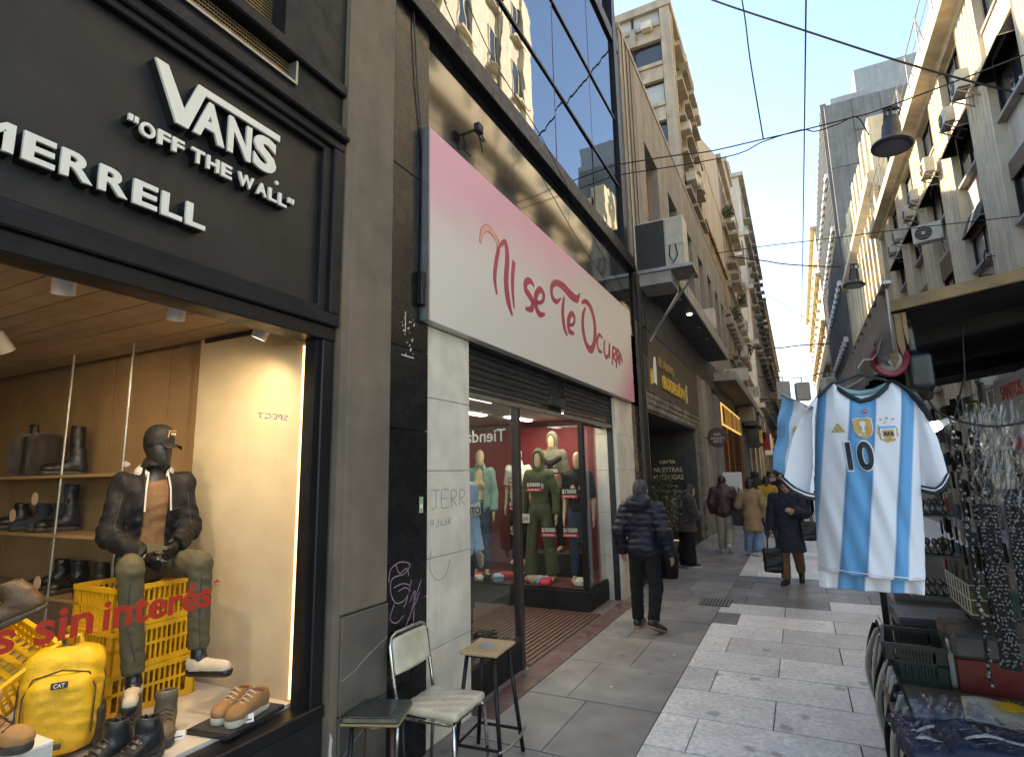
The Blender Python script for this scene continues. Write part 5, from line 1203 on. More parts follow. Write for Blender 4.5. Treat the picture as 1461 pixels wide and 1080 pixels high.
tote('tote_bag', -.52, 10.42, .17, .30, .38, .13, m_bag, 'black tote bag hanging from right hand of the grey haired man', .2, .24)
tote('shoulder_bag', .03, 10.5, .68, .26, .30, .15, m_bag, 'black shoulder bag on left side of the grey haired man', .3, .6)
# --- people farther away
crowd = [(-.85,17.2,180,m_yellowcoat,m_dkjeans,m_darkhair,.92,'person in mustard coat and jeans beyond the tan coated woman'),
         (-.55,18.6,20,m_black_cloth,m_black_cloth,m_darkhair,.98,'person in black coming closer beside the mustard coat'),
         (-1.3,20.5,175,m_dkbrown,m_dkjeans,m_darkhair,1.,'person in dark brown jacket at back of the crowd, left side'),
         (-.2,21.5,190,m_navy_wool,m_black_cloth,m_greyhair,.97,'person in navy jacket with greyish hair in the far crowd'),
         (-.95,23.5,0,m_khaki,m_dkjeans,m_darkhair,.98,'person in beige top facing the camera in the far crowd'),
         (-1.7,25,185,m_black_cloth,m_jeans,m_darkhair,1.,'person in black jacket and pale jeans near the amber shop'),
         (.2,26,180,m_brown_cloth,m_black_cloth,m_darkhair,1.,'person in brown jacket half hidden by shirt, far off'),
         (-.7,29,10,m_black_cloth,m_black_cloth,m_darkhair,1.02,'farthest dark clothed person in middle of the street'),
         (-1.4,31,180,m_navy_nylon,m_dkjeans,m_darkhair,1.,'far person in blue nylon jacket along left shop fronts')]
for i, (x, y, a, mj, mt_, mh, s, lab) in enumerate(crowd):
    t = thing('person', lab, 'person', (x, y, 0), 'people walking in the street'); sw = .12 if i % 2 else -.1
    J = pose(anL=(.1,-sw,.085), toL=(.12,-sw-.18,.035), anR=(-.1,sw,.085), toR=(-.12,sw-.18,.035)); W = place(x, y, RAD(a), s)
    body(t, J, m_skin, W, h=.03, hh=.02); jacket(t, 'jacket', J, mj, W, hem=.8, g=.045, h=.03, seed=i, fold=.01); trousers(t, J, mt_, W, h=.03); hair(t, J, mh, W, h=.022, long=.12 if i % 3 == 0 else 0)
    shoes(t, J, m_blackshoe, m_blackshoe, W, h=.02)

# ================================================================= mannequins
m_mannblack = mat('black_mannequin', (.013,.012,.012), .35, .1, 8.)
m_mannwood = mat('beige_mannequin', (.50,.36,.23), .45, .08, 8.)
m_olive = mat('olive_twill', (.07,.064,.036), .85, .10, 10., .2, 60)
m_brownshirt = mat('rust_brown_shirt', (.14,.075,.034), .85, .12, 10., .5, 28)
m_blackjk = mat('black_coach_jacket', (.009,.009,.011), .65, .12, 10., .45, 34, spec=.25)
m_creamshoe = mat('cream_suede', (.55,.48,.37), .85, .08, 20., .2, 120)
m_greyhood = mat('grey_hood', (.42,.42,.42), .9, .1, 20., .2, 120)
MQ = thing('mannequin', 'seated black mannequin in cap, black jacket and olive trousers on crates', 'mannequin', (-3.2, 1.95, 1.28))
J = pose(pelvis=(0,.03,.11), belly=(0,.04,.24), chest=(0,.02,.42), neck=(0,-.005,.62), head=(0,-.03,.775), shL=(.185,.01,.55), shR=(-.185,.01,.55), elL=(.25,-.02,.28), wrL=(.10,-.24,.20), elR=(-.25,-.02,.27), wrR=(-.08,-.27,.15),
         hiL=(.10,-.02,.09), knL=(.21,-.42,.10), anL=(.23,-.44,-.40), toL=(.31,-.61,-.435), hiR=(-.10,-.02,.09), knR=(-.19,-.42,.11), anR=(-.12,-.42,-.47), toR=(-.17,-.595,-.505))
W = T(-3.34, 2.02, 1.285) @ RZ(RAD(71)) @ SC(.80, .88, .94)
hd = RZ(RAD(38))
for s in 'LR': pass
body(MQ, J, m_mannblack, W, h=.012, face=False, tilt=hd, curl=.45)
f = s_grow(s_union(torso_prims(J)[:3], .05), .004, folds(.004, 26, 4)); f = s_cut(f, (0,0,.60), (0,0,1)); sdf_obj('shirt', f, .012, m_brownshirt, MQ, W)
jk = jacket(MQ, 'jacket', J, m_blackjk, W, hem=.0, g=.022, h=.009, seed=14, fold=.012, open_front=True, sl=(.052,.044,.036))
P = [s_ell((0,.03,.11), (.17,.14,.12))]
for s in 'LR': P += [s_cut(s_union([s_cap(J['hi'+s], J['kn'+s], .082, .062), s_cap(J['kn'+s], J['an'+s], .062, .052)], .02), J['an'+s]+(J['kn'+s]-J['an'+s])*.12, J['an'+s]-J['kn'+s])]
tr_ = sdf_obj('trousers', s_grow(s_union(P, .03), .010, folds(.004, 30, 5)), .010, m_olive, MQ, W)
m_seam = mat('dull_seam_thread', (.03,.03,.032), .7, .1, 20.)
for pts in ([(.20,0,.50),(.215,0,.40),(.24,0,.30)], [(.10,0,.40),(.165,0,.415)], [(.115,0,.20),(.15,0,.09)], [(-.115,0,.20),(-.15,0,.09)], [(-.20,0,.50),(-.215,0,.40),(-.24,0,.30)]): seam(MQ, 'jacket_seam', jk, pts, (0,1,0), W, .0028, m_seam)
for s in (-1, 1): seam(MQ, 'trouser_seam', tr_, [(s*.20,0,.06),(s*.20,0,-.15),(s*(.22 if s > 0 else .13),0,-.36)], (0,1,0), W, .0026, m_sole_seam if 0 else m_seam)
for s in 'LR':
    a, k = J['an'+s], J['kn'+s]; sdf_obj('sock', s_cap(a, a+(k-a)*.25, .042, .044), .012, m_black_cloth, MQ, W)
shoes(MQ, J, m_creamshoe, m_blackshoe, W, h=.008)
hl = J['head']; Hm = W @ T(*hl) @ hd
cp_ = MB(Hm); cp_.lathe([(.088,.02),(.092,.05),(.088,.09),(.07,.125),(.035,.145),(0,.15)], 24, SC(1,1.12,1)); cap = cp_.build('cap', m_blackjk, MQ, smooth=True)
br = MB(Hm); br.grid(lambda u, v: ((u-.5)*.15*(1-.25*v*v), -.085-.075*v*(1-(2*u-1)**2*.35), .028-.02*v-.02*(2*u-1)**2), 10, 4); bo = br.build('brim', m_blackjk, cap); bo.modifiers.new('thickness', 'SOLIDIFY').thickness = .006
MB(Hm @ T(0,-.098,.085) @ RX(RAD(12))).box(-.034,.034,-.004,.002,-.022,.022).build('patch', mat('orange_patch_border', (.60,.30,.08), .7, 0), cap)
MB(Hm @ T(0,-.100,.085) @ RX(RAD(12))).box(-.030,.030,-.0045,.0,-.018,.018).build('patch_field', m_black_return, cap)
letter('patch_lettering', 'VANS', m_creamshoe, cap, Hm @ T(-.026,-.106,.075) @ RX(RAD(102)), 1, .001, .01, width=.052, height=.018)
q = MB(W)
for s in (-1, 1):
    q.tube([(s*.06,-.08,.63),(s*.075,-.125,.53),(s*.08,-.15,.40)], .006, 6)
q.build('drawstring', m_greyhood, MQ)
f = s_sub(s_grow(s_ell((0,.035,.625), (.115,.095,.055)), .012, folds(.004, 30, 2)), s_cap((0,-.01,.6), (0,-.06,.9), .066, .085)); sdf_obj('hood', f, .010, m_greyhood, MQ, W)
def standing(x, y, z, face, s, label, parts, J=None, fem=True, face_on=False, wood=True):
    t = thing('mannequin', label, 'mannequin', (x, y, z), 'mannequins in the clothing shop'); J = J or pose(); W = place(x, y, RAD(face), s, z) @ SC(.86, .9, 1.08)
    body(t, J, m_mannwood, W, h=.016, face=False, fem=fem, hh=.008, curl=.3)
    for p in parts: p(t, J, W)
    return t
m_green = mat('olive_sweatshirt', (.062,.075,.036), .9, .16, 10., .25, 40)
m_teal = mat('teal_jacket', (.16,.26,.25), .8, .12, 10.)
m_ltblue = mat('blue_sweatshirt', (.30,.43,.56), .9, .1, 10., .2, 100)
m_offwhite = mat('off_white_cloth', (.58,.56,.50), .9, .08, 10., .1, 100)
m_tag_red = mat('red_price_band', (.55,.04,.06), .5, .05, 8.)
def tag_price(par, M0, txt, w=.2):
    o = MB(M0).box(-w/2, w/2, 0, .09, -.002, .002).build('price_tag', m_black_return, par)
    MB(M0).box(-w/2, w/2, -.045, -.001, -.002, .002).build('price_band', m_tag_red, o)
    letter('price', txt, m_white, o, M0 @ T(-w*.44, .012, .0025), 1, .001, .015, width=w*.88, height=.065)
    letter('price_note', 'SUETER', m_white, o, M0 @ T(-w*.36, -.034, .0025), 1, .0008, .012, width=w*.72, height=.022)
def FYm(x, y, z): return frame((x, y, z), (1,0,0), (0,0,1))
def hoodup(t, J, W, m):
    M = Matrix(); c = J['head']; f = s_sub(s_grow(s_union([s_ell(c+np.array((0,.02,.035)), (.105,.12,.12)), s_cap(c+np.array((0,.04,-.05)), J['neck'], .09, .11)], .05), .004, folds(.005, 30, 7)), s_ell(c+np.array((0,-.10,0)), (.07,.11,.105)))
    sdf_obj('hood', f, .013, m, t, W)
A1 = standing(-3.52, 7.86, .285, 8, 1.0, 'front mannequin in olive hooded sweatshirt and wide olive trousers', [lambda t,J,W: jacket(t,'sweatshirt',J,m_green,W,hem=.88,g=.026,fem=True,seed=21,h=.013), lambda t,J,W: trousers(t,J,m_green,W,g=.012,h=.012,wide=.03,flare=.03), lambda t,J,W: hoodup(t,J,W,m_green)], J=pose(hiL=(.11,0,.90), knL=(.155,-.02,.50), anL=(.20,.03,.085), toL=(.23,-.15,.035), hiR=(-.11,0,.90), knR=(-.155,-.02,.50), anR=(-.20,.03,.085), toR=(-.23,-.15,.035), elL=(.29,.03,1.13), wrL=(.31,-.05,.88), elR=(-.29,.03,1.13), wrR=(-.31,-.05,.88)))
tag_price(A1, FYm(-3.50, 7.62, 1.62), '$30000', .24); tag_price(A1, FYm(-3.30, 7.66, .98), '$30000', .24)
MB().box(-3.74, -3.60, 7.665, 7.67, 1.12, 1.25).build('hip_patch', m_offwhite, A1); letter('hip_print', 'LOVE', m_black_return, A1, FYm(-3.72, 7.664, 1.15), 1, .001, .01, width=.10, height=.05)
A2 = standing(-3.55, 8.5, .62, 0, .98, 'rear mannequin in raised olive hood standing behind the front one', [lambda t,J,W: jacket(t,'sweatshirt',J,mat('khaki_sweatshirt', (.13,.12,.085), .9, .1, 10.),W,hem=.9,g=.035,short=.8,seed=22,h=.016), lambda t,J,W: trousers(t,J,m_black_cloth,W,h=.018), lambda t,J,W: hoodup(t,J,W,MATS['khaki_sweatshirt'])])
sc_ = sdf_obj('knotted_scarf', s_grow(s_union([s_cap((-.18,-.06,1.36),(0,-.16,1.28),.045,.05), s_cap((.18,-.06,1.36),(0,-.16,1.28),.045,.05), s_cap((0,-.17,1.28),(.06,-.19,1.15),.035,.03)], .03), 0, folds(.008, 30, 3)), .014, m_black_cloth, A2, place(-3.55, 8.5, 0, .98, .62) @ SC(.86, .9, 1.08))
tag_price(A2, FYm(-3.46, 8.22, 1.82), '$30000', .26)
MB().box(-3.95, -3.1, 8.25, 8.8, .286, .615).build('plinth', m_dark_int, A2)
A3 = standing(-4.15, 8.45, .40, 10, .98, 'mannequin in white printed shirt between olive and teal mannequins', [lambda t,J,W: jacket(t,'shirt',J,m_offwhite,W,hem=.9,g=.025,short=.7,seed=23,h=.016), lambda t,J,W: trousers(t,J,m_black_cloth,W,h=.018)])
for z, w in ((1.74, .22), (1.36, .22), (.98, .2)): tag_price(A3, FYm(-4.12, 8.24, z-.05), '$20000', w)
A4 = standing(-2.93, 7.95, .285, 12, .98, 'mannequin in black top and blue jeans at glass corner of the display', [lambda t,J,W: jacket(t,'top',J,m_black_cloth,W,hem=.92,g=.02,short=.95,seed=24,h=.015), lambda t,J,W: trousers(t,J,m_dkjeans,W,h=.015)])
tag_price(A4, FYm(-2.97, 7.68, 1.52), '$15000', .24); tag_price(A4, FYm(-2.98, 7.70, .98), '$15000', .24)
A5 = standing(-4.62, 8.0, .285, 20, 1.03, 'mannequin in teal jacket and dark jeans deep in the shop', [lambda t,J,W: jacket(t,'jacket',J,m_teal,W,hem=.84,g=.03,seed=25,h=.016,open_front=True), lambda t,J,W: trousers(t,J,m_dkjeans,W,h=.016)])
letter('price_tag', '5000', m_white, A5, frame((-4.30,7.46,1.42), (-1,0,0), (0,0,1)), 1, .001, .012, width=.26, height=.08)
A6 = standing(-2.80, 4.45, .262, 75, .93, 'mannequin in pale blue sweatshirt with lettered band just inside left pane', [lambda t,J,W: jacket(t,'sweatshirt',J,m_ltblue,W,hem=.88,g=.035,seed=26,h=.014), lambda t,J,W: trousers(t,J,m_black_cloth,W,h=.016)])
W6 = place(-2.80, 4.45, RAD(75), .93, .262) @ SC(.86, .9, 1.08)
bnd = sdf_obj('chest_band', s_cut(s_cut(s_grow(s_union(torso_prims(pose(), True)[:3]+arms(pose(), .02), .05), .043), (0,0,1.19), (0,0,-1)), (0,0,1.30), (0,0,1)), .014, m_offwhite, A6, W6)
letter('chest_lettering', 'ENTO', m_black_return, A6, W6 @ T(-.13,-.205,1.215) @ RX(RAD(90)), 1, .001, .015, width=.26, height=.06)
# merchandise on the display deck
rg = random.Random(31); cl = [m_tag_red, m_offwhite, m_black_cloth, mat('burgundy_cloth', (.13,.02,.03), .85, .1, 10.), m_khaki, m_ltblue]
spots = sorted([(-4.5+rg.random()*1.75, 7.55+rg.random()*.35) for _ in range(15)])+sorted([(-3.9+rg.random()*1.3, 4.2+rg.random()*.75) for _ in range(7)])
nm_ = ['red','cream','black','burgundy','beige','blue']
for i, (x, y) in enumerate(spots):
    k = i % 6; z = .287 if y > 6 else .262
    o = sdf_obj('folded_garment', s_grow(s_box((0,0,.045), (.11,.08,.045), .03), 0, folds(.015, 24, i)), .016, cl[k], None, T(x, y, z) @ RZ(rg.random()*3))
    side = 'right display deck below the mannequins' if y > 6 else 'low floor of the left display'
    tag(o, '%s garment from the left, crumpled and %s, on the %s' % (ORD[i] if y > 6 else ORD[i-15], nm_[k], side), 'garment', 'garments on the shop display floors')
# ================================================================= things in the shoe shop window
m_yellow = mat('yellow_crate_plastic', (.72,.40,.012), .45, .08, 6., .05, 60)
m_ybag = mat('yellow_nylon', (.70,.42,.015), .6, .12, 8., .6, 30)
m_meshblk = mat('black_mesh_pocket', (.05,.035,.015), .7, .2, 30., .4, 200)
m_oliveboot = mat('olive_leather', (.12,.095,.055), .5, .2, 12., .2, 70)
m_tansuede = mat('tan_suede', (.30,.16,.06), .85, .15, 14., .2, 120)
m_brownboot = mat('brown_leather_boot', (.085,.055,.032), .5, .2, 12., .2, 70)
m_wheat = mat('wheat_nubuck', (.42,.22,.08), .85, .12, 14., .2, 120)
m_sole_br = mat('dark_sole', (.05,.038,.028), .6, .15, 14.)
m_sole_cream = mat('cream_sole', (.50,.45,.36), .6, .1, 14.)
def crate(name, label, Mw, w, d, h, m, par_group=None, cat='crate', rows=2, nb=13):
    t = thing(name, label, cat, Mw.translation, par_group)
    def wall(L, q):
        b = MB(Mw @ q); th = .012
        b.box(-L/2, L/2, 0, th, 0, h*.14); b.box(-L/2, L/2, -.006, th, h*.88, h); b.box(-L/2, L/2, 0, th, h*.50, h*.57) if rows > 1 else None
        for e in (-1, 1): b.box(min(e*L/2, e*(L/2-.055)), max(e*L/2, e*(L/2-.055)), 0, th, h*.14, h*.88)
        x = -L/2+.06; n = max(4, int(nb*L/.48)); st = (L-.12)/n
        for i in range(1, n): b.box(x+i*st-.0055, x+i*st+.0055, .001, th-.001, h*.14, h*.88)
        return b
    for L, q in ((w, T(0,-d/2,0)), (w, T(0,d/2,0) @ RZ(math.pi)), (d, T(-w/2,0,0) @ RZ(-math.pi/2)), (d, T(w/2,0,0) @ RZ(math.pi/2))):
        wall(L, q).build('side', m, t)
    b = MB(Mw); n = 9
    for i in range(n): b.box(-w/2+.01, w/2-.01, -d/2+.01+(d-.02)*i/n, -d/2+.01+(d-.02)*(i+.6)/n, .002, .012)
    for i in range(n): b.box(-w/2+.01+(w-.02)*i/n, -w/2+.01+(w-.02)*(i+.5)/n, -d/2+.01, d/2-.01, .0121, .02)
    b.build('base', m, t); return t
for i, lb in enumerate(('bottom yellow crate of the stack under the seated mannequin', 'middle yellow crate of the stack under the seated mannequin', 'top yellow crate, the seat of the mannequin')):
    crate('plastic_crate', lb, T(-3.42, 2.03+.008*i, .638+i*.214) @ RZ(RAD(90+(-3,2,-1)[i])), .49, .40, .212, m_yellow, 'yellow crates in the shoe shop window')
crate('plastic_crate', 'tilted yellow crate leaning behind the yellow backpack', T(-3.42, 1.36, .90) @ RZ(RAD(90)) @ RY(RAD(-32)) @ RX(RAD(30)), .50, .40, .20, m_yellow, 'yellow crates in the shoe shop window')
def shoe(label, x, y, z, rz, mu, ms, high=0., L=.29, tilt=None, group=None, name=None):
    """single shoe, toe along local +x, resting on z=0; high = height of the shaft"""
    nm = name or ('boot' if high > .06 else 'sneaker'); t = thing(nm, label, 'boot' if high > .06 else 'shoe', (x, y, z), group)
    Mw = T(x, y, z) @ RZ(rz) @ (tilt or Matrix()); k = L/.29
    up = [s_cap((-.085*k,0,.055), (.09*k,.004,.050), .040, .036), s_cap((-.095*k,0,.05), (-.085*k,0,.085+high*.3), .036, .038), s_cap((.0,0,.065), (-.05*k,0,.095), .036, .036), s_ell((.10*k,.004,.048), (.050*k,.042,.033))]
    if high: up.append(s_cap((-.065*k,0,.09), (-.055*k,0,.09+high), .046, .048))
    top = .115+high*.95
    f = s_cut(s_grow(s_union(up, .025), .001, folds(.0025, 40, int(abs(x*100)))), (-.06*k,0,top), (-.12,0,1)); f = s_cut(f, (0,0,.022), (0,0,-1))
    f = s_sub(f, s_cap((-.065*k,0,.085), (-.05*k,0,.4), .036, .040))
    o = sdf_obj('upper', f, .0075, mu, t, Mw)
    so = s_union([s_cap((-.095*k,0,.02), (-.02*k,0,.02), .044, .036), s_cap((-.02*k,0,.02), (.105*k,.004,.02), .036, .043)], .02)
    so = s_cut(s_cut(so, (0,0,.032), (-.06,0,1)), (0,0,.0), (0,0,-1)); sdf_obj('sole', so, .0075, ms, t, Mw)
    q = MB(Mw)
    for i in range(4+int(high*22)):
        a = min(1, i/4); xx = (.062-.024*i)*k if i < 5 else (-.022-.004*(i-5))*k; zz = .088+.010*i if i < 5 else .128+.022*(i-4)
        q.tube([(xx,-.030,zz-.012),(xx+.006,0,zz+.006),(xx,.030,zz-.012)], .0034, 5)
    q.build('laces', ms if high < .06 else m_sole_br, o); return t
shoe('left one of the olive leather boots before the yellow crates', -2.90, 1.72, .637, RAD(-38), m_oliveboot, m_sole_br, .085, group='olive boots')
shoe('right one of the olive leather boots before the yellow crates', -2.79, 1.83, .637, RAD(-34), m_oliveboot, m_sole_br, .085, group='olive boots')
trm = thing('shoe_tray', 'flat black tray under the tan suede sneakers', 'tray', (-2.6, 2.1, .64)); MB(T(-2.62,2.10,.637) @ RZ(RAD(8))).box(-.13,.12,-.19,.19,0,.022,.003).build('slab', m_black_return, trm); MB(T(-2.62,2.10,.637) @ RZ(RAD(8))).box(-.12,.11,-.18,.18,.022,.024).build('pad', m_dark_int, trm)
shoe('farther one of the tan suede sneakers on black tray', -2.665, 2.10, .661, RAD(-72), m_tansuede, m_sole_cream, .0, group='tan sneakers')
shoe('nearer one of the tan suede sneakers on black tray', -2.565, 2.11, .661, RAD(-76), m_tansuede, m_sole_cream, .0, group='tan sneakers')
shoe('left one of the black boots at bottom of the window', -2.72, 1.52, .637, RAD(-80), m_blackshoe, m_sole_br, .07, group='black boots')
shoe('right one of the black boots at bottom of the window', -2.62, 1.60, .637, RAD(-76), m_blackshoe, m_sole_br, .07, group='black boots')
shoe('left one of the brown boots on the tilted crate', -3.30, 1.24, 1.17, RAD(-120), m_brownboot, m_sole_br, .07, .30, RY(RAD(24)), 'brown boots')
shoe('right one of the brown boots on the tilted crate', -3.24, 1.37, 1.20, RAD(-118), m_brownboot, m_sole_br, .07, .30, RY(RAD(24)), 'brown boots')
rs_ = thing('shoe_riser', 'white block riser carrying wheat coloured boot at window left', 'riser', (-2.75, 1.22, .64)); MB().box(-2.86, -2.64, 1.06, 1.30, .637, .86, .004).build('block', m_white, rs_); MB().box(-2.645, -2.636, 1.07, 1.29, .65, .85).build('face', m_offwhite, rs_)
shoe('wheat coloured boot on white riser at the left edge', -2.74, 1.15, .861, RAD(20), m_wheat, m_sole_br, .08)
def pricecard(x, y, z, rz, label):
    t = thing('price_card', label, 'price card', (x, y, z), 'price cards in the shoe window'); Mw = T(x, y, z) @ RZ(rz)
    MB(Mw).add([(-.028,0,0),(.028,0,0),(.028,.014,.034),(-.028,.014,.034)], [(0,1,2,3)]).build('card', m_white, t); MB(Mw).add([(-.02,.0022,.010),(.02,.0022,.010),(.02,.004,.0145),(-.02,.004,.0145)], [(0,1,2,3)]).build('print', m_sole_br, t)
pricecard(-2.70, 1.84, .638, RAD(55), 'small white price card by the olive boots'); pricecard(-2.505, 2.06, .662, RAD(60), 'small white price card on tray by the tan sneakers')
# yellow backpack
bp = thing('backpack', 'bright yellow backpack with mesh side pockets standing in the window', 'backpack', (-3.05, 1.52, .64)); W = T(-3.08, 1.525, .638) @ RZ(RAD(58)) @ RX(RAD(-6))
f = s_grow(s_union([s_box((0,.02,.22), (.155,.095,.22), .075), s_box((0,-.065,.17), (.125,.06,.165), .06)], .02), 0, folds(.006, 26, 3)); f = s_cut(f, (0,0,.002), (0,0,-1)); sdf_obj('pack', f, .009, m_ybag, bp, W)
for s in (-1, 1): sdf_obj('mesh_pocket', s_grow(s_box((s*.148,.02,.09), (.022,.065,.085), .02), 0, folds(.004, 30, 5)), .009, m_meshblk, bp, W)
MB(W).box(-.03,.03,-.137,-.128,.285,.312,.003).build('label', m_black_return, bp); letter('label_lettering', 'CAT', m_white, bp, W @ T(-.02,-.138,.29) @ RX(RAD(90)), 1, .001, .01, width=.04, height=.016)
MB(W).box(-.03,.03,-.142,-.13,.045,.068,.003).build('patch', m_olive, bp)
q = MB(W); q.tube([(-.128,-.095,.08),(-.13,-.085,.26),(-.10,-.085,.33),(0,-.088,.352),(.10,-.085,.33),(.13,-.085,.26),(.128,-.095,.08)], .0035, 6); q.tube([(-.158,-.02,.12),(-.158,-.01,.30),(-.11,0,.425),(0,.0,.447),(.11,0,.425),(.158,-.01,.30),(.158,-.02,.12)], .0035, 6); q.build('zip', m_sole_br, bp)
MB(W).tube([(-.05,.09,.43),(-.04,.10,.475),(.04,.10,.475),(.05,.09,.43)], .010, 6).build('handle', m_ybag, bp)
# shelf goods
def shelf_boot(x, z, h, label, m, name='boot', rz=0.):
    return shoe(label, x, 2.33, z, rz, m, m_sole_br, h, name=name)
def shelf_bag(x, z, label, m):
    t = thing('handbag', label, 'bag', (x, 2.33, z)); M0 = T(x, 2.33, z)
    sdf_obj('bag_body', s_grow(s_box((0,0,.17), (.25,.10,.17), .08), 0, folds(.012, 16, 2)), .014, m, t, M0); MB(M0).tube([(-.06,-.02,.32),(-.05,-.03,.40),(.05,-.03,.40),(.06,-.02,.32)], .013, 6).build('handle', m_black_return, t); MB(M0).box(.07,.10,-.115,-.10,.02,.3).build('strap', m_black_return, t)
shelf_bag(-5.45, 1.887, 'dark brown backpack lying on the top wooden shelf', m_dkbrown)
shelf_boot(-4.98, 1.887, .27, 'tall black boot standing on the top wooden shelf', m_blackshoe, rz=RAD(-120))
shelf_boot(-4.98, 1.477, .24, 'black hiking boot on middle wooden shelf near rod', m_blackshoe, rz=RAD(-100))
for i, x in enumerate((-5.7, -5.35, -5.1)):
    shelf_boot(x, 1.477, .09, ('black shoe with white lace at far left of middle shelf', 'dark blue shoe in centre of middle shelf', 'dark blue shoe nearest the hiking boot')[i], m_blackshoe if i == 0 else mat('navy_suede%d' % i, (.025,.03,.05), .8, .1, 10.), rz=RAD(-110+10*i))
for i, x in enumerate((-5.0, -4.75, -4.45)):
    shelf_boot(x, 1.062, .10, ('navy shoe at left of lowest shelf behind crate', 'black shoe in middle of lowest shelf behind crate', 'black shoe at right end of lowest shelf')[i], m_blackshoe, rz=RAD(-100+15*i))
for i, (x, y, z) in enumerate(((-5.22, 2.14, 1.60), (-4.93, 2.14, 1.72), (-4.72, 2.12, 1.16))):
    o = MB().lathe([(0,.002),(.045,.002),(.045,0)], 18, frame((x, y, z), (1,0,0), (0,0,1))).build('round_tag', mat('kraft_tag%d' % i, (.50,.33,.22), .8, .05, 8.)); tag(o, ('kraft round tag on the dark blue middle shelf shoe', 'kraft round tag tied to the black hiking boot', 'kraft round tag on shoe of the lowest shelf')[i], 'tag', 'round kraft tags')

# ================================================================= chair and stools on the sidewalk
m_vinyl = mat('aged_cream_vinyl', (.62,.57,.44), .33, .15, 9., .15, 60, col2=(.40,.34,.22), mix=.8, mscale=5.)
ch = thing('chair', 'old chrome tube chair with worn cream vinyl seat and back', 'chair', (-2.1, 3.13, 0)); W = T(-2.10, 3.14, 0) @ RZ(RAD(93)); r = .0115
sdf_obj('seat', s_grow(s_box((0,-.01,.450), (.195,.195,.026), .022), 0, lambda P: .006*np.cos(P[:, 0]*9)*np.cos(P[:, 1]*9)+.002*np.sin(P[:, 0]*70+P[:, 1]*33)), .011, m_vinyl, ch, W)
BKM = T(0,.235,.735) @ RX(RAD(-10))
sdf_obj('backrest', s_grow(s_box((0,0,0), (.195,.022,.105), .02), 0, lambda P: .004*np.cos(P[:, 0]*9)), .010, m_vinyl, ch, W @ BKM)
for s in (-1, 1):
    MB(W).tube([(s*.205,.205,.0),(s*.20,.19,.25),(s*.20,.185,.42)], r, 8).build('rear_leg', m_chrome, ch, smooth=True)
    MB(W).tube([(s*.205,-.215,.0),(s*.20,-.20,.25),(s*.19,-.19,.40),(s*.16,-.18,.418)], r, 8).build('front_leg', m_chrome, ch, smooth=True)
MB(W).tube([(-.20,.185,.42),(-.202,.20,.52),(-.205,.225,.66),(-.205,.245,.80),(-.185,.253,.845),(-.14,.256,.862),(.14,.256,.862),(.185,.253,.845),(.205,.245,.80),(.205,.225,.66),(.202,.20,.52),(.20,.185,.42)], r, 8).build('back_frame', m_chrome, ch, smooth=True)
MB(W).tube([(-.16,-.18,.418),(.16,-.18,.418)], r, 8).build('seat_rail', m_chrome, ch); MB(W).tube([(-.19,-.17,.412),(-.20,.18,.412),(.20,.18,.412),(.19,-.17,.412)], r*.9, 8).build('seat_rail', m_chrome, ch)
m_ply = mat('worn_plywood_seat', (.42,.29,.15), .55, .15, 8., .15, 60, col2=(.24,.17,.10), mix=.6, mscale=7.)
sl = thing('bar_stool', 'tall stool with square plywood top and black splayed tube legs', 'stool', (-1.97, 3.48, 0)); W = T(-1.975, 3.50, 0) @ RZ(RAD(5))
MB(W).box(-.135,.135,-.165,.165,.672,.695,.008).build('seat', m_ply, sl); q = MB(W); q.box(-.06,.05,-.06,.07,.695,.6955); q.build('worn_patch', m_conc_fascia, sl)
for sx in (-1, 1):
    for sy in (-1, 1): MB(W).tube([(sx*.095,sy*.12,.67),(sx*.165,sy*.185,.0)], .0145, 8).build('leg', m_black_metal, sl, smooth=True)
fr_z = .14; MB(W).tube([(sx*(.15),sy*(.172),fr_z) for sx, sy in ((-1,-1),(1,-1))], .010, 8).build('foot_rail', m_black_metal, sl)
MB(W).tube([(-.15,-.172,.14),(-.15,.172,.14),(.15,.172,.14)], .010, 8).build('foot_rail', m_black_metal, sl); MB(W).tube([(.17,.21,.14),(.195,.05,.14),(.185,-.12,.14),(.15,-.19,.14)], .009, 8).build('foot_rail', m_steel, sl, smooth=True)
q = MB(W); q.box(-.1,.1,-.12,-.10,.652,.671); q.box(-.1,.1,.10,.12,.652,.671); q.build('seat_bracket', m_black_metal, sl)
m_greentop = mat('dark_green_paint', (.022,.045,.035), .4, .15, 8., .05, 60, col2=(.05,.06,.05), mix=.4, mscale=6.)
s2 = thing('low_stool', 'low stool with green edged square top and dark metal legs', 'stool', (-2.22, 2.66, 0)); W = T(-2.235, 2.70, 0) @ RZ(RAD(22))
MB(W).box(-.16,.16,-.15,.15,.515,.545,.018).build('seat', m_greentop, s2); MB(W).box(-.163,.163,-.153,.153,.508,.523,.006).build('seat_edge', mat('worn_brass_edge', (.25,.17,.07), .5, .2, 12.), s2); MB(W).box(-.125,.10,-.125,.125,.545,.5485,.002).build('seat_inlay', mat('dark_slate_inlay', (.04,.042,.042), .3, .15, 8.), s2)
for sx in (-1, 1):
    for sy in (-1, 1): MB(W).tube([(sx*.11,sy*.10,.51),(sx*.13,sy*.12,.0)], .013, 8).build('leg', mat('maroon_leg%d%d' % (sx, sy), (.06,.018,.015), .5, .2, 9.) if sx == -sy else m_black_metal, s2, smooth=True)
MB(W).tube([(.11*math.cos(a*.7854), .10*math.sin(a*.7854), .49) for a in range(8)], .011, 6, closed=True).build('seat_ring', m_steel, s2)
bt_ = thing('door_chain', 'short dark chain bolt standing behind the tall stool by the glass', 'door bolt', (-2.42, 4.4, 0)); q = MB()
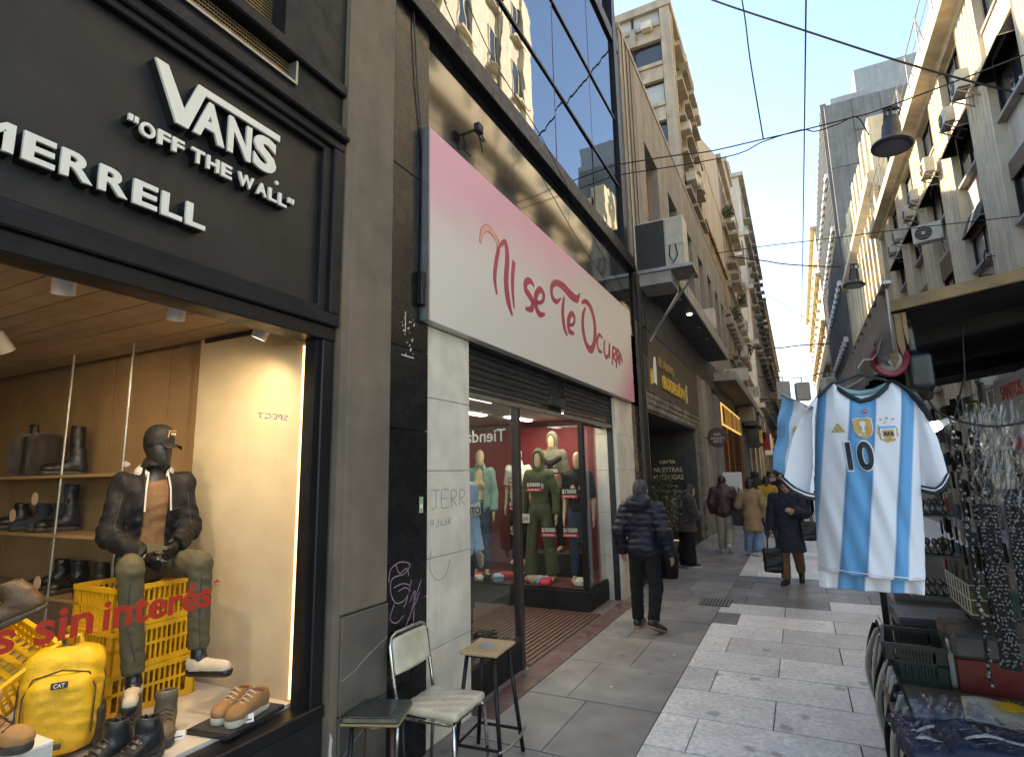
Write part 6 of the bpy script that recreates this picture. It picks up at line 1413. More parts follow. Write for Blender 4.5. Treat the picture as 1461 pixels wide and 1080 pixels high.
for i in range(7): q.lathe([(.02,.0),(.028,.012),(.02,.024)], 10, T(-2.44, 4.42, .30+.034*i))
q.build('links', m_brownboot, bt_)

# ================================================================= market stall on the right
m_tarp = mat('dark_tarp_underside', (.018,.018,.019), .9, .25, 4., .3, 30, spec=.1, col2=(.03,.029,.028), mix=.6, mscale=2.)
m_oldwood = mat('peeling_yellow_board', (.23,.145,.065), .8, .25, 9., .4, 40, col2=(.16,.10,.05), mix=.8, mscale=7.)
m_corr = mat('corrugated_tin', (.33,.33,.33), .45, .15, 8., .1, 40, metal=.6, col2=(.2,.17,.14), mix=.4, mscale=4.)
m_stall_dark = mat('stall_dark_panel', (.014,.014,.015), .75, .25, 5., .2, 40, spec=.2)
m_greybox = mat('grey_plastic_case', (.11,.115,.122), .45, .12, 6.)
m_green_crate = mat('dark_green_crate', (.012,.022,.017), .45, .15, 8.)
m_redbin = mat('red_plastic_bin', (.16,.010,.009), .4, .1, 6.)
m_silver = mat('silver_trinket', (.16,.155,.145), .35, .2, 20., metal=.6)
m_cell = glass('cellophane', (.94,.95,.96), .035, .14)
stl = thing('market_stall', 'dark market stall with board roof and corrugated edge at the right', 'market stall', (1.2, 4, 0))
RF = Matrix(((1,0,0,0),(0,1,0,0),(.14,-.0,1,0),(0,0,0,1)))       # the roof rises a little towards the back
q = MB(RF); q.box(.36, 2.7, 2.62, 6.2, 2.36, 2.385); q.build('roof_underside', m_tarp, stl)
q = MB(RF); q.box(.36, 2.7, 2.60, 6.2, 2.3855, 2.415); q.build('roof_board', m_stall_dark, stl)
for i in range(5): MB(RF).box(.37+i*.46, .365+(i+1)*.46, 2.575+.006*(i % 2), 2.599, 2.366-.004*(i % 2), 2.412).build('edge_board', m_oldwood, stl)
rg = random.Random(6)
for yy in (3.05, 3.9, 4.8): MB(RF).box(.42, 2.6, yy, yy+.07, 2.29, 2.359).build('roof_beam', m_stall_dark, stl)
for i, (a_, b_, z_) in enumerate(((.352,.385,2.20),(.386,.41,2.24),(.411,.425,2.28))): MB().prism([(a_,2.41),(b_,2.41),(b_,z_+.03),((a_+b_)/2,z_),(a_,z_+.05)], frame((0,2.598-.004*i,0),(1,0,0),(0,0,1)), .012).build('broken_board', m_oldwood, stl)
q = MB(); n = 60; y0_, y1_ = 2.40, 6.2
q.grid(lambda u, v: (.345+.012*math.sin(u*n*2.2), y0_+(y1_-y0_)*u, 2.235+.235*v), n*8, 1); o = q.build('corrugated_fascia', m_corr, stl, smooth=True); o.modifiers.new('thickness', 'SOLIDIFY').thickness = .004
MB().box(.334, .358, 2.36, 6.2, 2.474, 2.486).build('fascia_cap', m_steel, stl)
for x, yy in ((.47, 5.2), (2.3, 2.9), (2.3, 5.9)): MB().box(x-.02, x+.02, yy-.02, yy+.02, 0, 2.5).build('post', m_black_metal, stl)
for i in range(6): MB().box(1.72, 1.75, 2.5+i*.62, 3.1+i*.62, .1, 2.7).build('back_panel', m_stall_dark, stl)
MB().box(.30, 1.7, 2.86, 4.62, .585, .62, .006).build('table_top', mat('worn_table_board', (.15,.12,.09), .7, .2, 6., .2, 40), stl)
MB().box(.34, 1.7, 2.92, 2.95, 0, .584).build('table_front', m_stall_dark, stl); MB().box(.36, .39, 2.96, 4.6, 0, .584).build('table_side', m_stall_dark, stl)
MB().box(.60, 1.7, 5.35, 6.6, .0, .70).build('rear_cabinet', m_greybox, stl); MB().box(.62, 1.5, 6.0, 6.03, .70, 1.15).build('rear_board', m_conc_fascia, stl)
MB().tube([(1.0,5.99,1.1),(1.0,5.97,.86),(1.03,5.96,.84),(1.04,5.97,.88)], .006, 6).build('hook', m_steel, stl)
g = MB()
for i in range(22): g.cyl((.98, 3.0+i*.13, .95), (.98, 3.0+i*.13, 2.25), .003, n=5)
for i in range(12): g.cyl((.98, 3.0, .97+i*.115), (.98, 5.75, .97+i*.115), .003, n=5)
g.build('wire_grid', m_steel, stl, kind='stuff')
# goods on the wire grid
def mesh_of(mb, name, m, smooth=False): return mb.mesh(name, m, smooth)
charm_me = []
c = MB(); c.lathe([(.004,0),(.012,.004),(.013,.02),(.005,.03)], 8); c.tube([(0,0,.03),(0,.006,.042),(0,0,.05)], .002, 5); charm_me.append(mesh_of(c, 'charm', m_silver, True))
c = MB(); c.box(-.014,.014,-.003,.003,0,.034,.003); c.tube([(0,0,.034),(0,.004,.05)], .002, 5); charm_me.append(mesh_of(c, 'charm', m_black_return))
c = MB(); c.lathe([(0,0),(.013,.003),(.016,.014),(.010,.024),(0,.028)], 8); charm_me.append(mesh_of(c, 'charm', m_silver, True))
c = MB(); c.box(-.013,.013,-.004,.004,0,.03,.003); charm_me.append(mesh_of(c, 'charm', m_steel))
rg = random.Random(12)
def strand(x, y, z0, z1, label, dens=.021, wide=.011):
    t = thing('keychain_strand', label, 'keychain strand', (x, y, z1), 'strands of keychains hanging in the stall')
    MB().cyl((x, y, z1), (x, y, z0), .006, n=6).build('cord', m_stall_dark, t)
    z = z1
    while z > z0:
        for k in range(1):
            M0 = T(x+rg.uniform(-wide, wide), y+rg.uniform(-wide, wide)-.01, z+rg.uniform(-.01, .01)) @ Euler((rg.uniform(-.5, .5), rg.uniform(-.6, .6), rg.uniform(0, 6.3))).to_matrix().to_4x4()
            link('charm', rg.choice(charm_me), t, M0 @ SC(.5,.5,.5))
        z -= dens*.55
m_pin = mat('pale_metal_pin', (.13,.125,.112), .45, .4, 40., metal=.35); pin_me = []
c = MB(); c.box(-.0042,.0042,-.0016,.0016,-.0085,.0085,.001); pin_me.append(mesh_of(c, 'trinket', m_pin))
c = MB(); c.lathe([(0,.006),(.005,.003),(.006,-.002),(0,-.006)], 6); pin_me.append(mesh_of(c, 'trinket', m_pin))
c = MB(); c.box(-.006,.006,-.0016,.0016,-.005,.005,.001); pin_me.append(mesh_of(c, 'trinket', m_greybox))
for i, (x, y, z0, z1, w, n) in enumerate(((.672,3.0,1.02,1.66,.065,6),(.775,3.02,.96,1.72,.075,6),(.88,3.06,.90,1.7,.075,5))):
    t = thing('trinket_strip', ('left', 'middle', 'right')[i]+' of the long black display strips covered with tiny metal trinkets', 'trinket strip', (x, y, z1), 'trinket strips in the stall'); W = T(x, y, 0) @ RZ(RAD(-12))
    MB(W).box(-w/2, w/2, 0, .012, z0, z1, .003).build('backing', m_stall_dark, t); z = z1-.02; r_ = 0
    while z > z0+.02:
        for k in range(n):
            if rg.random() < .76: link('trinket', rg.choice(pin_me), t, W @ T((k-(n-1)/2+.5*(r_ % 2)-.25)*w/n+rg.uniform(-.003,.003), -.003, z+rg.uniform(-.004,.004)) @ RY(rg.uniform(-.9,.9)) @ SC(.72,1,.72))
        z -= .0150; r_ += 1
for i in range(6):
    strand((.60,.70,.83,.93,.72,.80)[i], (3.0,3.1,3.15,3.1,3.4,3.5)[i], .95+.04*i, 2.0-.02*i, ORD[i]+' keychain strand from the left hanging between the display strips', .03, .009)
for i in range(8):
    x, y, z1 = .70+.035*(i % 4)+rg.uniform(-.01,.01), 3.02+.10*(i//4)+rg.uniform(-.02,.02), 2.08-.02*(i % 3); h = .36+.2*rg.random()
    q = MB(); q.grid(lambda u, v: (x+(u-.5)*.07+.006*math.sin(v*30+i), y+.012*math.sin(u*9+v*17+i*2)+.006*math.sin(v*41+u*13), z1-h*v), 8, 30); o = q.build('cellophane_packet', m_cell, smooth=True)
    tag(o, '%s crinkled cellophane packet in the %s row among the keychains' % (ORD[i % 4], ('near', 'far')[i//4]), 'packet', 'cellophane packets in the stall')
cols = [m_stall_dark, m_greybox, mat('card_teal', (.05,.12,.14), .6, .1, 9.), mat('card_red', (.22,.03,.03), .6, .1, 9.), m_conc_fascia, mat('card_blue', (.04,.07,.16), .6, .1, 9.), m_offwhite, mat('card_olive', (.10,.10,.04), .6, .1, 9.)]
cn = ['black','grey','teal','red','stone grey','blue','cream','olive']
for i in range(136):
    k = rg.randrange(8) if rg.random() < .4 else rg.randrange(2); y = 3.05+.16*(i % 17)+rg.uniform(-.03,.03); z = 1.0+.16*(i//17)+rg.uniform(-.03,.03); w = rg.uniform(.07, .13)
    o = MB(T(.955, y, z) @ RX(rg.uniform(-.2,.2)) @ RZ(rg.uniform(-.25,.1))).box(-.008,.006,-w/2,w/2,0,rg.uniform(.08,.15),.003).build('souvenir_card', cols[k])
    tag(o, '%s souvenir card, %s from the near end in %s row of stall grid' % (cn[k], ORD[i % 17], ORD[i//17]), 'souvenir', 'souvenirs on the stall wire grid')
for r in range(3):
    for i in range(7):
        o = MB().lathe([(0,0),(.024,0),(.026,.01),(.008,.03),(.008,.05),(.016,.062),(.019,.085),(.010,.10),(0,.105)], 12, T(.62+.035*(i % 7), 4.75+.03*(i % 2), .98+.26*r)).build('silver_figurine', m_silver, smooth=True)
        tag(o, '%s silver cup from the left on %s glass shelf behind the shirt' % (ORD[i], ('lowest','middle','highest')[r]), 'figurine', 'silver cups on the stall shelves')
    MB().box(.58, .90, 4.68, 4.86, .968+.26*r, .979+.26*r).build('glass_shelf', m_greybox, stl)
bx = thing('wire_basket', 'white wire basket with greenish goods on the stall grid', 'basket', (.95, 4.5, 1.0)); q = MB()
for i in range(9): q.cyl((.80,4.2+i*.07,.98),(.80,4.2+i*.07,1.14),.003,n=5)
for z in (.98,1.06,1.14): q.cyl((.80,4.2,z),(.80,4.76,z),.004,n=5); q.cyl((.80,4.2,z),(.95,4.2,z),.004,n=5)
q.build('wire', m_white, bx); MB().box(.82,.94,4.22,4.74,.985,1.09,.01).build('goods', cols[7], bx)
bd_ = thing('price_board', 'white board with red handwriting at the right edge of stall', 'board', (.9, 3.4, 2)); BF = frame((.93, 3.62, 1.80), (0,-1,0), (0,0,1))
MB().box(.93, .94, 3.22, 3.66, 1.78, 2.24).build('board', mat('dirty_white_board', (.40,.41,.43), .6, .1, 5.), bd_)
letter('lettering', 'SANTOS', m_redtext, bd_, BF @ T(.05,.33,.001), 1, .001, .0, width=.3, height=.07); letter('lettering', 'ARG', m_redtext, bd_, BF @ T(.1,.08,.001), 1, .001, .0, width=.2, height=.07)
# table goods
crate('dark_crate', 'dark green slatted plastic crate on the stall table', T(.50, 4.22, .621) @ RZ(RAD(-6)), .30, .42, .21, m_green_crate, rows=3, nb=20)
rbn = thing('storage_bin', 'red plastic bin with clear lid on the stall table', 'bin', (.9, 4.2, .62)); W = T(.90, 4.18, .621)
for x0, x1, ya, yb in ((-.24,.24,-.2,-.185),(-.24,.24,.185,.2),(-.24,-.225,-.185,.185),(.225,.24,-.185,.185)): MB(W).box(x0,x1,ya,yb,0,.17,.004).build('side', m_redbin, rbn)
MB(W).box(-.225,.225,-.185,.185,.0,.012).build('base', m_redbin, rbn); MB(W).box(-.25,.25,-.21,.21,.171,.30,.02).build('cover', mat('smoky_lid', (.10,.10,.105), .3, .1, 6.), rbn)
for i, (x, y, z, w, d, h, lb) in enumerate(((.72,5.05,.0,.42,.40,.80,'stacked grey plastic case beneath the hanging shirt'), (1.12,4.95,.0,.36,.46,.86,'wide grey plastic case behind the red bin'))):
    t = thing('plastic_case', lb, 'case', (x, y, z)); MB().box(x-w/2,x+w/2,y-d/2,y+d/2,z,z+h-.06,.02).build('body', m_stall_dark, t); MB().box(x-w/2-.012,x+w/2+.012,y-d/2-.012,y+d/2+.012,z+h-.059,z+h,.015).build('lid', m_greybox, t); MB().box(x-.05,x+.05,y-d/2-.03,y-d/2-.012,z+h-.10,z+h-.045,.005).build('latch', m_greybox, t)
wb = thing('white_bottle', 'narrow whitish bottle between green crate and red bin', 'bottle', (.66, 4.12, .62)); MB(T(.655,4.08,.621)).lathe([(0,0),(.03,0),(.032,.02),(.032,.17),(.014,.20),(.014,.225),(0,.225)],16).build('bottle', m_offwhite, wb, smooth=True); MB(T(.655,4.08,.621)).lathe([(0,.226),(.016,.226),(.016,.245),(0,.245)],12).build('cap', m_white, wb)
m_navybag = mat('navy_shirt_cloth', (.010,.014,.045), .7, .15, 8., .1, 60)
for i, (x, y, z, w, d, rz) in enumerate(((.50,3.22,.621,.23,.16,.1),(.82,3.20,.621,.22,.17,-.15),(.66,3.08,.665,.24,.12,.05),(.40,3.04,.64,.13,.10,.2),(1.02,3.05,.63,.16,.15,.0))):
    t = thing('folded_shirt', ('navy folded shirt in clear bag at left of pile', 'navy folded shirt in clear bag at right of pile', 'topmost navy folded shirt in the middle of pile', 'small navy folded shirt at front left corner', 'navy folded shirt at the right picture edge')[i], 'folded shirt', (x, y, z), 'navy shirts on the stall table')
    W = T(x, y, z) @ RZ(rz); sdf_obj('cloth', s_grow(s_box((0,0,.03), (w,d,.03), .02), 0, folds(.010, 22, i+40)), .011, m_navybag, t, W)
    q = MB(W); q.grid(lambda u, v: ((u-.5)*w*2.05, (v-.5)*d*2.05, .068+.010*math.sin(u*21+v*8+i)+.007*math.sin(u*9-v*27)+.005*math.sin(u*50+v*33)-.05*max(0, abs(2*u-1)-.85)/.15), 36, 26); q.build('plastic_bag', m_cell, t, smooth=True)
    q = MB(W); stroke(q, [(-w*.7,-d*.3),(-w*.3,d*.2),(w*.1,-d*.2),(w*.6,d*.3)], [.006,.012,.010,.005], T(0,0,.066), .002); q.build('white_print', m_white, t)
cr_ = thing('crumpled_plastic', 'crumpled clear plastic bag catching light on the table', 'plastic bag', (.5, 3.55, .62)); q = MB(T(.50,3.56,.63)); rgx = np.random.RandomState(3); hz = rgx.rand(20, 20)*.05
q.grid(lambda u, v: ((u-.5)*.36, (v-.5)*.26, .02+hz[int(u*19), int(v*19)]), 19, 19); q.build('film', m_cell, cr_)
q = MB(T(.50,3.56,.622)); q.box(-.16,.16,-.11,.11,0,.014,.005); q.build('contents', mat('blue_grey_pack', (.22,.27,.36), .3, .2, 9., metal=.4), cr_)
fc = thing('sun_cloth', 'white cloth printed with yellow sun lying on the table', 'cloth', (.82, 3.62, .62)); W = T(.80, 3.60, .63) @ RZ(RAD(-8))
q = MB(W); q.grid(lambda u, v: ((u-.5)*.40, (v-.5)*.26, .045+.008*math.sin(u*9+v*6)-.03*(1-v)), 14, 10); o = q.build('cloth', m_offwhite, fc, smooth=True); o.modifiers.new('thickness', 'SOLIDIFY').thickness = .004
m_sunyel = mat('sun_yellow', (.75,.45,.02), .7, .1, 12.)
q = MB(W @ T(-.02,.01,.060) @ RX(RAD(6))); q.lathe([(0,.004),(.045,.004),(.045,0)], 20)
for i in range(20):
    a = i*math.pi/10; L_ = .085 if i % 2 else .07; q.add([(math.cos(a-.1)*.044,math.sin(a-.1)*.044,.003),(math.cos(a+.1)*.044,math.sin(a+.1)*.044,.003),(math.cos(a)*L_,math.sin(a)*L_,.003)], [(0,1,2)])
q.build('sun_print', m_sunyel, fc)
MB().box(.62,1.02,3.49,3.72,.621,.634).build('support_card', m_offwhite, fc)
m_strip_a = mat('grey_cloth_edge', (.42,.40,.36), .85, .15, 12., .2, 60); 
for i in range(15):
    y = 4.62-.115*i; bow = .045+.02*math.sin(i*1.7); top = .80-.012*i; bot = .34-.020*i if i < 12 else .1; th = .030
    q = MB(); pts = [(.335-bow*math.sin(math.pi*v)-.03*v, top+(max(bot,.04)-top)*v) for v in [k/10 for k in range(11)]]
    q.grid(lambda u, v: (pts[int(round(v*10))][0]+.026*u, y-.05*v+.02*u+.012*math.sin(v*5+i), pts[int(round(v*10))][1]), 6, 10)
    o = q.build('hanging_cloth', m_strip_a if i % 4 else m_black_cloth, smooth=True); o.modifiers.new('thickness', 'SOLIDIFY').thickness = .016
    tag(o, '%s cloth from the far end, %s, hanging along the stall side' % (ORD[i], 'black' if i % 4 == 0 else 'grey'), 'hanging cloth', 'cloths hanging along the stall side')
MB().cyl((.365,4.68,.80),(.365,2.95,.62),.008,n=8).build('hanging_rail', m_black_metal, stl)
# reel, lamp, cable, bulb
rl = thing('cable_reel', 'red rimmed round reel hanging under corner of the stall roof', 'reel', (.36, 2.7, 2.25)); W = frame((.375, 2.74, 2.255), (1,.15,0), (0,-.25,1))
auto_smooth(MB(W).lathe([(.062,.02),(.070,.012),(.070,-.012),(.062,-.02),(.045,-.014),(.045,.014),(.062,.02)], 28).build('rim', mat('dark_red_rim', (.20,.015,.025), .5, .15, 10.), rl)); auto_smooth(MB(W).lathe([(0,.03),(.018,.03),(.020,.01),(.046,.008),(.046,-.01),(0,-.01)], 24).build('hub', m_steel, rl))
MB().tube([(.375,2.74,2.30),(.375,2.75,2.42)], .008, 6).build('hanger', m_cable, rl)
dkp = thing('black_bundle', 'black rolled bundle tied below the stall roof corner', 'bundle', (.33, 2.62, 2.3)); sdf_obj('roll', s_grow(s_union([s_cap((.36,2.72,2.33),(.44,2.98,2.32),.03,.035), s_cap((.35,2.70,2.30),(.36,2.74,2.33),.018,.025)], .02), 0, folds(.01, 30, 9)), .01, m_stall_dark, dkp)
MB().tube([(.36,2.75,2.36),(.38,2.80,2.24),(.42,2.82,2.36)], .006, 6).build('tie', m_cable, dkp)
lm = thing('stall_lamp', 'lit white bulb glowing inside the stall behind the shirt', 'lamp', (.54, 3.0, 2.0)); MB().lathe([(0,-.05),(.018,-.045),(.024,-.02),(.018,.01),(0,.012)], 14, T(.56,3.05,1.995) @ RY(RAD(70))).build('bulb', mat('lit_bulb', (1,1,1), .4, 0, emit=(1,.97,.9), estr=6), lm, smooth=True); MB().cyl((.57,3.05,2.0),(.62,3.05,2.02),.016,n=10).build('socket', m_white, lm); MB().tube([(.62,3.05,2.02),(.68,3.05,2.2),(.7,3.05,2.43)], .004, 5).build('cord', m_cable, lm)
hk = thing('black_lamp_housing', 'black lamp housing hanging under the stall roof beside reel', 'lamp housing', (.48, 2.8, 2.2)); sdf_obj('housing', s_union([s_box((.475,2.78,2.20), (.045,.05,.075), .02), s_cap((.485,2.78,2.13),(.49,2.78,2.10),.03,.022), s_cap((.46,2.78,2.26),(.45,2.78,2.38),.022,.03)], .02), .008, m_black_return, hk)
MB().tube([(.46,2.78,2.37),(.46,2.78,2.43)], .01, 6).build('stem', m_cable, hk)
cable('stall_cable', [(.49,2.78,2.09),(.52,2.78,2.03),(.60,2.78,1.985),(.70,2.78,1.965),(.82,2.78,1.985)], .005, 'black cable drooping from lamp housing across the stall')

# ================================================================= football shirt, hanger, flag
O_ = Vector((.241, 2.5, 2.131))
def mat_stripes():
    m = bpy.data.materials.new('striped_shirt_cloth'); m.use_nodes = True; nt = m.node_tree; N = nt.nodes; L = nt.links; b = N['Principled BSDF']; b.inputs['Roughness'].default_value = .75; b.inputs['Sheen Weight'].default_value = .2
    tc = N.new('ShaderNodeTexCoord'); sp = N.new('ShaderNodeSeparateXYZ'); L.new(tc.outputs['Object'], sp.inputs[0])
    a = N.new('ShaderNodeMath'); a.operation = 'MULTIPLY_ADD'; L.new(sp.outputs['Z'], a.inputs[0]); a.inputs[1].default_value = -.155; L.new(sp.outputs['X'], a.inputs[2])   # follow the lean of the hanging cloth
    mr = N.new('ShaderNodeMapRange'); mr.inputs[1].default_value = -.2; mr.inputs[2].default_value = .3; L.new(a.outputs[0], mr.inputs[0])
    cr = N.new('ShaderNodeValToRGB'); L.new(mr.outputs[0], cr.inputs[0]); e = cr.color_ramp
    W_ = (.70,.69,.72,1); B_ = (.105,.31,.55,1); B2 = (.06,.19,.37,1)
    st = [(-.2,W_),(-.148,W_),(-.143,B2),(-.118,B_),(-.112,W_),(-.040,W_),(-.034,B2),(-.02,B_),(.030,B_),(.047,B2),(.053,W_),(.126,W_),(.132,B2),(.145,B_),(.170,B_),(.176,W_)]
    while len(e.elements) < len(st): e.elements.new(.5)
    for el, (x, c_) in zip(e.elements, st): el.position = (x+.2)/.5; el.color = c_
    ab = N.new('ShaderNodeVectorMath'); n = N.new('ShaderNodeTexNoise'); n.inputs['Scale'].default_value = 700; L.new(tc.outputs['Object'], n.inputs['Vector']); bp_ = N.new('ShaderNodeBump'); bp_.inputs['Strength'].default_value = .08; L.new(n.outputs['Fac'], bp_.inputs['Height']); L.new(bp_.outputs[0], b.inputs['Normal'])
    L.new(cr.outputs[0], b.inputs['Base Color']); return m
m_shirt = mat_stripes(); m_shirtwhite = mat('white_shirt_cloth', (.70,.69,.72), .75, .03, 9., sheen=.2); m_trim = mat('black_trim_cloth', (.012,.016,.022), .7, .1, 9.); m_shirtblue = mat('pale_blue_cloth', (.17,.40,.62), .75, .05, 9.)
m_goldp = mat('gold_print', (.50,.30,.07), .5, .1, 20.)
def poly_sd(poly):
    A = np.array(poly, np.float32); Bp = np.roll(A, -1, 0)
    def f(X, Z):
        d = np.full(X.shape, 1e9, np.float32); ins = np.zeros(X.shape, bool)
        for (ax_, az), (bx_, bz) in zip(A, Bp):
            ex, ez = bx_-ax_, bz-az; wx, wz = X-ax_, Z-az; t = np.clip((wx*ex+wz*ez)/(ex*ex+ez*ez+1e-12), 0, 1)
            dx, dz = wx-ex*t, wz-ez*t; d = np.minimum(d, dx*dx+dz*dz)
            c_ = ((az <= Z) & (bz > Z)) | ((bz <= Z) & (az > Z)); ins ^= c_ & (wx < wz/(ez if abs(ez) > 1e-9 else 1e-9)*ex)
        return np.where(ins, -1, 1)*np.sqrt(d)
    return f
BODY = [(-.090,.015),(-.150,-.040),(-.197,-.100),(-.196,-.330),(-.205,-.529),(-.219,-.765),(.113,-.762),(.135,-.567),(.146,-.40),(.160,-.25),(.180,-.115),(.150,-.045),(.100,.004),(.070,-.03),(.045,-.050),(-.007,-.066),(-.050,-.040)]
BODYI = BODY[:5]+[(-.225,-.95),(.11,-.95)]+BODY[7:12]+[(.12,.10),(-.10,.10)]
SLL = [(-.150,-.035),(-.204,-.088),(-.253,-.19),(-.303,-.362),(-.273,-.398),(-.229,-.423),(-.203,-.430),(-.188,-.30),(-.170,-.12)]
SLR = [(.150,-.05),(.187,-.115),(.216,-.212),(.228,-.355),(.205,-.395),(.181,-.415),(.147,-.405),(.150,-.28),(.160,-.12)]
class Sheet:
    def __init__(s, poly, T_=.05, bend=0., seed=0, soft=.05, amp=.007, lean=0., ext=None):
        s.f = poly_sd(poly); s.ft = poly_sd(ext or poly); s.T = T_; s.bend = bend; s.soft = soft; rs = np.random.RandomState(seed); s.k = rs.uniform(16, 62, 5); s.p = rs.rand(5)*6; s.amp = amp; s.lean = lean
    def mid(s, X, Z): return s.bend*X*X+s.lean*X
    def thick(s, X, Z):
        d = np.maximum(-s.ft(X, Z), 0); t = s.T*(1-np.exp(-d/s.soft))+.004
        w = sum(np.sin(k*(X+.16*Z)*(1+.25*i)+p+2.2*np.sin(Z*5+p)) for i, (k, p) in enumerate(zip(s.k, s.p)))*s.amp/2.5
        return t+w*np.clip(d/.04, 0, 1)*np.clip((-Z)/.4, .25, 1.3)
    def sdf(s, g=0.):
        def f(P):
            X, Y_, Z = P[:, 0], P[:, 1], P[:, 2]; d2 = s.f(X, Z)-g
            return np.maximum(d2, (np.abs(Y_-s.mid(X, Z))-s.thick(X, Z)-g)*.8)
        f.bb = (np.array((-.33,-.14,-.84)), np.array((.27,.16,.06))); return f
    def front(s, x, z): X = np.array([x]); Z = np.array([z]); return float((s.mid(X, Z)-s.thick(X, Z))[0])
BODYE = BODY[:5]+[(-.225,-1.1),(.105,-1.1)]+BODY[7:]
body_s = Sheet(BODY, .042, 1.2, 5, ext=BODYE, amp=.0055, soft=.04)
sh = thing('football_shirt', 'white and sky blue striped football shirt numbered 10 on a hanger', 'football shirt', O_); MJ = T(*O_)
def sheet_obj(name, f, h, m, **k):
    V, F = snet(f, h); me = bpy.data.meshes.new(name); me.from_pydata(V.tolist(), [], F.tolist()); me.materials.append(m); me.shade_smooth(); me.update(); return link(name, me, sh, MJ)
def box_bb(f, lo, hi): f.bb = (np.array(lo, float), np.array(hi, float)); return f
fb_ = body_s.sdf(); _fe = poly_sd(BODYE)
def fi(P): return np.maximum(np.maximum(_fe(P[:, 0], P[:, 2])+.022, np.abs(P[:, 1]-body_s.mid(P[:, 0], P[:, 2]))-body_s.thick(P[:, 0], P[:, 2])+.013), P[:, 2]+.60)
def hem_cut(P): return np.maximum(np.maximum(fb_(P), -fi(P)), np.where(P[:, 1] < body_s.mid(P[:, 0], P[:, 2]), (-.702-.05*(P[:, 0]+.05))-P[:, 2], -1))
sheet_obj('shirt_body', box_bb(hem_cut, (-.235,-.085,-.78), (.20,.17,.03)), .0055, m_shirt)
for nm_s, pl_, ln, sd_ in (('sleeve', SLL, .25, 8), ('sleeve', SLR, -.25, 9)):
    s_ = Sheet(pl_, .040, 0, sd_, .03, .005, ln); lo, hi = np.min(pl_, 0), np.max(pl_, 0); off = -ln*.17; ex_ = [(p_[0]*1.25-.0, p_[1]-.12) if 3 <= i_ <= 6 else p_ for i_, p_ in enumerate(pl_)]; s_.ft = poly_sd(ex_)
    f0 = s_.sdf(); g0 = lambda P, f0=f0, off=off: f0(P-np.array((0, .03+off, 0), np.float32))
    o = sheet_obj(nm_s, box_bb(g0, (lo[0]-.02,-.06,lo[1]-.02), (hi[0]+.02,.13,hi[1]+.02)), .006, m_shirtwhite)
    n = len(pl_); pc = pl_[3:7]
    q = MB(MJ); C = [((x), .03+off+ln*x, z) for x, z in pc]
    for z_, m_, dz in ((0, m_trim, .0), (.012, m_shirtwhite, .010), (.018, m_trim, .017)):
        q = MB(MJ); k_ = 12; ring = []
        for i in range(24):
            a = i/24*2*math.pi; u = (1-math.cos(a))/2; j = min(int(u*(len(C)-1)), len(C)-2); w = u*(len(C)-1)-j; c_ = Vector(C[j])*(1-w)+Vector(C[j+1])*w
            ring.append(c_+Vector((0, .040*math.sin(a), .006+dz)))
        q.tube(ring, .0065 if z_ == 0 else .004, 6, closed=True); q.build('cuff_trim', m_, o, smooth=True)
def onfront(name, txt_or_mb, m, x, z, w=None, h=None, parent=None, lift=.002, bold=.01, th=.0012):
    """flat print laid onto the front of the shirt"""
    if isinstance(txt_or_mb, str): me = text_mesh(txt_or_mb, 1, th, bold)
    else: me = txt_or_mb.mesh(name, m)
    co = np.empty(len(me.vertices)*3); me.vertices.foreach_get('co', co); co = co.reshape(-1, 3)
    if isinstance(txt_or_mb, str):
        co[:, 0] = (co[:, 0]-co[:, 0].min())*w/np.ptp(co[:, 0]); co[:, 1] = (co[:, 1]-co[:, 1].min())*h/np.ptp(co[:, 1])
    out = np.empty_like(co)
    for i, (a, b_, c_) in enumerate(co):
        X, Z = x+a-.03*b_, z+b_; out[i] = (X, body_s.front(X, Z)-lift-c_, Z)
    me.vertices.foreach_set('co', out.ravel()); me.materials.clear(); me.materials.append(m); me.update(); me.flip_normals() if 0 else None
    return link(name, me, parent or sh, MJ)
def flat(polys):
    q = MB()
    for p in polys:
        bm = bmesh.new(); f_ = bm.faces.new([bm.verts.new((x, y, 0)) for x, y in p]); bmesh.ops.triangulate(bm, faces=[f_]); bmesh.ops.subdivide_edges(bm, edges=bm.edges[:], cuts=2, use_grid_fill=True); bm.verts.index_update()
        q.add([v.co[:] for v in bm.verts], [[v.index for v in f.verts] for f in bm.faces]); bm.free()
    return q
onfront('number_outline', '10', m_shirtwhite, -.082, -.327, .094, .116, lift=.0030, bold=.055)
onfront('number', '10', m_trim, -.078, -.322, .085, .106, lift=.0062, bold=.03)
onfront('three_stripe_emblem', flat([[(.0,0),(.014,0),(.006,.010),(.0,.006)],[(.016,0),(.029,0),(.015,.022),(.007,.015)],[(.031,0),(.044,0),(.024,.034),(.016,.027)]]), m_goldp, -.118, -.178, lift=.004)
shd = [(0,.070),(.018,.076),(.030,.072),(.042,.076),(.058,.070),(.058,.03),(.050,.012),(.029,0),(.008,.012),(0,.03)]
onfront('shield_border', flat([[(x*1.08-.002, y*1.06-.002) for x, y in shd]]), m_shirtwhite, -.044, -.206, lift=.004)
onfront('shield_badge', flat([shd]), m_goldp, -.044, -.206, lift=.0062)
onfront('trophy_print', flat([[(.022,.022),(.036,.022),(.033,.03),(.033,.042),(.040,.054),(.036,.064),(.022,.064),(.018,.054),(.025,.042),(.025,.03)]]), m_shirtwhite, -.044, -.206, lift=.0085)
onfront('badge_lettering', 'FIFA', m_shirtwhite, -.034, -.199, .024, .010, lift=.0085)
ring = [(.034+.034*math.cos(a*math.pi/9), .036+.038*math.sin(a*math.pi/9)) for a in range(18)]
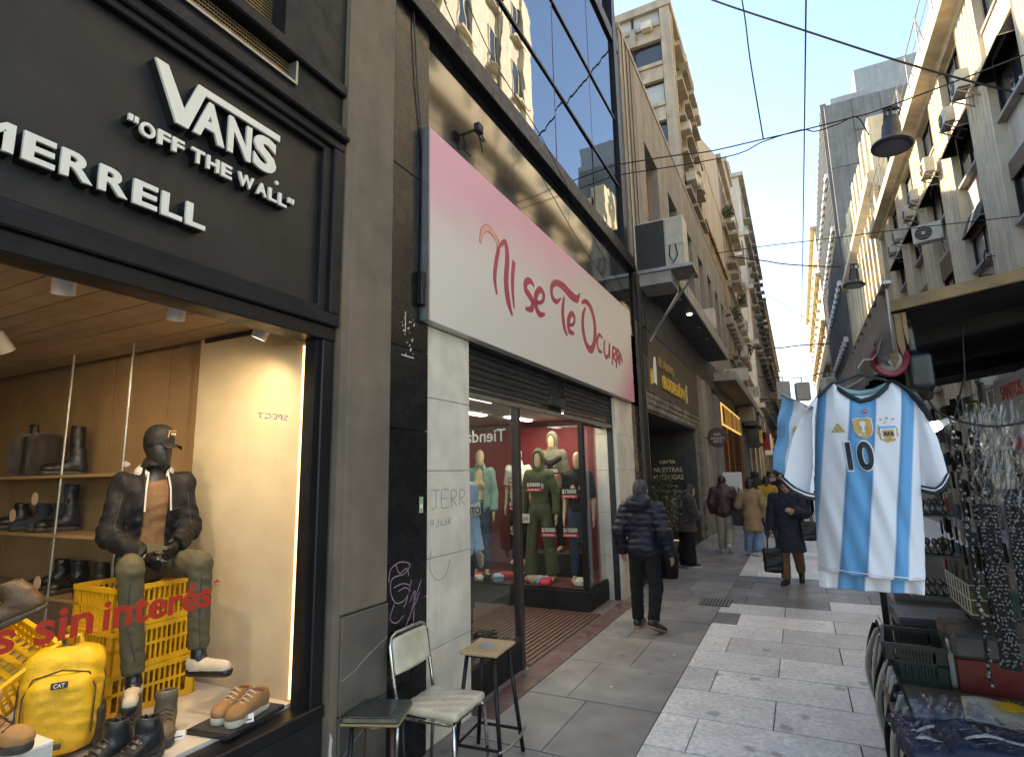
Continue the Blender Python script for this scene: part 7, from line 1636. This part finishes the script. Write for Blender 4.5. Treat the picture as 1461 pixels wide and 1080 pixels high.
onfront('crest', flat([[(.034+(x-.034)*(1.0 if i % 2 else .88), .036+(y-.036)*(1.0 if i % 2 else .88)) for i, (x, y) in enumerate(ring)]]), m_goldp, .028, -.222, lift=.004)
onfront('crest_field', flat([[(.010,.012),(.058,.012),(.060,.066),(.034,.070),(.008,.066)]]), m_shirtwhite, .028, -.222, lift=.006)
onfront('crest_band', flat([[(.009,.050),(.059,.050),(.059,.058),(.009,.058)]]), m_shirtblue, .028, -.222, lift=.008)
onfront('crest_shield', flat([[(.016,.044),(.052,.044),(.050,.018),(.034,.010),(.018,.018)]]), m_goldp, .028, -.222, lift=.0082)
onfront('crest_lettering', 'AFA', m_trim, .045, -.200, .034, .016, lift=.0098, bold=.02)
for dx in (.014, .034, .054):
    onfront('crest_star', flat([[(.006*math.cos(math.pi/2+a*math.pi/5)*(1 if a % 2 == 0 else .42), .006*math.sin(math.pi/2+a*math.pi/5)*(1 if a % 2 == 0 else .42)) for a in range(10)]]), m_goldp, .028+dx, -.138+(.004 if dx == .034 else 0), lift=.004)
onfront('round_badge', flat([[(.008*math.cos(a*math.pi/8), .008*math.sin(a*math.pi/8)) for a in range(16)]]), m_redtext, -.003, -.104, lift=.004)
onfront('badge_lettering', 'XXL', m_shirtwhite, -.009, -.107, .011, .006, lift=.006, bold=.02)
fy_ = lambda x, z: body_s.front(x, z)
cl_ = [(-.094,.014),(-.072,-.018),(-.045,-.043),(-.010,-.066),(.020,-.060),(.048,-.046),(.075,-.022),(.101,.004)]
q = MB(MJ); q.tube([(x, max(fy_(x, z-.012), -.05)-.002+(.05 if i in (0,7) else .0), z+.002) for i, (x, z) in enumerate(cl_)], .0085, 8); q.build('collar_trim', m_trim, sh, smooth=True)
q = MB(MJ); q.tube([(-.094,.045,.014),(-.05,.075,-.012),(.0,.085,-.022),(.05,.075,-.018),(.101,.045,.004)], .010, 8); q.build('back_collar', mat('mint_collar', (.24,.42,.42), .7, .05, 9.), sh, smooth=True)
q = MB(MJ); q.grid(lambda u, v: (-.09+.185*u, .078-.05*(2*u-1)**2-.02*v, -.018-.03*v-.015*math.sin(u*3.14)), 12, 4); q.build('inner_neck', m_shirtwhite, sh, smooth=True)
for sgn, A_ in ((-1, [(-.098,.018),(-.150,-.028),(-.198,-.085),(-.222,-.135)]), (1, [(.104,.008),(.150,-.034),(.186,-.09),(.206,-.15)])):
    for k in range(3):
        q = MB(MJ); q.tube([(x-sgn*.006*k, -.012+.016*k, z-.004+.004*k) for x, z in A_], .0042, 6); q.build('shoulder_stripe', m_trim, sh, smooth=True)
q = MB(MJ); q.tube([(x, fy_(x, -.69-.05*(x+.05))-.001, -.690-.05*(x+.05)) for x in np.linspace(-.205, .105, 14)], .0022, 5); q.build('hem_stitch', m_shirtwhite, sh, smooth=True)
hg = thing('coat_hanger', 'black coat hanger holding the striped football shirt', 'coat hanger', O_+Vector((0,.03,.03)))
MB(MJ).tube([(-.15,.03,-.035),(-.08,.03,.018),(0,.03,.045),(.08,.03,.015),(.15,.03,-.045)], .006, 8).build('arms', m_black_return, hg, smooth=True)
MB(MJ).tube([(0,.03,.045),(.0,.03,.075),(.02,.03,.10),(.05,.035,.10),(.07,.04,.12),(.10,.05,.20)], .004, 6).build('hook', m_steel, hg, smooth=True)
fl = thing('flag', 'sky blue and white flag hanging behind left sleeve of the football shirt', 'flag', (-.03, 3.1, 2.1))
bands = [(0, .44, m_shirtblue, 'blue_band'), (.44, 1.0, m_shirtwhite, 'white_band')]
for u0, u1, m_, nm_f in bands:
    q = MB(); q.grid(lambda u, v: ((lambda s_: (-.046+.115*s_-.075*v+.004*math.sin(v*14), 3.1+.018*math.sin(s_*7+v*5)+.01*math.sin(v*13), 2.187-.075*s_-.365*v-.0*s_))(u0+(u1-u0)*u)), 10, 24); q.build(nm_f, m_, fl, smooth=True)
q = MB(); q.lathe([(0,.002),(.018,.002),(.018,0)], 14, frame((.008, 3.078, 2.005), (1,0,0), (0,0,1))); q.build('sun_print', m_goldp, fl)
MB().tube([(-.05,3.1,2.192),(.075,3.1,2.112),(.34,3.1,2.25)], .006, 6).build('stick', m_steel, fl)

# small litter on the sidewalk
for i, (x, y, lb) in enumerate(((-1.62,5.02,'tiny scrap of white paper on the sidewalk before the chair'), (-1.3,6.1,'tiny pale paper scrap near the granite edge'), (-1.9,7.9,'small crumpled receipt by the shop threshold'))):
    o = sdf_obj('paper_scrap', s_grow(s_box((0,0,.006), (.014,.010,.005), .004), 0, folds(.004, 90, i)), .003, m_white, None, T(x, y, .001) @ RZ(i*1.1)); tag(o, lb, 'litter')
